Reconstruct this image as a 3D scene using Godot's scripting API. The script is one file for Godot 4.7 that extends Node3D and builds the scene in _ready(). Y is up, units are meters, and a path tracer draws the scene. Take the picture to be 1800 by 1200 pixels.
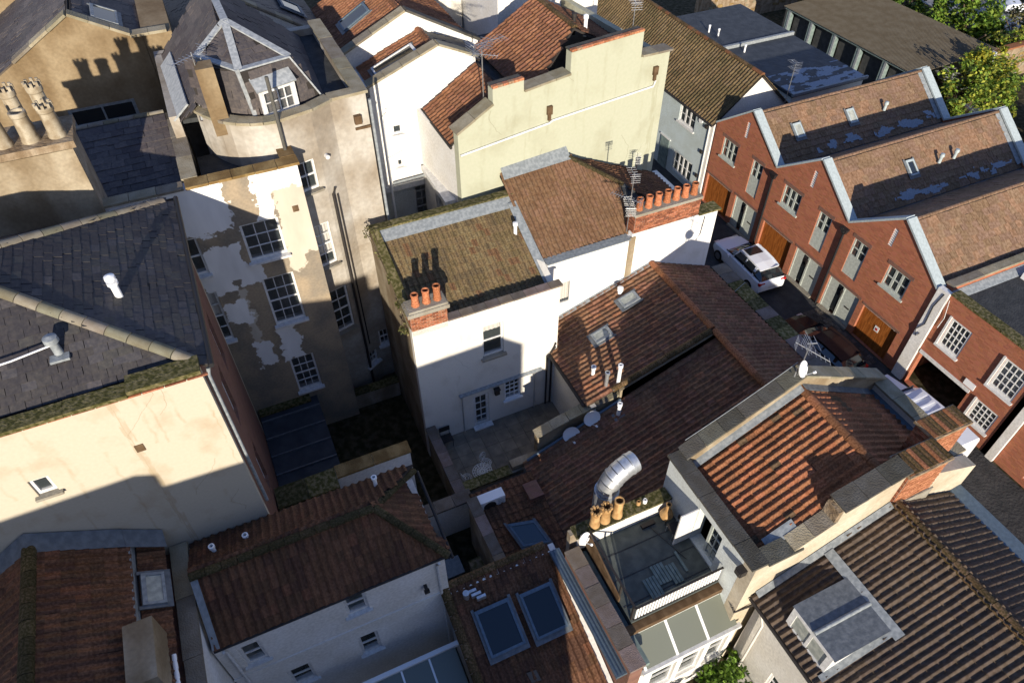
extends Node3D
# Rear yards and roofs of an old town seen from above. x runs across the yards, z towards the street, y up; metres.

const EYE := Vector3(0, 25, 0)
var rng := RandomNumberGenerator.new()
var mats := {}
var tex := {}
var taken := {}
var cube: ArrayMesh
var half_pipe: ArrayMesh
var view: Transform3D
var tan_half := 0.0

class Shape:
	var st := SurfaceTool.new()
	func _init() -> void:
		st.begin(Mesh.PRIMITIVE_TRIANGLES)
	func v(p: Vector3, n: Vector3) -> void:
		st.set_normal(n)
		st.set_uv(Vector2(p.x, -p.y))
		st.add_vertex(p)
	func tri(a: Vector3, b: Vector3, c: Vector3) -> void:
		var n := (b - a).cross(c - a).normalized()
		v(a, n); v(c, n); v(b, n)
	func quad(a: Vector3, b: Vector3, c: Vector3, d: Vector3) -> void:
		var n := (b - a).cross(c - a)
		if n.length_squared() < 1e-12:
			n = (c - a).cross(d - a)
		n = n.normalized()
		v(a, n); v(c, n); v(b, n)
		v(a, n); v(d, n); v(c, n)
	func hexa(p: Array) -> void:
		# p: bottom ring 0..3 counter-clockwise seen from above, top ring 4..7
		quad(p[4], p[5], p[6], p[7]); quad(p[3], p[2], p[1], p[0])
		for i in 4:
			var j := (i + 1) % 4
			quad(p[i], p[j], p[j + 4], p[i + 4])
	func box(lo: Vector3, hi: Vector3) -> void:
		hexa([Vector3(lo.x, lo.y, hi.z), Vector3(hi.x, lo.y, hi.z), Vector3(hi.x, lo.y, lo.z), Vector3(lo.x, lo.y, lo.z),
			Vector3(lo.x, hi.y, hi.z), Vector3(hi.x, hi.y, hi.z), Vector3(hi.x, hi.y, lo.z), Vector3(lo.x, hi.y, lo.z)])
	func bar(a: Vector3, b: Vector3, w: float, h: float) -> void:
		# a straight bar of section w (level) by h
		var d := (b - a).normalized()
		var s := d.cross(Vector3.UP)
		s = (Vector3.RIGHT if s.length() < 0.01 else s.normalized()) * w * 0.5
		var t := s.normalized().cross(d) * h * 0.5
		hexa([a - s - t, a + s - t, b + s - t, b - s - t, a - s + t, a + s + t, b + s + t, b - s + t])
	func tube(pts: Array, r: float, n := 7, capped := true) -> void:
		var rings := []
		for i in pts.size():
			var d: Vector3 = (pts[mini(i + 1, pts.size() - 1)] - pts[maxi(i - 1, 0)]).normalized()
			var s := d.cross(Vector3.UP if absf(d.y) < 0.95 else Vector3.RIGHT).normalized()
			var t := d.cross(s)
			var ring := []
			for k in n:
				var a := TAU * k / n
				ring.append(s * cos(a) + t * sin(a))
			rings.append(ring)
		for i in pts.size() - 1:
			for k in n:
				var k2 := (k + 1) % n
				var a: Vector3 = rings[i][k]
				var b: Vector3 = rings[i][k2]
				var c: Vector3 = rings[i + 1][k2]
				var d: Vector3 = rings[i + 1][k]
				v(pts[i] + a * r, a); v(pts[i + 1] + c * r, c); v(pts[i] + b * r, b)
				v(pts[i] + a * r, a); v(pts[i + 1] + d * r, d); v(pts[i + 1] + c * r, c)
		if capped:
			for e in [0, pts.size() - 1]:
				for k in n:
					tri(pts[e], pts[e] + rings[e][k] * r, pts[e] + rings[e][(k + 1) % n] * r)
	func lathe(o: Vector3, prof: Array, n := 14) -> void:
		# prof: [radius, height] from bottom to top
		for i in prof.size() - 1:
			var p: Array = prof[i]
			var q: Array = prof[i + 1]
			var sl := Vector2(q[1] - p[1], p[0] - q[0]).normalized()
			for k in n:
				var a := TAU * k / n
				var b := TAU * (k + 1) / n
				var ca := Vector3(cos(a), 0, sin(a))
				var cb := Vector3(cos(b), 0, sin(b))
				var na := (ca * sl.x + Vector3.UP * sl.y).normalized()
				var nb := (cb * sl.x + Vector3.UP * sl.y).normalized()
				var p1: Vector3 = o + ca * p[0] + Vector3.UP * p[1]
				var p2: Vector3 = o + cb * p[0] + Vector3.UP * p[1]
				var p3: Vector3 = o + cb * q[0] + Vector3.UP * q[1]
				var p4: Vector3 = o + ca * q[0] + Vector3.UP * q[1]
				v(p1, na); v(p2, nb); v(p3, nb)
				v(p1, na); v(p3, nb); v(p4, na)
	func slab(poly: Array, y0: float, y1: float) -> void:
		# upright prism over a plan outline of Vector2(x, z)
		var pv := PackedVector2Array(poly)
		var ids := Geometry2D.triangulate_polygon(pv)
		for i in range(0, ids.size(), 3):
			var a := pv[ids[i]]
			var b := pv[ids[i + 1]]
			var c := pv[ids[i + 2]]
			var up := (b - a).cross(c - a) < 0
			var t := [Vector3(a.x, y1, a.y), Vector3(b.x, y1, b.y), Vector3(c.x, y1, c.y)]
			if not up:
				t = [t[0], t[2], t[1]]
			tri(t[0], t[1], t[2])
			tri(t[0] + Vector3.UP * (y0 - y1), t[2] + Vector3.UP * (y0 - y1), t[1] + Vector3.UP * (y0 - y1))
		for i in pv.size():
			var a := pv[i]
			var b := pv[(i + 1) % pv.size()]
			quad(Vector3(a.x, y0, a.y), Vector3(b.x, y0, b.y), Vector3(b.x, y1, b.y), Vector3(a.x, y1, a.y))
	func done() -> ArrayMesh:
		return st.commit()

# ---------- nodes ----------
func numbered(called: String) -> String:
	taken[called] = taken.get(called, -1) + 1
	return called if taken[called] == 0 else "%s_%03d" % [called, taken[called]]

func thing(called: String, label: String, category: String, at: Vector3, group := "", turn := 0.0) -> Node3D:
	var o := Node3D.new()
	o.name = numbered(called)
	add_child(o)
	o.position = at
	o.rotation.y = turn
	o.set_meta("label", label)
	o.set_meta("category", category)
	o.set_meta("kind", "thing")
	if group:
		o.set_meta("group", group)
	return o

func glob(n: Node) -> Transform3D:
	var t := Transform3D()
	while n is Node3D and n != self:
		t = n.transform * t
		n = n.get_parent()
	return t

func part(parent: Node, called: String, m: Mesh, mat: Material, xf := Transform3D()) -> MeshInstance3D:
	var o := MeshInstance3D.new()
	o.name = called
	o.mesh = m
	o.material_override = mat
	parent.add_child(o, true)
	o.transform = glob(parent).affine_inverse() * xf
	return o

func structure(called: String, m: Mesh, mat: Material) -> MeshInstance3D:
	var o := part(self, called, m, mat)
	o.set_meta("kind", "structure")
	return o

func block(parent: Node, called: String, lo: Vector3, hi: Vector3, mat: Material) -> MeshInstance3D:
	return part(parent, called, cube, mat, Transform3D(Basis.from_scale(hi - lo), (lo + hi) * 0.5))

func V(x: float, y: float, z: float) -> Vector3:
	return Vector3(x, y, z)

# wall frames: local x runs along the wall (to the right for someone facing it), y up, z out of the wall
func facing(side: String, c: float) -> Transform3D:
	match side:
		"S": return Transform3D(Basis(), V(0, 0, c))                                                     # faces +z, u = x
		"W": return Transform3D(Basis(V(0, 0, 1), Vector3.UP, V(-1, 0, 0)), V(c, 0, 0))   # faces -x, u = z
		"E": return Transform3D(Basis(V(0, 0, -1), Vector3.UP, V(1, 0, 0)), V(c, 0, 0))   # faces +x, u = -z
	return Transform3D(Basis(V(-1, 0, 0), Vector3.UP, V(0, 0, -1)), V(0, 0, c))           # faces -z, u = -x

func top_at(prof: Array, u: float) -> float:
	for i in prof.size() - 1:
		var a: Vector2 = prof[i]
		var b: Vector2 = prof[i + 1]
		if u >= a.x and u <= b.x and b.x > a.x:
			return lerpf(a.y, b.y, (u - a.x) / (b.x - a.x))
	return prof[-1].y

func wall(parent: Node, called: String, fr: Transform3D, prof: Array, base: float, holes: Array, mat: Material, thick := 0.25) -> MeshInstance3D:
	var us := []
	for p in prof:
		us.append(p.x)
	for h in holes:
		us.append(h[0]); us.append(h[2])
	us.sort()
	var s := Shape.new()
	for i in us.size() - 1:
		var a: float = us[i]
		var b: float = us[i + 1]
		if b - a < 0.001:
			continue
		var m := (a + b) * 0.5
		var cut := holes.filter(func(h): return h[0] < m and h[2] > m)
		cut.sort_custom(func(p, q): return p[1] < q[1])
		var ta := top_at(prof, a + 0.0005)
		var tb := top_at(prof, b - 0.0005)
		var y := base
		for h in cut:
			if h[1] > y + 0.001:
				s.quad(V(a, y, 0), V(b, y, 0), V(b, h[1], 0), V(a, h[1], 0))
				s.quad(V(b, y, -thick), V(a, y, -thick), V(a, h[1], -thick), V(b, h[1], -thick))
			y = h[3]
		s.quad(V(a, y, 0), V(b, y, 0), V(b, tb, 0), V(a, ta, 0))
		s.quad(V(b, y, -thick), V(a, y, -thick), V(a, ta, -thick), V(b, tb, -thick))
		s.quad(V(a, ta, 0), V(b, tb, 0), V(b, tb, -thick), V(a, ta, -thick))
		if i > 0:
			var before := top_at(prof, a - 0.0005)
			if absf(before - ta) > 0.01:
				s.quad(V(a, before, 0), V(a, ta, 0), V(a, ta, -thick), V(a, before, -thick))
	for h in holes:
		var x0: float = h[0]
		var y0: float = h[1]
		var x1: float = h[2]
		var y1: float = h[3]
		s.quad(V(x0, y0, 0), V(x0, y0, -thick), V(x0, y1, -thick), V(x0, y1, 0))
		s.quad(V(x1, y0, -thick), V(x1, y0, 0), V(x1, y1, 0), V(x1, y1, -thick))
		s.quad(V(x0, y1, 0), V(x0, y1, -thick), V(x1, y1, -thick), V(x1, y1, 0))
		s.quad(V(x0, y0, -thick), V(x0, y0, 0), V(x1, y0, 0), V(x1, y0, -thick))
	var e0: Vector2 = prof[0]
	var e1: Vector2 = prof[-1]
	s.quad(V(e0.x, base, -thick), V(e0.x, base, 0), V(e0.x, e0.y, 0), V(e0.x, e0.y, -thick))
	s.quad(V(e1.x, base, 0), V(e1.x, base, -thick), V(e1.x, e1.y, -thick), V(e1.x, e1.y, 0))
	return part(parent, called, s.done(), mat, fr)

func rect(x0: float, x1: float, top: float) -> Array:
	return [Vector2(x0, top), Vector2(x1, top)]

# a glazed window filling the opening x0..x1, y0..y1 of a wall frame; bars make cols x rows panes, split gives a sash rail
func window(parent: Node, fr: Transform3D, x0: float, y0: float, x1: float, y1: float, cols: int, rows: int, o := {}) -> MeshInstance3D:
	var fm: Material = o.get("frame", mats.white_paint)
	var fw: float = o.get("fw", 0.06)
	var bw: float = o.get("bw", 0.028)
	var back: float = o.get("back", 0.1)
	var s := Shape.new()
	s.box(V(x0, y0, -back - 0.07), V(x0 + fw, y1, -back))
	s.box(V(x1 - fw, y0, -back - 0.07), V(x1, y1, -back))
	s.box(V(x0 + fw, y0, -back - 0.07), V(x1 - fw, y0 + fw * 1.2, -back))
	s.box(V(x0 + fw, y1 - fw, -back - 0.07), V(x1 - fw, y1, -back))
	var ix0 := x0 + fw
	var ix1 := x1 - fw
	var iy0 := y0 + fw * 1.2
	var iy1 := y1 - fw
	var cw := (ix1 - ix0) / cols
	var rh := (iy1 - iy0) / rows
	var mull: float = o.get("mullion", bw)
	for c in range(1, cols):
		s.box(V(ix0 + cw * c - mull / 2, iy0, -back - 0.055), V(ix0 + cw * c + mull / 2, iy1, -back - 0.012))
	for r_ in range(1, rows):
		var rail := bw
		if o.get("split", false) and r_ * 2 == rows:
			rail = 0.06
		s.box(V(ix0, iy0 + rh * r_ - rail / 2, -back - 0.05), V(ix1, iy0 + rh * r_ + rail / 2, -back - 0.008))
	var w := part(parent, "window", s.done(), fm, fr)
	for c in cols:
		for r_ in rows:
			var ps := Shape.new()
			var a := ix0 + cw * c
			var b := iy0 + rh * r_
			ps.quad(V(a, b, -back - 0.035), V(a + cw, b, -back - 0.035), V(a + cw, b + rh, -back - 0.035), V(a, b + rh, -back - 0.035))
			part(w, "pane", ps.done(), o.get("glass", mats.glass), fr)
	if o.get("sill", 0.0) > 0.0:
		var sp: float = o.sill
		part(w, "sill", cube, o.get("sill_mat", fm), fr * Transform3D(Basis.from_scale(V(x1 - x0 + 0.16, 0.08, sp + 0.1)), V((x0 + x1) / 2, y0 - 0.035, sp / 2 - 0.04)))
	if o.has("blind"):
		var cs := Shape.new()
		var yb: float = lerpf(y1, y0, o.blind)
		var n := 10
		for k in n:
			var xa := lerpf(x0, x1, float(k) / n)
			var xb := lerpf(x0, x1, float(k + 1) / n)
			var za := -back - 0.16 - 0.03 * (k % 2)
			var zb := -back - 0.16 - 0.03 * ((k + 1) % 2)
			cs.quad(V(xa, yb, za), V(xb, yb, zb), V(xb, y1, zb), V(xa, y1, za))
		part(w, "curtain", cs.done(), mats.curtain, fr)
	return w

func in_view(p: Vector3) -> bool:
	var q := view.affine_inverse() * p
	return q.z < -0.5 and absf(q.x / q.z) < tan_half * 1.53 and absf(q.y / q.z) < tan_half * 1.02

# ---------- roof coverings ----------
func tile_height(kind: String, t: float) -> float:
	if kind == "roll":
		return 0.058 * exp(-pow((t - 0.4) / 0.24, 2)) + 0.006 * t
	if kind == "pan":
		return 0.055 * pow(0.5 + 0.5 * cos((t - 0.3) * TAU), 1.6)
	return 0.0

func tile_mesh(w: float, e: float, kind: String) -> ArrayMesh:
	var s := Shape.new()
	var n := 8
	if kind == "flat" or kind == "slate":
		n = 1
	var head := e * 1.18
	var lift: float = 0.014 if kind == "slate" else 0.036
	var gap := 0.004 if kind == "slate" or kind == "flat" else 0.0
	for i in n:
		var t0 := float(i) / n
		var t1 := float(i + 1) / n
		var xa := lerpf(-w / 2 + gap, w / 2 - gap, t0)
		var xb := lerpf(-w / 2 + gap, w / 2 - gap, t1)
		var ya: float = tile_height(kind, t0)
		var yb: float = tile_height(kind, t1)
		var na := V(-(tile_height(kind, t0 + 0.02) - tile_height(kind, t0 - 0.02)) / (0.04 * w), 1, 0.02).normalized()
		var nb := V(-(tile_height(kind, t1 + 0.02) - tile_height(kind, t1 - 0.02)) / (0.04 * w), 1, 0.02).normalized()
		var a := V(xa, ya + lift, 0)
		var b := V(xb, yb + lift, 0)
		var c := V(xb, yb, -head)
		var d := V(xa, ya, -head)
		s.v(a, na); s.v(c, nb); s.v(b, nb)
		s.v(a, na); s.v(d, na); s.v(c, nb)
		var drop := V(0, -lift - 0.012, 0)
		s.quad(a + drop, b + drop, b, a)
	if n == 1:
		var x := w / 2 - gap
		s.quad(V(x, -0.01, 0), V(x, -0.01, -head), V(x, 0, -head), V(x, lift, 0))
		s.quad(V(-x, -0.01, -head), V(-x, -0.01, 0), V(-x, lift, 0), V(-x, 0, -head))
	return s.done()

func tile_spec(w: float, e: float, kind: String, tones: Array, grain: Texture2D, grain_scale := 0.45, rough := 0.85) -> Dictionary:
	var d := {"w": w, "e": e, "mesh": tile_mesh(w, e, kind), "tones": tones, "mats": [], "stagger": kind == "slate" or kind == "flat", "wob": 0.012, "odd": tones.size() - (9 if tones.size() > 8 else 5)}
	for c in tones:
		d.mats.append(surface(c, rough, grain, grain_scale))
	var m: StandardMaterial3D = surface(Color(1, 1, 1), rough, grain, grain_scale)
	m.vertex_color_use_as_albedo = true
	d.mass = m
	return d

# o: a point on the eaves line, u along it (to the right seen from outside), v up the slope; poly: outline in (u, v)
func tiled_roof(parent: Node, called: String, o: Vector3, u: Vector3, v: Vector3, poly: Array, spec: Dictionary, single := 0) -> MeshInstance3D:
	var n := u.cross(v).normalized()
	var pv := PackedVector2Array(poly)
	var ids := Geometry2D.triangulate_polygon(pv)
	var s := Shape.new()
	for i in range(0, ids.size(), 3):
		var t := []
		for k in 3:
			t.append(o + u * pv[ids[i + k]].x + v * pv[ids[i + k]].y - n * 0.015)
		if (t[1] - t[0]).cross(t[2] - t[0]).dot(n) < 0:
			t = [t[0], t[2], t[1]]
		s.tri(t[0], t[1], t[2])
		s.tri(t[0] - n * 0.08, t[2] - n * 0.08, t[1] - n * 0.08)
	for i in pv.size():
		var a := o + u * pv[i].x + v * pv[i].y - n * 0.015
		var b := o + u * pv[(i + 1) % pv.size()].x + v * pv[(i + 1) % pv.size()].y - n * 0.015
		s.quad(a - n * 0.08, b - n * 0.08, b, a)
	var deck := part(parent, called, s.done(), mats.deck)
	var lo := pv[0]
	var hi := pv[0]
	for p in pv:
		lo = lo.min(p); hi = hi.max(p)
	var w: float = spec.w
	var e: float = spec.e
	var spots := []
	var rows := int(ceil((hi.y - lo.y) / e - 0.25))
	var cols := int(ceil((hi.x - lo.x) / w)) + 1
	var noise := FastNoiseLite.new()
	noise.frequency = 0.35
	noise.seed = 5
	for r_ in rows:
		for c in cols:
			var p := Vector2(lo.x + w * (c + 0.5), lo.y + e * r_)
			if spec.stagger and r_ % 2 == 1:
				p.x -= w * 0.5
			if not Geometry2D.is_point_in_polygon(p + Vector2(0, e * 0.5), pv):
				continue
			var at := o + u * (p.x + rng.randf_range(-0.006, 0.006)) + v * (p.y + rng.randf_range(-0.012, 0.012))
			at += n * noise.get_noise_3d(at.x * 1.5, at.y * 1.5 + 50.0, at.z * 1.5) * 0.035
			if rng.randf() < 0.006:
				at -= v * 0.06
			var tilt: float = spec.wob
			var b := Basis(u, n, -v) * Basis.from_euler(V(rng.randf_range(-tilt, tilt), rng.randf_range(-tilt, tilt), rng.randf_range(-tilt, tilt)))
			var main: int = spec.tones.size() - spec.odd
			var tone: int = int(clampf((noise.get_noise_3d(at.x, at.y, at.z) * 1.1 + 0.5 + rng.randfn(0, 0.24)) * main, 0, main - 1))
			if spec.odd > 0 and rng.randf() < 0.05:
				tone = main + rng.randi() % spec.odd
			spots.append([at.distance_to(EYE) + (0.0 if in_view(at) else 1000.0), Transform3D(b, at + n * rng.randf_range(0.0, 0.006)), tone])
	spots.sort_custom(func(a, b): return a[0] < b[0])
	var rest := []
	for i in spots.size():
		if i < single and spots[i][0] < 900:
			part(deck, "roof_tile", spec.mesh, spec.mats[spots[i][2]], spots[i][1])
		else:
			rest.append(spots[i])
	if rest:
		var mm := MultiMesh.new()
		mm.transform_format = MultiMesh.TRANSFORM_3D
		mm.use_colors = true
		mm.mesh = spec.mesh
		mm.instance_count = rest.size()
		for i in rest.size():
			mm.set_instance_transform(i, rest[i][1])
			var c: Color = spec.tones[rest[i][2]]
			var k := rng.randf_range(0.9, 1.1)
			mm.set_instance_color(i, Color(c.r * k, c.g * k, c.b * k))
		var mi := MultiMeshInstance3D.new()
		mi.name = "roof_tiles"
		mi.multimesh = mm
		mi.material_override = spec.mass
		mi.set_meta("kind", "stuff")
		deck.add_child(mi, true)
		mi.transform = glob(deck).affine_inverse()
	return deck

func ridge(parent: Node, a: Vector3, b: Vector3, r: float, mat_list: Array, step := 0.42) -> void:
	var n := maxi(1, int(round(a.distance_to(b) / step)))
	var d := (b - a) / n
	var dir := d.normalized()
	var side := dir.cross(Vector3.UP).normalized()
	var up := side.cross(dir)
	for i in n:
		var c := a + d * (i + 0.5) + up * rng.randf_range(-0.008, 0.008)
		part(parent, "ridge_tile", half_pipe, mat_list[rng.randi() % mat_list.size()], Transform3D(Basis(side * r, up * r, -dir * d.length() * 0.96).rotated(Vector3.UP, rng.randf_range(-0.015, 0.015)), c))

func coping(parent: Node, a: Vector3, b: Vector3, w: float, h: float, mat_list: Array, step := 0.75, called := "coping_stone") -> void:
	var n := maxi(1, int(round(a.distance_to(b) / step)))
	var d := (b - a) / n
	var dir := d.normalized()
	var side := dir.cross(Vector3.UP).normalized()
	var up := side.cross(dir)
	for i in n:
		var c := a + d * (i + 0.5) + up * (h * 0.5 + rng.randf_range(-0.006, 0.006))
		var t := Basis(up, rng.randf_range(-0.012, 0.012)) * Basis(side * w * rng.randf_range(0.97, 1.03), up * h, -dir * (d.length() - 0.014))
		part(parent, called, cube, mat_list[rng.randi() % mat_list.size()], Transform3D(t, c))

# courses of separate bricks on the face of a frame, joints recessed
func brick_face(parent: Node, fr: Transform3D, x0: float, x1: float, y0: float, y1: float, mat_list: Array) -> void:
	var rows := int(round((y1 - y0) / 0.075))
	var rh := (y1 - y0) / rows
	for r_ in rows:
		var x := x0
		if r_ % 2 == 1:
			x -= 0.11
		while x < x1 - 0.02:
			var a := maxf(x, x0)
			var b := minf(x + 0.225, x1)
			if b - a > 0.04:
				var out := rng.randf_range(0.008, 0.02)
				part(parent, "brick", cube, mat_list[rng.randi() % mat_list.size()], fr * Transform3D(Basis.from_scale(V(b - a - 0.012, rh - 0.012, 0.05)), V((a + b) / 2, y0 + rh * (r_ + 0.5), out - 0.025)))
			x += 0.225

func chimney_pot(parent: Node, at: Vector3, r: float, h: float, mat: Material, crown := false) -> void:
	var s := Shape.new()
	s.lathe(at, [[r * 1.22, 0], [r * 1.2, h * 0.1], [r * 1.08, h * 0.16], [r * 0.98, h * 0.82], [r * 1.12, h * 0.86], [r * 1.14, h * 0.96], [r * 1.05, h], [r * 0.8, h], [r * 0.78, h * 0.5], [0.0, h * 0.45]])
	if crown:
		for k in 8:
			var a := TAU * k / 8
			var c := at + V(cos(a) * r, h + 0.05, sin(a) * r)
			s.box(c - V(0.035, 0.06, 0.035), c + V(0.035, 0.06, 0.035))
	part(parent, "chimney_pot", s.done(), mat)

func pipe(parent: Node, called: String, pts: Array, r: float, mat: Material, n := 7) -> MeshInstance3D:
	var s := Shape.new()
	s.tube(pts, r, n)
	return part(parent, called, s.done(), mat)

# a roof window lying on a slope: centre, across, up the slope
func roof_window(parent: Node, c: Vector3, u: Vector3, v: Vector3, w: float, h: float, fm: Material, gm: Material) -> MeshInstance3D:
	var n := u.cross(v).normalized()
	var t := Transform3D(Basis(u, v, n), c)
	var s := Shape.new()
	var f := 0.075
	s.box(V(-w / 2, -h / 2, 0), V(-w / 2 + f, h / 2, 0.12)); s.box(V(w / 2 - f, -h / 2, 0), V(w / 2, h / 2, 0.12))
	s.box(V(-w / 2 + f, -h / 2, 0), V(w / 2 - f, -h / 2 + f, 0.11)); s.box(V(-w / 2 + f, h / 2 - f * 1.5, 0), V(w / 2 - f, h / 2, 0.13))
	var o := part(parent, "roof_window", s.done(), fm, t)
	var g := Shape.new()
	g.box(V(-w / 2 + f, -h / 2 + f, 0.06), V(w / 2 - f, h / 2 - f * 1.5, 0.085))
	part(o, "pane", g.done(), gm, t)
	var fl := Shape.new()
	fl.box(V(-w / 2 - 0.09, -h / 2 - 0.16, 0.03), V(w / 2 + 0.09, -h / 2, 0.055))
	fl.box(V(-w / 2 - 0.09, -h / 2, 0.03), V(-w / 2, h / 2 + 0.08, 0.07)); fl.box(V(w / 2, -h / 2, 0.03), V(w / 2 + 0.09, h / 2 + 0.08, 0.07))
	part(o, "flashing", fl.done(), mats.lead, t)
	return o

# ---------- materials ----------
func noise_tex(freq: float, stops: Array, sd: int, oct := 4, kind := FastNoiseLite.TYPE_SIMPLEX_SMOOTH, size := 512) -> NoiseTexture2D:
	var f := FastNoiseLite.new()
	f.noise_type = kind
	f.frequency = freq
	f.fractal_octaves = oct
	f.seed = sd
	var t := NoiseTexture2D.new()
	t.width = size
	t.height = size
	t.seamless = true
	t.noise = f
	var g := Gradient.new()
	var off := PackedFloat32Array()
	var col := PackedColorArray()
	for s in stops:
		off.append(s[0]); col.append(s[1])
	g.offsets = off
	g.colors = col
	t.color_ramp = g
	return t

func normal_tex(freq: float, strength: float, sd: int, oct := 4) -> NoiseTexture2D:
	var f := FastNoiseLite.new()
	f.frequency = freq
	f.fractal_octaves = oct
	f.seed = sd
	var t := NoiseTexture2D.new()
	t.width = 512
	t.height = 512
	t.seamless = true
	t.as_normal_map = true
	t.bump_strength = strength
	t.noise = f
	return t

# two noises laid over one another: broad marks and fine grain; tints from a to b
func layered(sd: int, broad: float, fine: float, a: Color, b: Color, contrast := 1.0, streak := 0.0) -> ImageTexture:
	var f := FastNoiseLite.new()
	f.frequency = broad
	f.fractal_octaves = 5
	f.seed = sd
	var g := FastNoiseLite.new()
	g.frequency = fine
	g.fractal_octaves = 3
	g.seed = sd + 7
	var n := 512
	var ia := f.get_seamless_image(n, n)
	var ib := g.get_seamless_image(n, n)
	var da := ia.get_data()
	var db := ib.get_data()
	var out := PackedByteArray()
	out.resize(n * n * 3)
	for y in n:
		for x in n:
			var i := y * n + x
			var t := da[i] / 255.0
			if streak > 0.0:
				t = lerpf(t, da[((y / 10) % n) * n + x] / 255.0, streak)
			t = clampf((t - 0.5) * contrast * 1.7 + 0.5, 0, 1)
			var k := 0.95 + 0.12 * (db[i] / 255.0 - 0.5)
			out[i * 3] = int(clampf(lerpf(a.r, b.r, t) * k, 0, 1) * 255)
			out[i * 3 + 1] = int(clampf(lerpf(a.g, b.g, t) * k, 0, 1) * 255)
			out[i * 3 + 2] = int(clampf(lerpf(a.b, b.b, t) * k, 0, 1) * 255)
	return ImageTexture.create_from_image(Image.create_from_data(n, n, false, Image.FORMAT_RGB8, out))

func brick_tex(sd: int) -> ImageTexture:
	# far brickwork, whose courses are too small to tell apart: 1.8 m square
	var n := 512
	var im := Image.create(n, n, false, Image.FORMAT_RGB8)
	var mortar := Color(0.93, 0.91, 0.9)
	im.fill(mortar)
	var r2 := RandomNumberGenerator.new()
	r2.seed = sd
	var rows := 24
	var bw := 64.0
	for r_ in rows:
		var off := r2.randi() % 64
		for c in range(-1, 9):
			var x := int(c * bw + off)
			var y := int(r_ * n / rows)
			var k := r2.randf_range(0.86, 1.0)
			var col := Color(k, k * r2.randf_range(0.93, 1.0), k * r2.randf_range(0.9, 1.0))
			im.fill_rect(Rect2i(maxi(x, 0), y, mini(x + 60, n) - maxi(x, 0), 18), col)
	return ImageTexture.create_from_image(im)

func surface(c: Color, rough := 0.9, t: Texture2D = null, scale := 0.25, nrm := "", nstrength := 0.5, nfactor := 1.0) -> StandardMaterial3D:
	var m := StandardMaterial3D.new()
	m.albedo_color = c.linear_to_srgb()
	m.roughness = rough
	m.metallic_specular = 0.35
	m.uv1_triplanar = true
	m.uv1_world_triplanar = true
	m.uv1_triplanar_sharpness = 6.0
	m.uv1_scale = Vector3.ONE * scale
	if t:
		m.albedo_texture = t
	if nrm:
		m.normal_enabled = true
		m.normal_texture = tex[nrm]
		m.normal_scale = nstrength
	return m

func metal(c: Color, rough: float, metallic: float) -> StandardMaterial3D:
	var m := surface(c, rough, tex.t_grain, 0.6)
	m.metallic = metallic
	return m

# a row of tones from dark to light round a base colour, then odd ones
func tones(base: Color, spread: float, odd := [], n := 5) -> Array:
	var r2 := RandomNumberGenerator.new()
	r2.seed = int(base.r * 9000)
	var out := []
	for k in n:
		var f := lerpf(1.0 - spread, 1.0 + spread, float(k) / (n - 1))
		out.append(Color(base.r * f * r2.randf_range(0.95, 1.05), base.g * f * r2.randf_range(0.96, 1.06), base.b * f * r2.randf_range(0.94, 1.08)))
	return out + odd

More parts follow.
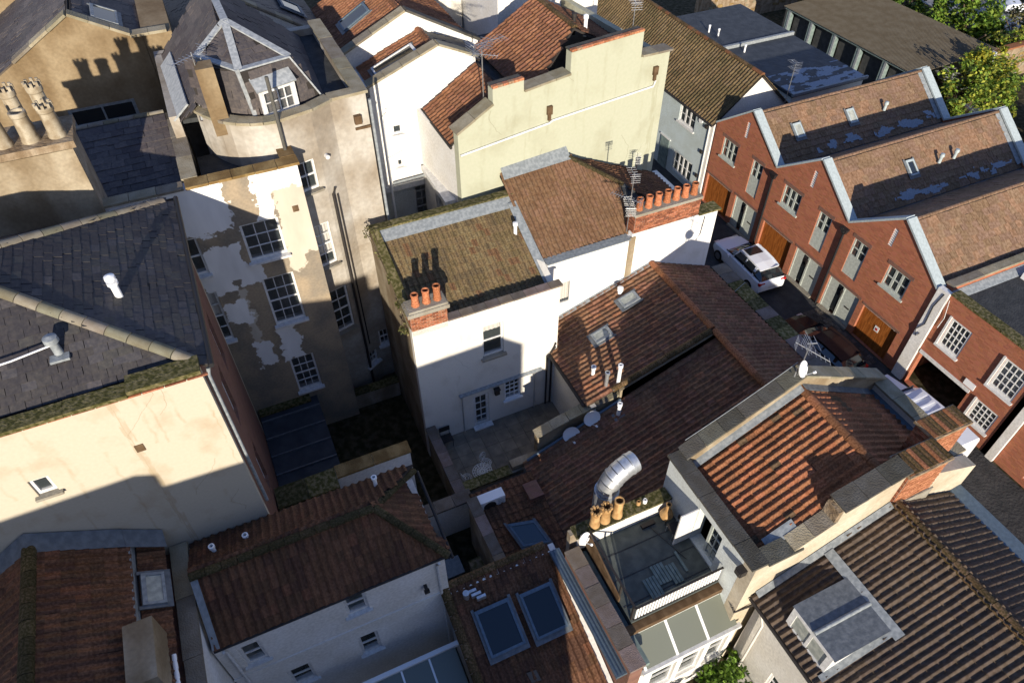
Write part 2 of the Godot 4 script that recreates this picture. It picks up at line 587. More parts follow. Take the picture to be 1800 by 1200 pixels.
func make_materials() -> void:
	var s := Shape.new()
	s.box(Vector3.ONE * -0.5, Vector3.ONE * 0.5)
	cube = s.done()
	s = Shape.new()
	for k in 8:
		var a := PI * k / 8
		var b := PI * (k + 1) / 8
		var pa := V(cos(a), sin(a) * 0.85 - 0.15, 0)
		var pb := V(cos(b), sin(b) * 0.85 - 0.15, 0)
		var z := V(0, 0, 0.5)
		var na := V(cos(a), sin(a), 0)
		var nb := V(cos(b), sin(b), 0)
		s.v(pa + z, na); s.v(pb - z, nb); s.v(pa - z, na)
		s.v(pa + z, na); s.v(pb + z, nb); s.v(pb - z, nb)
		s.tri(V(0, -0.15, 0.5), pa + z, pb + z)
		s.tri(V(0, -0.15, -0.5), pb - z, pa - z)
	half_pipe = s.done()

	tex.n_fine = normal_tex(0.06, 5.0, 3)
	tex.n_coarse = normal_tex(0.02, 6.0, 11, 5)
	tex.t_grain = layered(1, 0.02, 0.12, Color(0.86, 0.86, 0.86), Color(1, 1, 1), 0.7)
	tex.t_wall = layered(21, 0.008, 0.1, Color(0.955, 0.945, 0.925), Color(1, 1, 1), 0.8)
	tex.t_stain = layered(31, 0.006, 0.07, Color(0.78, 0.74, 0.69), Color(1, 1, 1), 1.2, 0.4)
	tex.t_weather = layered(41, 0.006, 0.09, Color(0.9, 0.87, 0.82), Color(1.0, 0.99, 0.97), 1.1, 0.1)
	tex.t_moss = layered(51, 0.03, 0.15, Color(0.6, 0.62, 0.42), Color(1, 0.97, 0.92), 1.3)
	tex.t_tile = layered(61, 0.02, 0.11, Color(0.82, 0.79, 0.75), Color(1, 1, 1), 1.5)
	tex.t_lichen = layered(71, 0.03, 0.16, Color(1, 1, 0.94), Color(0.76, 0.72, 0.64), 1.5)
	tex.t_slate = layered(81, 0.03, 0.06, Color(0.8, 0.8, 0.84), Color(1, 0.98, 0.97), 1.1, 0.3)
	tex.t_felt = layered(91, 0.012, 0.2, Color(0.84, 0.85, 0.86), Color(1, 1, 1), 1.1)
	tex.t_brick = brick_tex(4)
	tex.t_wood = layered(101, 0.02, 0.09, Color(0.75, 0.7, 0.62), Color(1, 1, 1), 1.0, 0.85)

	mats.deck = surface(Color(0.03, 0.026, 0.024), 0.95)
	mats.white_paint = surface(Color(0.78, 0.78, 0.77), 0.5, tex.t_grain, 0.5)
	mats.grey_paint = surface(Color(0.5, 0.54, 0.5), 0.5, tex.t_grain, 0.5)
	mats.cream = surface(Color(0.64, 0.62, 0.575), 0.92, tex.t_wall, 0.16, "n_fine", 0.08)
	mats.cream_tan = surface(Color(0.36, 0.305, 0.22), 0.92, tex.t_stain, 0.2, "n_fine", 0.08)
	mats.yellow_cream = surface(Color(0.53, 0.485, 0.4), 0.92, tex.t_weather, 0.14, "n_fine", 0.08)
	mats.white_render = surface(Color(0.76, 0.755, 0.74), 0.9, tex.t_wall, 0.15, "n_fine", 0.08)
	mats.lime_cream = surface(Color(0.43, 0.44, 0.36), 0.92, tex.t_weather, 0.11, "n_fine", 0.08)
	mats.tan_render = surface(Color(0.46, 0.435, 0.39), 0.93, tex.t_stain, 0.13, "n_fine", 0.08)
	mats.ochre_render = surface(Color(0.29, 0.225, 0.14), 0.93, tex.t_stain, 0.17, "n_fine", 0.08)
	mats.grey_render = surface(Color(0.62, 0.67, 0.67), 0.9, tex.t_wall, 0.2, "n_fine", 0.08)
	mats.blue_render = surface(Color(0.5, 0.58, 0.6), 0.9, tex.t_wall, 0.2, "n_fine", 0.08)
	mats.old_cement = surface(Color(0.36, 0.32, 0.26), 0.95, tex.t_stain, 0.3, "n_coarse", 0.5)
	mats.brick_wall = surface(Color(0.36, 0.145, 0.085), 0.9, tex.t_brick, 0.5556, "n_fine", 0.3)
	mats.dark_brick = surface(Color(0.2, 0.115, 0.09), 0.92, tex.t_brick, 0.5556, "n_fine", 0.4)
	mats.mortar = surface(Color(0.42, 0.36, 0.3), 0.95, tex.t_grain, 0.8)
	mats.concrete = surface(Color(0.3, 0.29, 0.26), 0.95, tex.t_weather, 0.35, "n_fine", 0.5)
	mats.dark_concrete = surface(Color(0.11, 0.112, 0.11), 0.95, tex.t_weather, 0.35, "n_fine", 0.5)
	mats.paving = surface(Color(0.16, 0.15, 0.13), 0.95, tex.t_moss, 0.22, "n_fine", 0.5)
	mats.lead = surface(Color(0.15, 0.165, 0.18), 0.55, tex.t_felt, 0.7, "n_coarse", 0.3)
	mats.pale_lead = surface(Color(0.29, 0.315, 0.33), 0.6, tex.t_felt, 0.9, "n_coarse", 0.3)
	mats.roof_lead = surface(Color(0.4, 0.42, 0.43), 0.65, tex.t_felt, 0.9)
	mats.metal_coping = surface(Color(0.44, 0.51, 0.53), 0.5, tex.t_grain, 0.6)
	mats.felt = surface(Color(0.055, 0.058, 0.06), 0.9, tex.t_felt, 0.3, "n_fine", 0.4)
	mats.blue_felt = surface(Color(0.052, 0.06, 0.072), 0.62, tex.t_felt, 0.2, "n_coarse", 0.3)
	mats.deck_grey = surface(Color(0.115, 0.13, 0.118), 0.75, tex.t_felt, 0.35)
	mats.green_grey = surface(Color(0.2, 0.26, 0.25), 0.7, tex.t_felt, 0.5)
	mats.black = surface(Color(0.018, 0.018, 0.02), 0.5)
	mats.iron = surface(Color(0.04, 0.035, 0.033), 0.6, tex.t_grain, 0.7)
	mats.rust_iron = surface(Color(0.14, 0.09, 0.05), 0.8, tex.t_stain, 0.8)
	mats.plastic_white = surface(Color(0.75, 0.76, 0.77), 0.4)
	mats.aluminium = metal(Color(0.62, 0.63, 0.64), 0.38, 0.9)
	mats.galvanised = metal(Color(0.66, 0.69, 0.72), 0.42, 0.75)
	mats.zinc = metal(Color(0.13, 0.18, 0.23), 0.5, 0.3)
	mats.terracotta = surface(Color(0.52, 0.2, 0.1), 0.85, tex.t_tile, 0.9)
	mats.terracotta_b = surface(Color(0.44, 0.17, 0.09), 0.85, tex.t_lichen, 0.9)
	mats.buff_pot = surface(Color(0.52, 0.33, 0.15), 0.85, tex.t_stain, 0.8)
	mats.cream_pot = surface(Color(0.42, 0.37, 0.28), 0.85, tex.t_stain, 0.8)
	mats.garage_wood = surface(Color(0.34, 0.115, 0.025), 0.55, tex.t_wood, 0.9)
	mats.curtain = surface(Color(0.55, 0.52, 0.48), 0.95)
	mats.leaf_dark = surface(Color(0.055, 0.085, 0.02), 0.7)
	mats.leaf_mid = surface(Color(0.09, 0.15, 0.025), 0.65)
	mats.leaf_yellow = surface(Color(0.3, 0.28, 0.04), 0.7)
	mats.leaf_dry = surface(Color(0.2, 0.19, 0.08), 0.8)
	for k in ["leaf_dark", "leaf_mid", "leaf_yellow", "leaf_dry"]:
		mats[k].backlight_enabled = true
		mats[k].backlight = Color(0.12, 0.16, 0.02)
	mats.bark = surface(Color(0.11, 0.085, 0.06), 0.95, tex.t_stain, 0.8)
	mats.stone_wall = surface(Color(0.34, 0.27, 0.19), 0.95, tex.t_stain, 0.6, "n_coarse", 1.0)
	mats.earth = surface(Color(0.07, 0.06, 0.04), 0.98, tex.t_moss, 0.15, "n_coarse", 0.6)
	mats.asphalt = surface(Color(0.055, 0.055, 0.056), 0.95, tex.t_felt, 0.2, "n_fine", 0.4)
	mats.car_white = surface(Color(0.7, 0.73, 0.78), 0.22)
	mats.car_white.clearcoat_enabled = true
	mats.car_white.clearcoat = 0.8
	mats.car_dark = surface(Color(0.02, 0.012, 0.012), 0.2)
	mats.rubber = surface(Color(0.015, 0.015, 0.015), 0.8)
	mats.tail_red = surface(Color(0.35, 0.01, 0.01), 0.2)
	mats.frost = surface(Color(0.3, 0.34, 0.4), 0.8, tex.t_grain, 0.8)

	var g := StandardMaterial3D.new()
	g.albedo_color = Color(0.55, 0.6, 0.62, 0.12)
	g.transparency = BaseMaterial3D.TRANSPARENCY_ALPHA
	g.roughness = 0.03
	mats.glass = g
	var g2 := StandardMaterial3D.new()
	g2.albedo_color = Color(0.012, 0.016, 0.02).linear_to_srgb()
	g2.roughness = 0.06
	g2.metallic_specular = 0.7
	mats.dark_glass = g2
	var g3 := StandardMaterial3D.new()
	g3.albedo_color = Color(0.13, 0.14, 0.115).linear_to_srgb()
	g3.roughness = 0.25
	mats.dusty_glass = g3
	var g4 := StandardMaterial3D.new()
	g4.albedo_color = Color(0.012, 0.016, 0.02).linear_to_srgb()
	g4.roughness = 0.05
	mats.sky_glass = g4
	mats.pale_blind = surface(Color(0.4, 0.42, 0.38), 0.35, tex.t_felt, 0.6)

	spec.cottage = tile_spec(0.212, 0.3, "pan", tones(Color(0.185, 0.142, 0.088), 0.2, [Color(0.18, 0.105, 0.065)]), tex.t_lichen, 0.7)
	spec.brown = tile_spec(0.205, 0.31, "pan", tones(Color(0.205, 0.12, 0.07), 0.14), tex.t_tile, 0.6)
	spec.low = tile_spec(0.225, 0.33, "roll", tones(Color(0.225, 0.115, 0.07), 0.22, [Color(0.29, 0.135, 0.075)]), tex.t_tile, 0.6)
	spec.orange = tile_spec(0.235, 0.31, "roll", tones(Color(0.31, 0.125, 0.068), 0.25, [Color(0.13, 0.085, 0.055)], 9), tex.t_lichen, 0.8)
	spec.umber = tile_spec(0.2, 0.36, "roll", tones(Color(0.1, 0.076, 0.058), 0.14), tex.t_tile, 0.6)
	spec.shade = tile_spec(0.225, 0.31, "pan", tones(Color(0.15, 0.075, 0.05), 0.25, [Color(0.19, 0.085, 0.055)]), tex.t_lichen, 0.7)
	spec.mews = tile_spec(0.33, 0.33, "flat", tones(Color(0.235, 0.15, 0.098), 0.1), tex.t_tile, 0.6)
	spec.slate = tile_spec(0.31, 0.2, "slate", tones(Color(0.066, 0.06, 0.06), 0.2, [Color(0.09, 0.084, 0.083)]), tex.t_slate, 0.5, 0.55)
	spec.old_slate = tile_spec(0.4, 0.28, "slate", tones(Color(0.1, 0.09, 0.085), 0.22), tex.t_slate, 0.5, 0.7)
	spec.gable_red = tile_spec(0.24, 0.34, "pan", tones(Color(0.26, 0.12, 0.065), 0.2), tex.t_tile, 0.6)
	spec.blue_brown = tile_spec(0.24, 0.3, "pan", tones(Color(0.16, 0.115, 0.07), 0.2), tex.t_lichen, 0.6)
	lists.red_brick = []
	for c in tones(Color(0.33, 0.125, 0.075), 0.35, [Color(0.4, 0.2, 0.12)], 4):
		lists.red_brick.append(surface(c, 0.92, tex.t_tile, 0.9))
	lists.orange_brick = []
	for c in tones(Color(0.46, 0.19, 0.1), 0.22, [Color(0.38, 0.24, 0.15)], 4):
		lists.orange_brick.append(surface(c, 0.92, tex.t_tile, 0.9))
	lists.coping_grey = []
	for c in tones(Color(0.27, 0.25, 0.2), 0.2, [], 4):
		lists.coping_grey.append(surface(c, 0.95, tex.t_weather, 0.5, "n_fine", 0.6))
	lists.coping_dark = []
	for c in tones(Color(0.09, 0.09, 0.085), 0.2, [], 4):
		lists.coping_dark.append(surface(c, 0.95, tex.t_weather, 0.5, "n_fine", 0.6))
	lists.coping_moss = []
	for c in tones(Color(0.17, 0.15, 0.09), 0.25, [], 4):
		lists.coping_moss.append(surface(c, 0.98, tex.t_moss, 0.35, "n_fine", 0.5))
	lists.coping_ochre = []
	for c in tones(Color(0.27, 0.19, 0.085), 0.15, [], 4):
		lists.coping_ochre.append(surface(c, 0.95, tex.t_stain, 0.5, "n_fine", 0.6))
	lists.coping_violet = []
	for c in tones(Color(0.19, 0.16, 0.15), 0.2, [], 4):
		lists.coping_violet.append(surface(c, 0.95, tex.t_weather, 0.6, "n_fine", 0.6))
	lists.ridge_red = []
	for c in tones(Color(0.3, 0.13, 0.075), 0.25, [], 4):
		lists.ridge_red.append(surface(c, 0.9, tex.t_lichen, 0.8))
	lists.ridge_brown = []
	for c in tones(Color(0.16, 0.1, 0.065), 0.25, [], 4):
		lists.ridge_brown.append(surface(c, 0.9, tex.t_moss, 0.8))
	lists.ridge_grey = []
	for c in tones(Color(0.2, 0.185, 0.15), 0.18, [], 4):
		lists.ridge_grey.append(surface(c, 0.9, tex.t_weather, 0.8))
	lists.ridge_moss = []
	for c in tones(Color(0.085, 0.068, 0.042), 0.2, [], 4):
		lists.ridge_moss.append(surface(c, 0.95, tex.t_moss, 0.9, "n_fine", 0.5))
	mats.patchy = patchy_wall()
	mats.cream_stained = streaked(-8.4, 6.8, 6.4, Color(0.45, 0.405, 0.325), Color(0.3, 0.215, 0.115), 3, 22, [[-4.05, 6.8, 13.2]])
	mats.cream_front = streaked(3.9, 0.7, 6.8, Color(0.64, 0.62, 0.575), Color(0.42, 0.39, 0.33), 9, 12, [])
	mats.white_front = streaked(9.8, 2.0, 6.4, Color(0.74, 0.735, 0.72), Color(0.5, 0.47, 0.4), 14, 12, [])
	mats.lime_wall = streaked(-1.8, 5.0, 10.0, Color(0.38, 0.39, 0.3), Color(0.26, 0.25, 0.16), 21, 26, [[7.6, 5.0, 11.4]])

# rendered wall with run-off streaks, hairline cracks and patches; the texture covers size metres up and right of (x0, y0) in the wall's own plane
func streaked(x0: float, y0: float, size: float, base: Color, dirt: Color, sd: int, streaks: int, seams: Array) -> StandardMaterial3D:
	var n := 512
	var im := Image.create(n, n, false, Image.FORMAT_RGB8)
	var f := FastNoiseLite.new()
	f.frequency = 0.008
	f.fractal_octaves = 5
	f.seed = sd
	var r2 := RandomNumberGenerator.new()
	r2.seed = sd
	for y in n:
		for x in n:
			var t := clampf(f.get_noise_2d(x, y) * 1.6 - 0.12, 0, 1) * 0.4
			var k := 0.98 + 0.05 * f.get_noise_2d(x * 14.0, y * 14.0)
			var c := base.lerp(dirt, t)
			im.set_pixel(x, y, Color(c.r * k, c.g * k, c.b * k))
	for i in streaks:
		var sx := r2.randi() % n
		var sy := r2.randi_range(0, n / 3) if i % 3 else r2.randi_range(0, n - 60)
		var l := r2.randi_range(30, 190)
		var w := r2.randf_range(1.5, 7.0)
		var a := r2.randf_range(0.12, 0.4)
		for y in range(sy, mini(n, sy + l)):
			var mid := sx + f.get_noise_2d(y * 2.0, sx * 9.0) * 7.0
			for x in range(maxi(0, int(mid - w)), mini(n, int(mid + w) + 1)):
				var t := a * (1.0 - absf(x - mid) / (w + 0.5)) * (0.6 + f.get_noise_2d(x * 9.0, y * 3.0))
				im.set_pixel(x, y, im.get_pixel(x, y).lerp(dirt, clampf(t, 0, 1)))
	for i in 5:
		var p := Vector2(r2.randf() * n, r2.randf() * n)
		var d := Vector2(r2.randf_range(-0.6, 0.6), 1)
		for k in r2.randi_range(40, 120):
			d = (d + Vector2(r2.randf_range(-0.35, 0.35), 0)).clamp(Vector2(-1.2, 0.2), Vector2(1.2, 1.4))
			p += d
			if p.x >= 0 and p.y >= 0 and p.x < n and p.y < n:
				im.set_pixel(int(p.x), int(p.y), im.get_pixel(int(p.x), int(p.y)).lerp(Color(dirt.r * 0.5, dirt.g * 0.5, dirt.b * 0.5), 0.5))
	for q in seams:
		for y in range(0, n):
			var wy := y0 + size * (1.0 - float(y) / n)
			var cx: float = (q[0] - x0) / size * n + f.get_noise_2d(y * 1.5, 3.0) * 3.0
			if wy > q[1] and wy < q[2]:
				for x in range(maxi(0, int(cx) - 5), mini(n, int(cx) + 9)):
					var t := 0.55 if x == int(cx) else clampf(0.35 + f.get_noise_2d(x * 6.0, y * 2.0), 0, 0.35)
					im.set_pixel(x, y, im.get_pixel(x, y).lerp(dirt, t))
	for y in n:
		for x in n:
			im.set_pixel(x, y, im.get_pixel(x, y).linear_to_srgb())
	var m := StandardMaterial3D.new()
	m.albedo_texture = ImageTexture.create_from_image(im)
	m.roughness = 0.92
	m.metallic_specular = 0.3
	m.uv1_scale = V(1.0 / size, 1.0 / size, 1)
	m.uv1_offset = V(-x0 / size, 1.0 + y0 / size, 0)
	return m

# the peeling wall: white masonry paint left in patches on tan render, with a paler repair; 80 pixels to the metre
func patchy_wall() -> StandardMaterial3D:
	var w := 720
	var h := 1056
	var im := Image.create(w, h, false, Image.FORMAT_RGB8)
	var f := FastNoiseLite.new()
	f.frequency = 0.02
	f.fractal_octaves = 4
	f.seed = 77
	var g := FastNoiseLite.new()
	g.frequency = 0.009
	g.fractal_octaves = 5
	g.seed = 12
	var tan_c := Color(0.33, 0.265, 0.185)
	var grey_c := Color(0.22, 0.19, 0.15)
	for y in h:
		for x in range(0, w, 2):
			var t := clampf(g.get_noise_2d(x, y * 0.8) * 1.4 + 0.5, 0, 1)
			var k := 0.92 + 0.16 * f.get_noise_2d(x * 5.0, y * 5.0)
			var c := grey_c.lerp(tan_c, t)
			c = Color(c.r * k, c.g * k, c.b * k).linear_to_srgb()
			im.set_pixel(x, y, c)
			im.set_pixel(x + 1, y, c)
	# patches: [x0, x1, y0, y1, colour], in metres on the wall
	var white := Color(0.74, 0.735, 0.72)
	var pale := Color(0.5, 0.45, 0.37)
	var e := FastNoiseLite.new()
	e.frequency = 0.022
	e.fractal_octaves = 5
	e.fractal_gain = 0.6
	e.seed = 5
	for p in [[0.85, 2.1, 9.3, 12.2, pale], [0.75, 1.35, 8.7, 9.7, pale], [-1.15, -0.88, 5.8, 8.5, pale], [-7.0, -2.6, 2.0, 5.0, pale],
			[-7.0, -0.52, 10.95, 13.4, white], [0.34, 0.9, 11.05, 13.4, white], [0.7, 2.2, 12.05, 13.4, white],
			[-2.35, -0.58, 8.9, 10.45, white], [-2.1, -1.15, 8.45, 9.2, white], [-0.9, -0.05, 8.55, 9.4, white],
			[-1.75, -0.98, 6.95, 8.05, white], [-1.28, -0.62, 4.55, 5.85, white], [-0.34, 0.42, 4.5, 6.28, white], [-6.8, -2.9, 5.0, 10.6, white]]:
		var c: Color = p[4]
		for y in range(maxi(0, int((13.2 - p[3]) * 80) - 14), mini(h, int((13.2 - p[2]) * 80) + 14)):
			for x in range(maxi(0, int((p[0] + 7.0) * 80) - 14), mini(w, int((p[1] + 7.0) * 80) + 14)):
				var wx := x / 80.0 - 7.0
				var wy := 13.2 - y / 80.0
				var d := minf(minf(wx - p[0], p[1] - wx), minf(wy - p[2], p[3] - wy)) * 80.0 + e.get_noise_2d(x, y) * 24.0
				if d > -1.5:
					var k := 0.93 + 0.16 * g.get_noise_2d(x * 1.7, y * 0.5)
					var was := im.get_pixel(x, y)
					im.set_pixel(x, y, was.lerp(Color(c.r * k, c.g * k, c.b * k).linear_to_srgb(), clampf((d + 1.5) / 3.0, 0, 1)))
	var m := StandardMaterial3D.new()
	m.albedo_texture = ImageTexture.create_from_image(im)
	m.roughness = 0.93
	m.metallic_specular = 0.3
	m.uv1_scale = V(1.0 / 9.0, 1.0 / 13.2, 1)
	m.uv1_offset = V(7.0 / 9.0, 1, 0)
	return m

var spec := {}
var lists := {}

func _ready() -> void:
	rng.seed = 20240117
	# camera: a drone 25 m up, looking down 45.7 degrees
	var cam := Camera3D.new()
	cam.name = "camera"
	var fw := V(0.409213, 0, -0.912439) * cos(deg_to_rad(45.7)) + V(0, -sin(deg_to_rad(45.7)), 0)
	var right := fw.cross(Vector3.UP).normalized()
	var up := right.cross(fw)
	var roll := deg_to_rad(-0.4)
	cam.transform = Transform3D(Basis(right * cos(roll) + up * sin(roll), up * cos(roll) - right * sin(roll), -fw), EYE)
	cam.fov = rad_to_deg(2.0 * atan(600.0 / 1248.0))
	cam.near = 0.1
	cam.far = 400.0
	add_child(cam)
	view = cam.transform
	tan_half = 600.0 / 1248.0
	# clear winter sky and a low sun behind the camera
	var env := Environment.new()
	var sky := Sky.new()
	var sm := ProceduralSkyMaterial.new()
	sm.sky_top_color = Color(0.3, 0.44, 0.68)
	sm.sky_horizon_color = Color(0.92, 0.94, 0.97)
	sm.sky_curve = 0.27
	sm.ground_bottom_color = Color(0.2, 0.19, 0.18)
	sm.ground_horizon_color = Color(0.5, 0.52, 0.54)
	sm.sky_energy_multiplier = 1.0
	sky.sky_material = sm
	env.background_mode = Environment.BG_SKY
	env.sky = sky
	env.background_energy_multiplier = 0.75
	env.tonemap_mode = Environment.TONE_MAPPER_LINEAR
	env.tonemap_exposure = 1.65
	env.sdfgi_enabled = true
	env.ssao_enabled = true
	env.ssil_enabled = true
	var we := WorldEnvironment.new()
	we.name = "world"
	we.environment = env
	add_child(we)
	var sun := DirectionalLight3D.new()
	sun.name = "sun"
	sun.light_energy = 1.55
	sun.light_color = Color(1.0, 0.95, 0.87)
	sun.light_angular_distance = 0.55
	sun.shadow_enabled = true
	add_child(sun)
	sun.look_at_from_position(V(-0.305, 0.262, 0.948) * 50.0, Vector3.ZERO, Vector3.UP)

	make_materials()
	ground_and_lane()
	street_terrace()
	cream_house()
	white_long_house()
	low_roofs()
	orange_roof_house()
	dormer_house()
	roof_terrace()
	skylight_extension()
	white_hip_cottage()
	corner_cottage()
	slate_house()
	patchy_house()
	bow_front_house()
	far_left_houses()
	stepped_gable_house()
	far_white_houses()
	pale_blue_house()
	mews_houses()
	sash_brick_house()
	far_yards()
	patio_and_yards()
	vehicles()
	rooftop_fittings()
	greenery()

func hull(t: Node, x0: float, x1: float, zf: float, zn: float, base: float, top: float, mat: Material, o := {}) -> void:
	# four walls; o: holes_S, prof_S, mat_S ... for each side
	var k := 0.25
	wall(t, "wall", facing("S", zn), o.get("prof_S", rect(x0, x1, top)), base, o.get("holes_S", []), o.get("mat_S", mat), k)
	wall(t, "wall", facing("N", zf), o.get("prof_N", rect(-x1, -x0, top)), base, o.get("holes_N", []), o.get("mat_N", mat), k)
	wall(t, "wall", facing("W", x0), o.get("prof_W", rect(zf + k, zn - k, top)), base, o.get("holes_W", []), o.get("mat_W", mat), k)
	wall(t, "wall", facing("E", x1), o.get("prof_E", rect(-zn + k, -zf - k, top)), base, o.get("holes_E", []), o.get("mat_E", mat), k)

func slope_roof(t: Node, side: String, eave: Vector3, run: float, rise: float, length: float, sp: Dictionary, single := 0) -> MeshInstance3D:
	# a rectangular slope whose eaves face that side; eave is the left end seen from outside
	var u := V(1, 0, 0)
	var back := V(0, 0, -1)
	match side:
		"W": u = V(0, 0, 1); back = V(1, 0, 0)
		"E": u = V(0, 0, -1); back = V(-1, 0, 0)
		"N": u = V(-1, 0, 0); back = V(0, 0, 1)
	var l := sqrt(run * run + rise * rise)
	var v := (back * run + Vector3.UP * rise) / l
	return tiled_roof(t, "roof", eave, u, v, [Vector2(0, 0), Vector2(length, 0), Vector2(length, l), Vector2(0, l)], sp, single)

func sheet(t: Node, called: String, a: Vector3, b: Vector3, c: Vector3, d: Vector3, thick: float, mat: Material) -> MeshInstance3D:
	# a sloping board a-b-c-d (counter-clockwise from above) with thickness below it
	var n := (b - a).cross(c - a).normalized() * thick
	var s := Shape.new()
	s.hexa([a - n, b - n, c - n, d - n, a, b, c, d])
	return part(t, called, s.done(), mat)

func ground_and_lane() -> void:
	var s := Shape.new()
	s.quad(V(-160, -0.02, 160), V(160, -0.02, 160), V(160, -0.02, -160), V(-160, -0.02, -160))
	structure("ground", s.done(), mats.earth)
	s = Shape.new()
	s.box(V(19.0, -0.02, -34), V(25.4, 0.0, 6))
	var lane := structure("lane", s.done(), mats.asphalt)
	# granite setts along the foot of the mews, laid in rows
	var sett := []
	for k in 4:
		var c := 0.055 + 0.02 * k
		sett.append(surface(Color(c * 1.05, c * 0.95, c * 0.86), 0.9, tex.t_tile, 0.9))
	var n := 0
	for i in 17:
		for j in 15:
			var x := 21.6 + i * 0.225 + (0.1 if j % 2 else 0.0)
			var z := -17.9 + j * 0.28
			if x > 25.3 or n >= 240:
				continue
			n += 1
			block(lane, "sett", V(x + 0.01, -0.01, z + 0.01), V(x + 0.21, 0.016 + rng.randf() * 0.012, z + 0.265), sett[rng.randi() % 4])
	s = Shape.new()
	s.box(V(-60, -0.01, 11), V(40, 0.0, 19))
	structure("street", s.done(), mats.asphalt)

func street_terrace() -> void:
	# the street front behind the camera: its parapets keep the yards below in shade
	for h in [[-26.0, -9.25, [Vector2(-26, 14.6), Vector2(-9.6, 14.8), Vector2(-9.25, 14.62)], "tall pale street house at the end of the terrace"],
			[-9.25, -4.75, [Vector2(-9.25, 14.05), Vector2(-7.2, 13.95), Vector2(-4.75, 13.4)], "middle street house between the tall and the low one"],
			[-4.75, 1.52, [Vector2(-4.75, 12.6), Vector2(-3.0, 12.6), Vector2(-3.0, 11.4), Vector2(0.75, 11.5), Vector2(1.52, 10.85)], "low street house whose end wall faces the roof terrace"]]:
		var x0: float = h[0]
		var x1: float = h[1]
		var top: float = h[2][-1].y
		var t := thing("street_house", h[3], "house", V((x0 + x1) / 2, 0, 2), "houses of the street terrace")
		var g := [Vector2(0.25, top - 3.1), Vector2(3.35, top - 0.6)]
		var ge := [Vector2(-3.35, top - 0.6), Vector2(-0.25, top - 3.1)]
		var holes := []
		for k in 2:
			for f in 3:
				var wx := lerpf(x0, x1, 0.3 + 0.4 * k)
				holes.append([wx - 0.5, 1.2 + f * 2.9, wx + 0.5, 3.0 + f * 2.9])
		hull(t, x0 + 0.01, x1 - 0.01, 0, 3.6, 0, top - 3.1, mats.tan_render, {"prof_W": g, "prof_E": ge, "holes_S": holes, "prof_S": h[2]})
		for q in holes:
			window(t, facing("S", 3.6), q[0], q[1], q[2], q[3], 2, 2)
		slope_roof(t, "N", V(x1, top - 3.1, 0.0), 3.35, 2.5, x1 - x0, spec.slate)

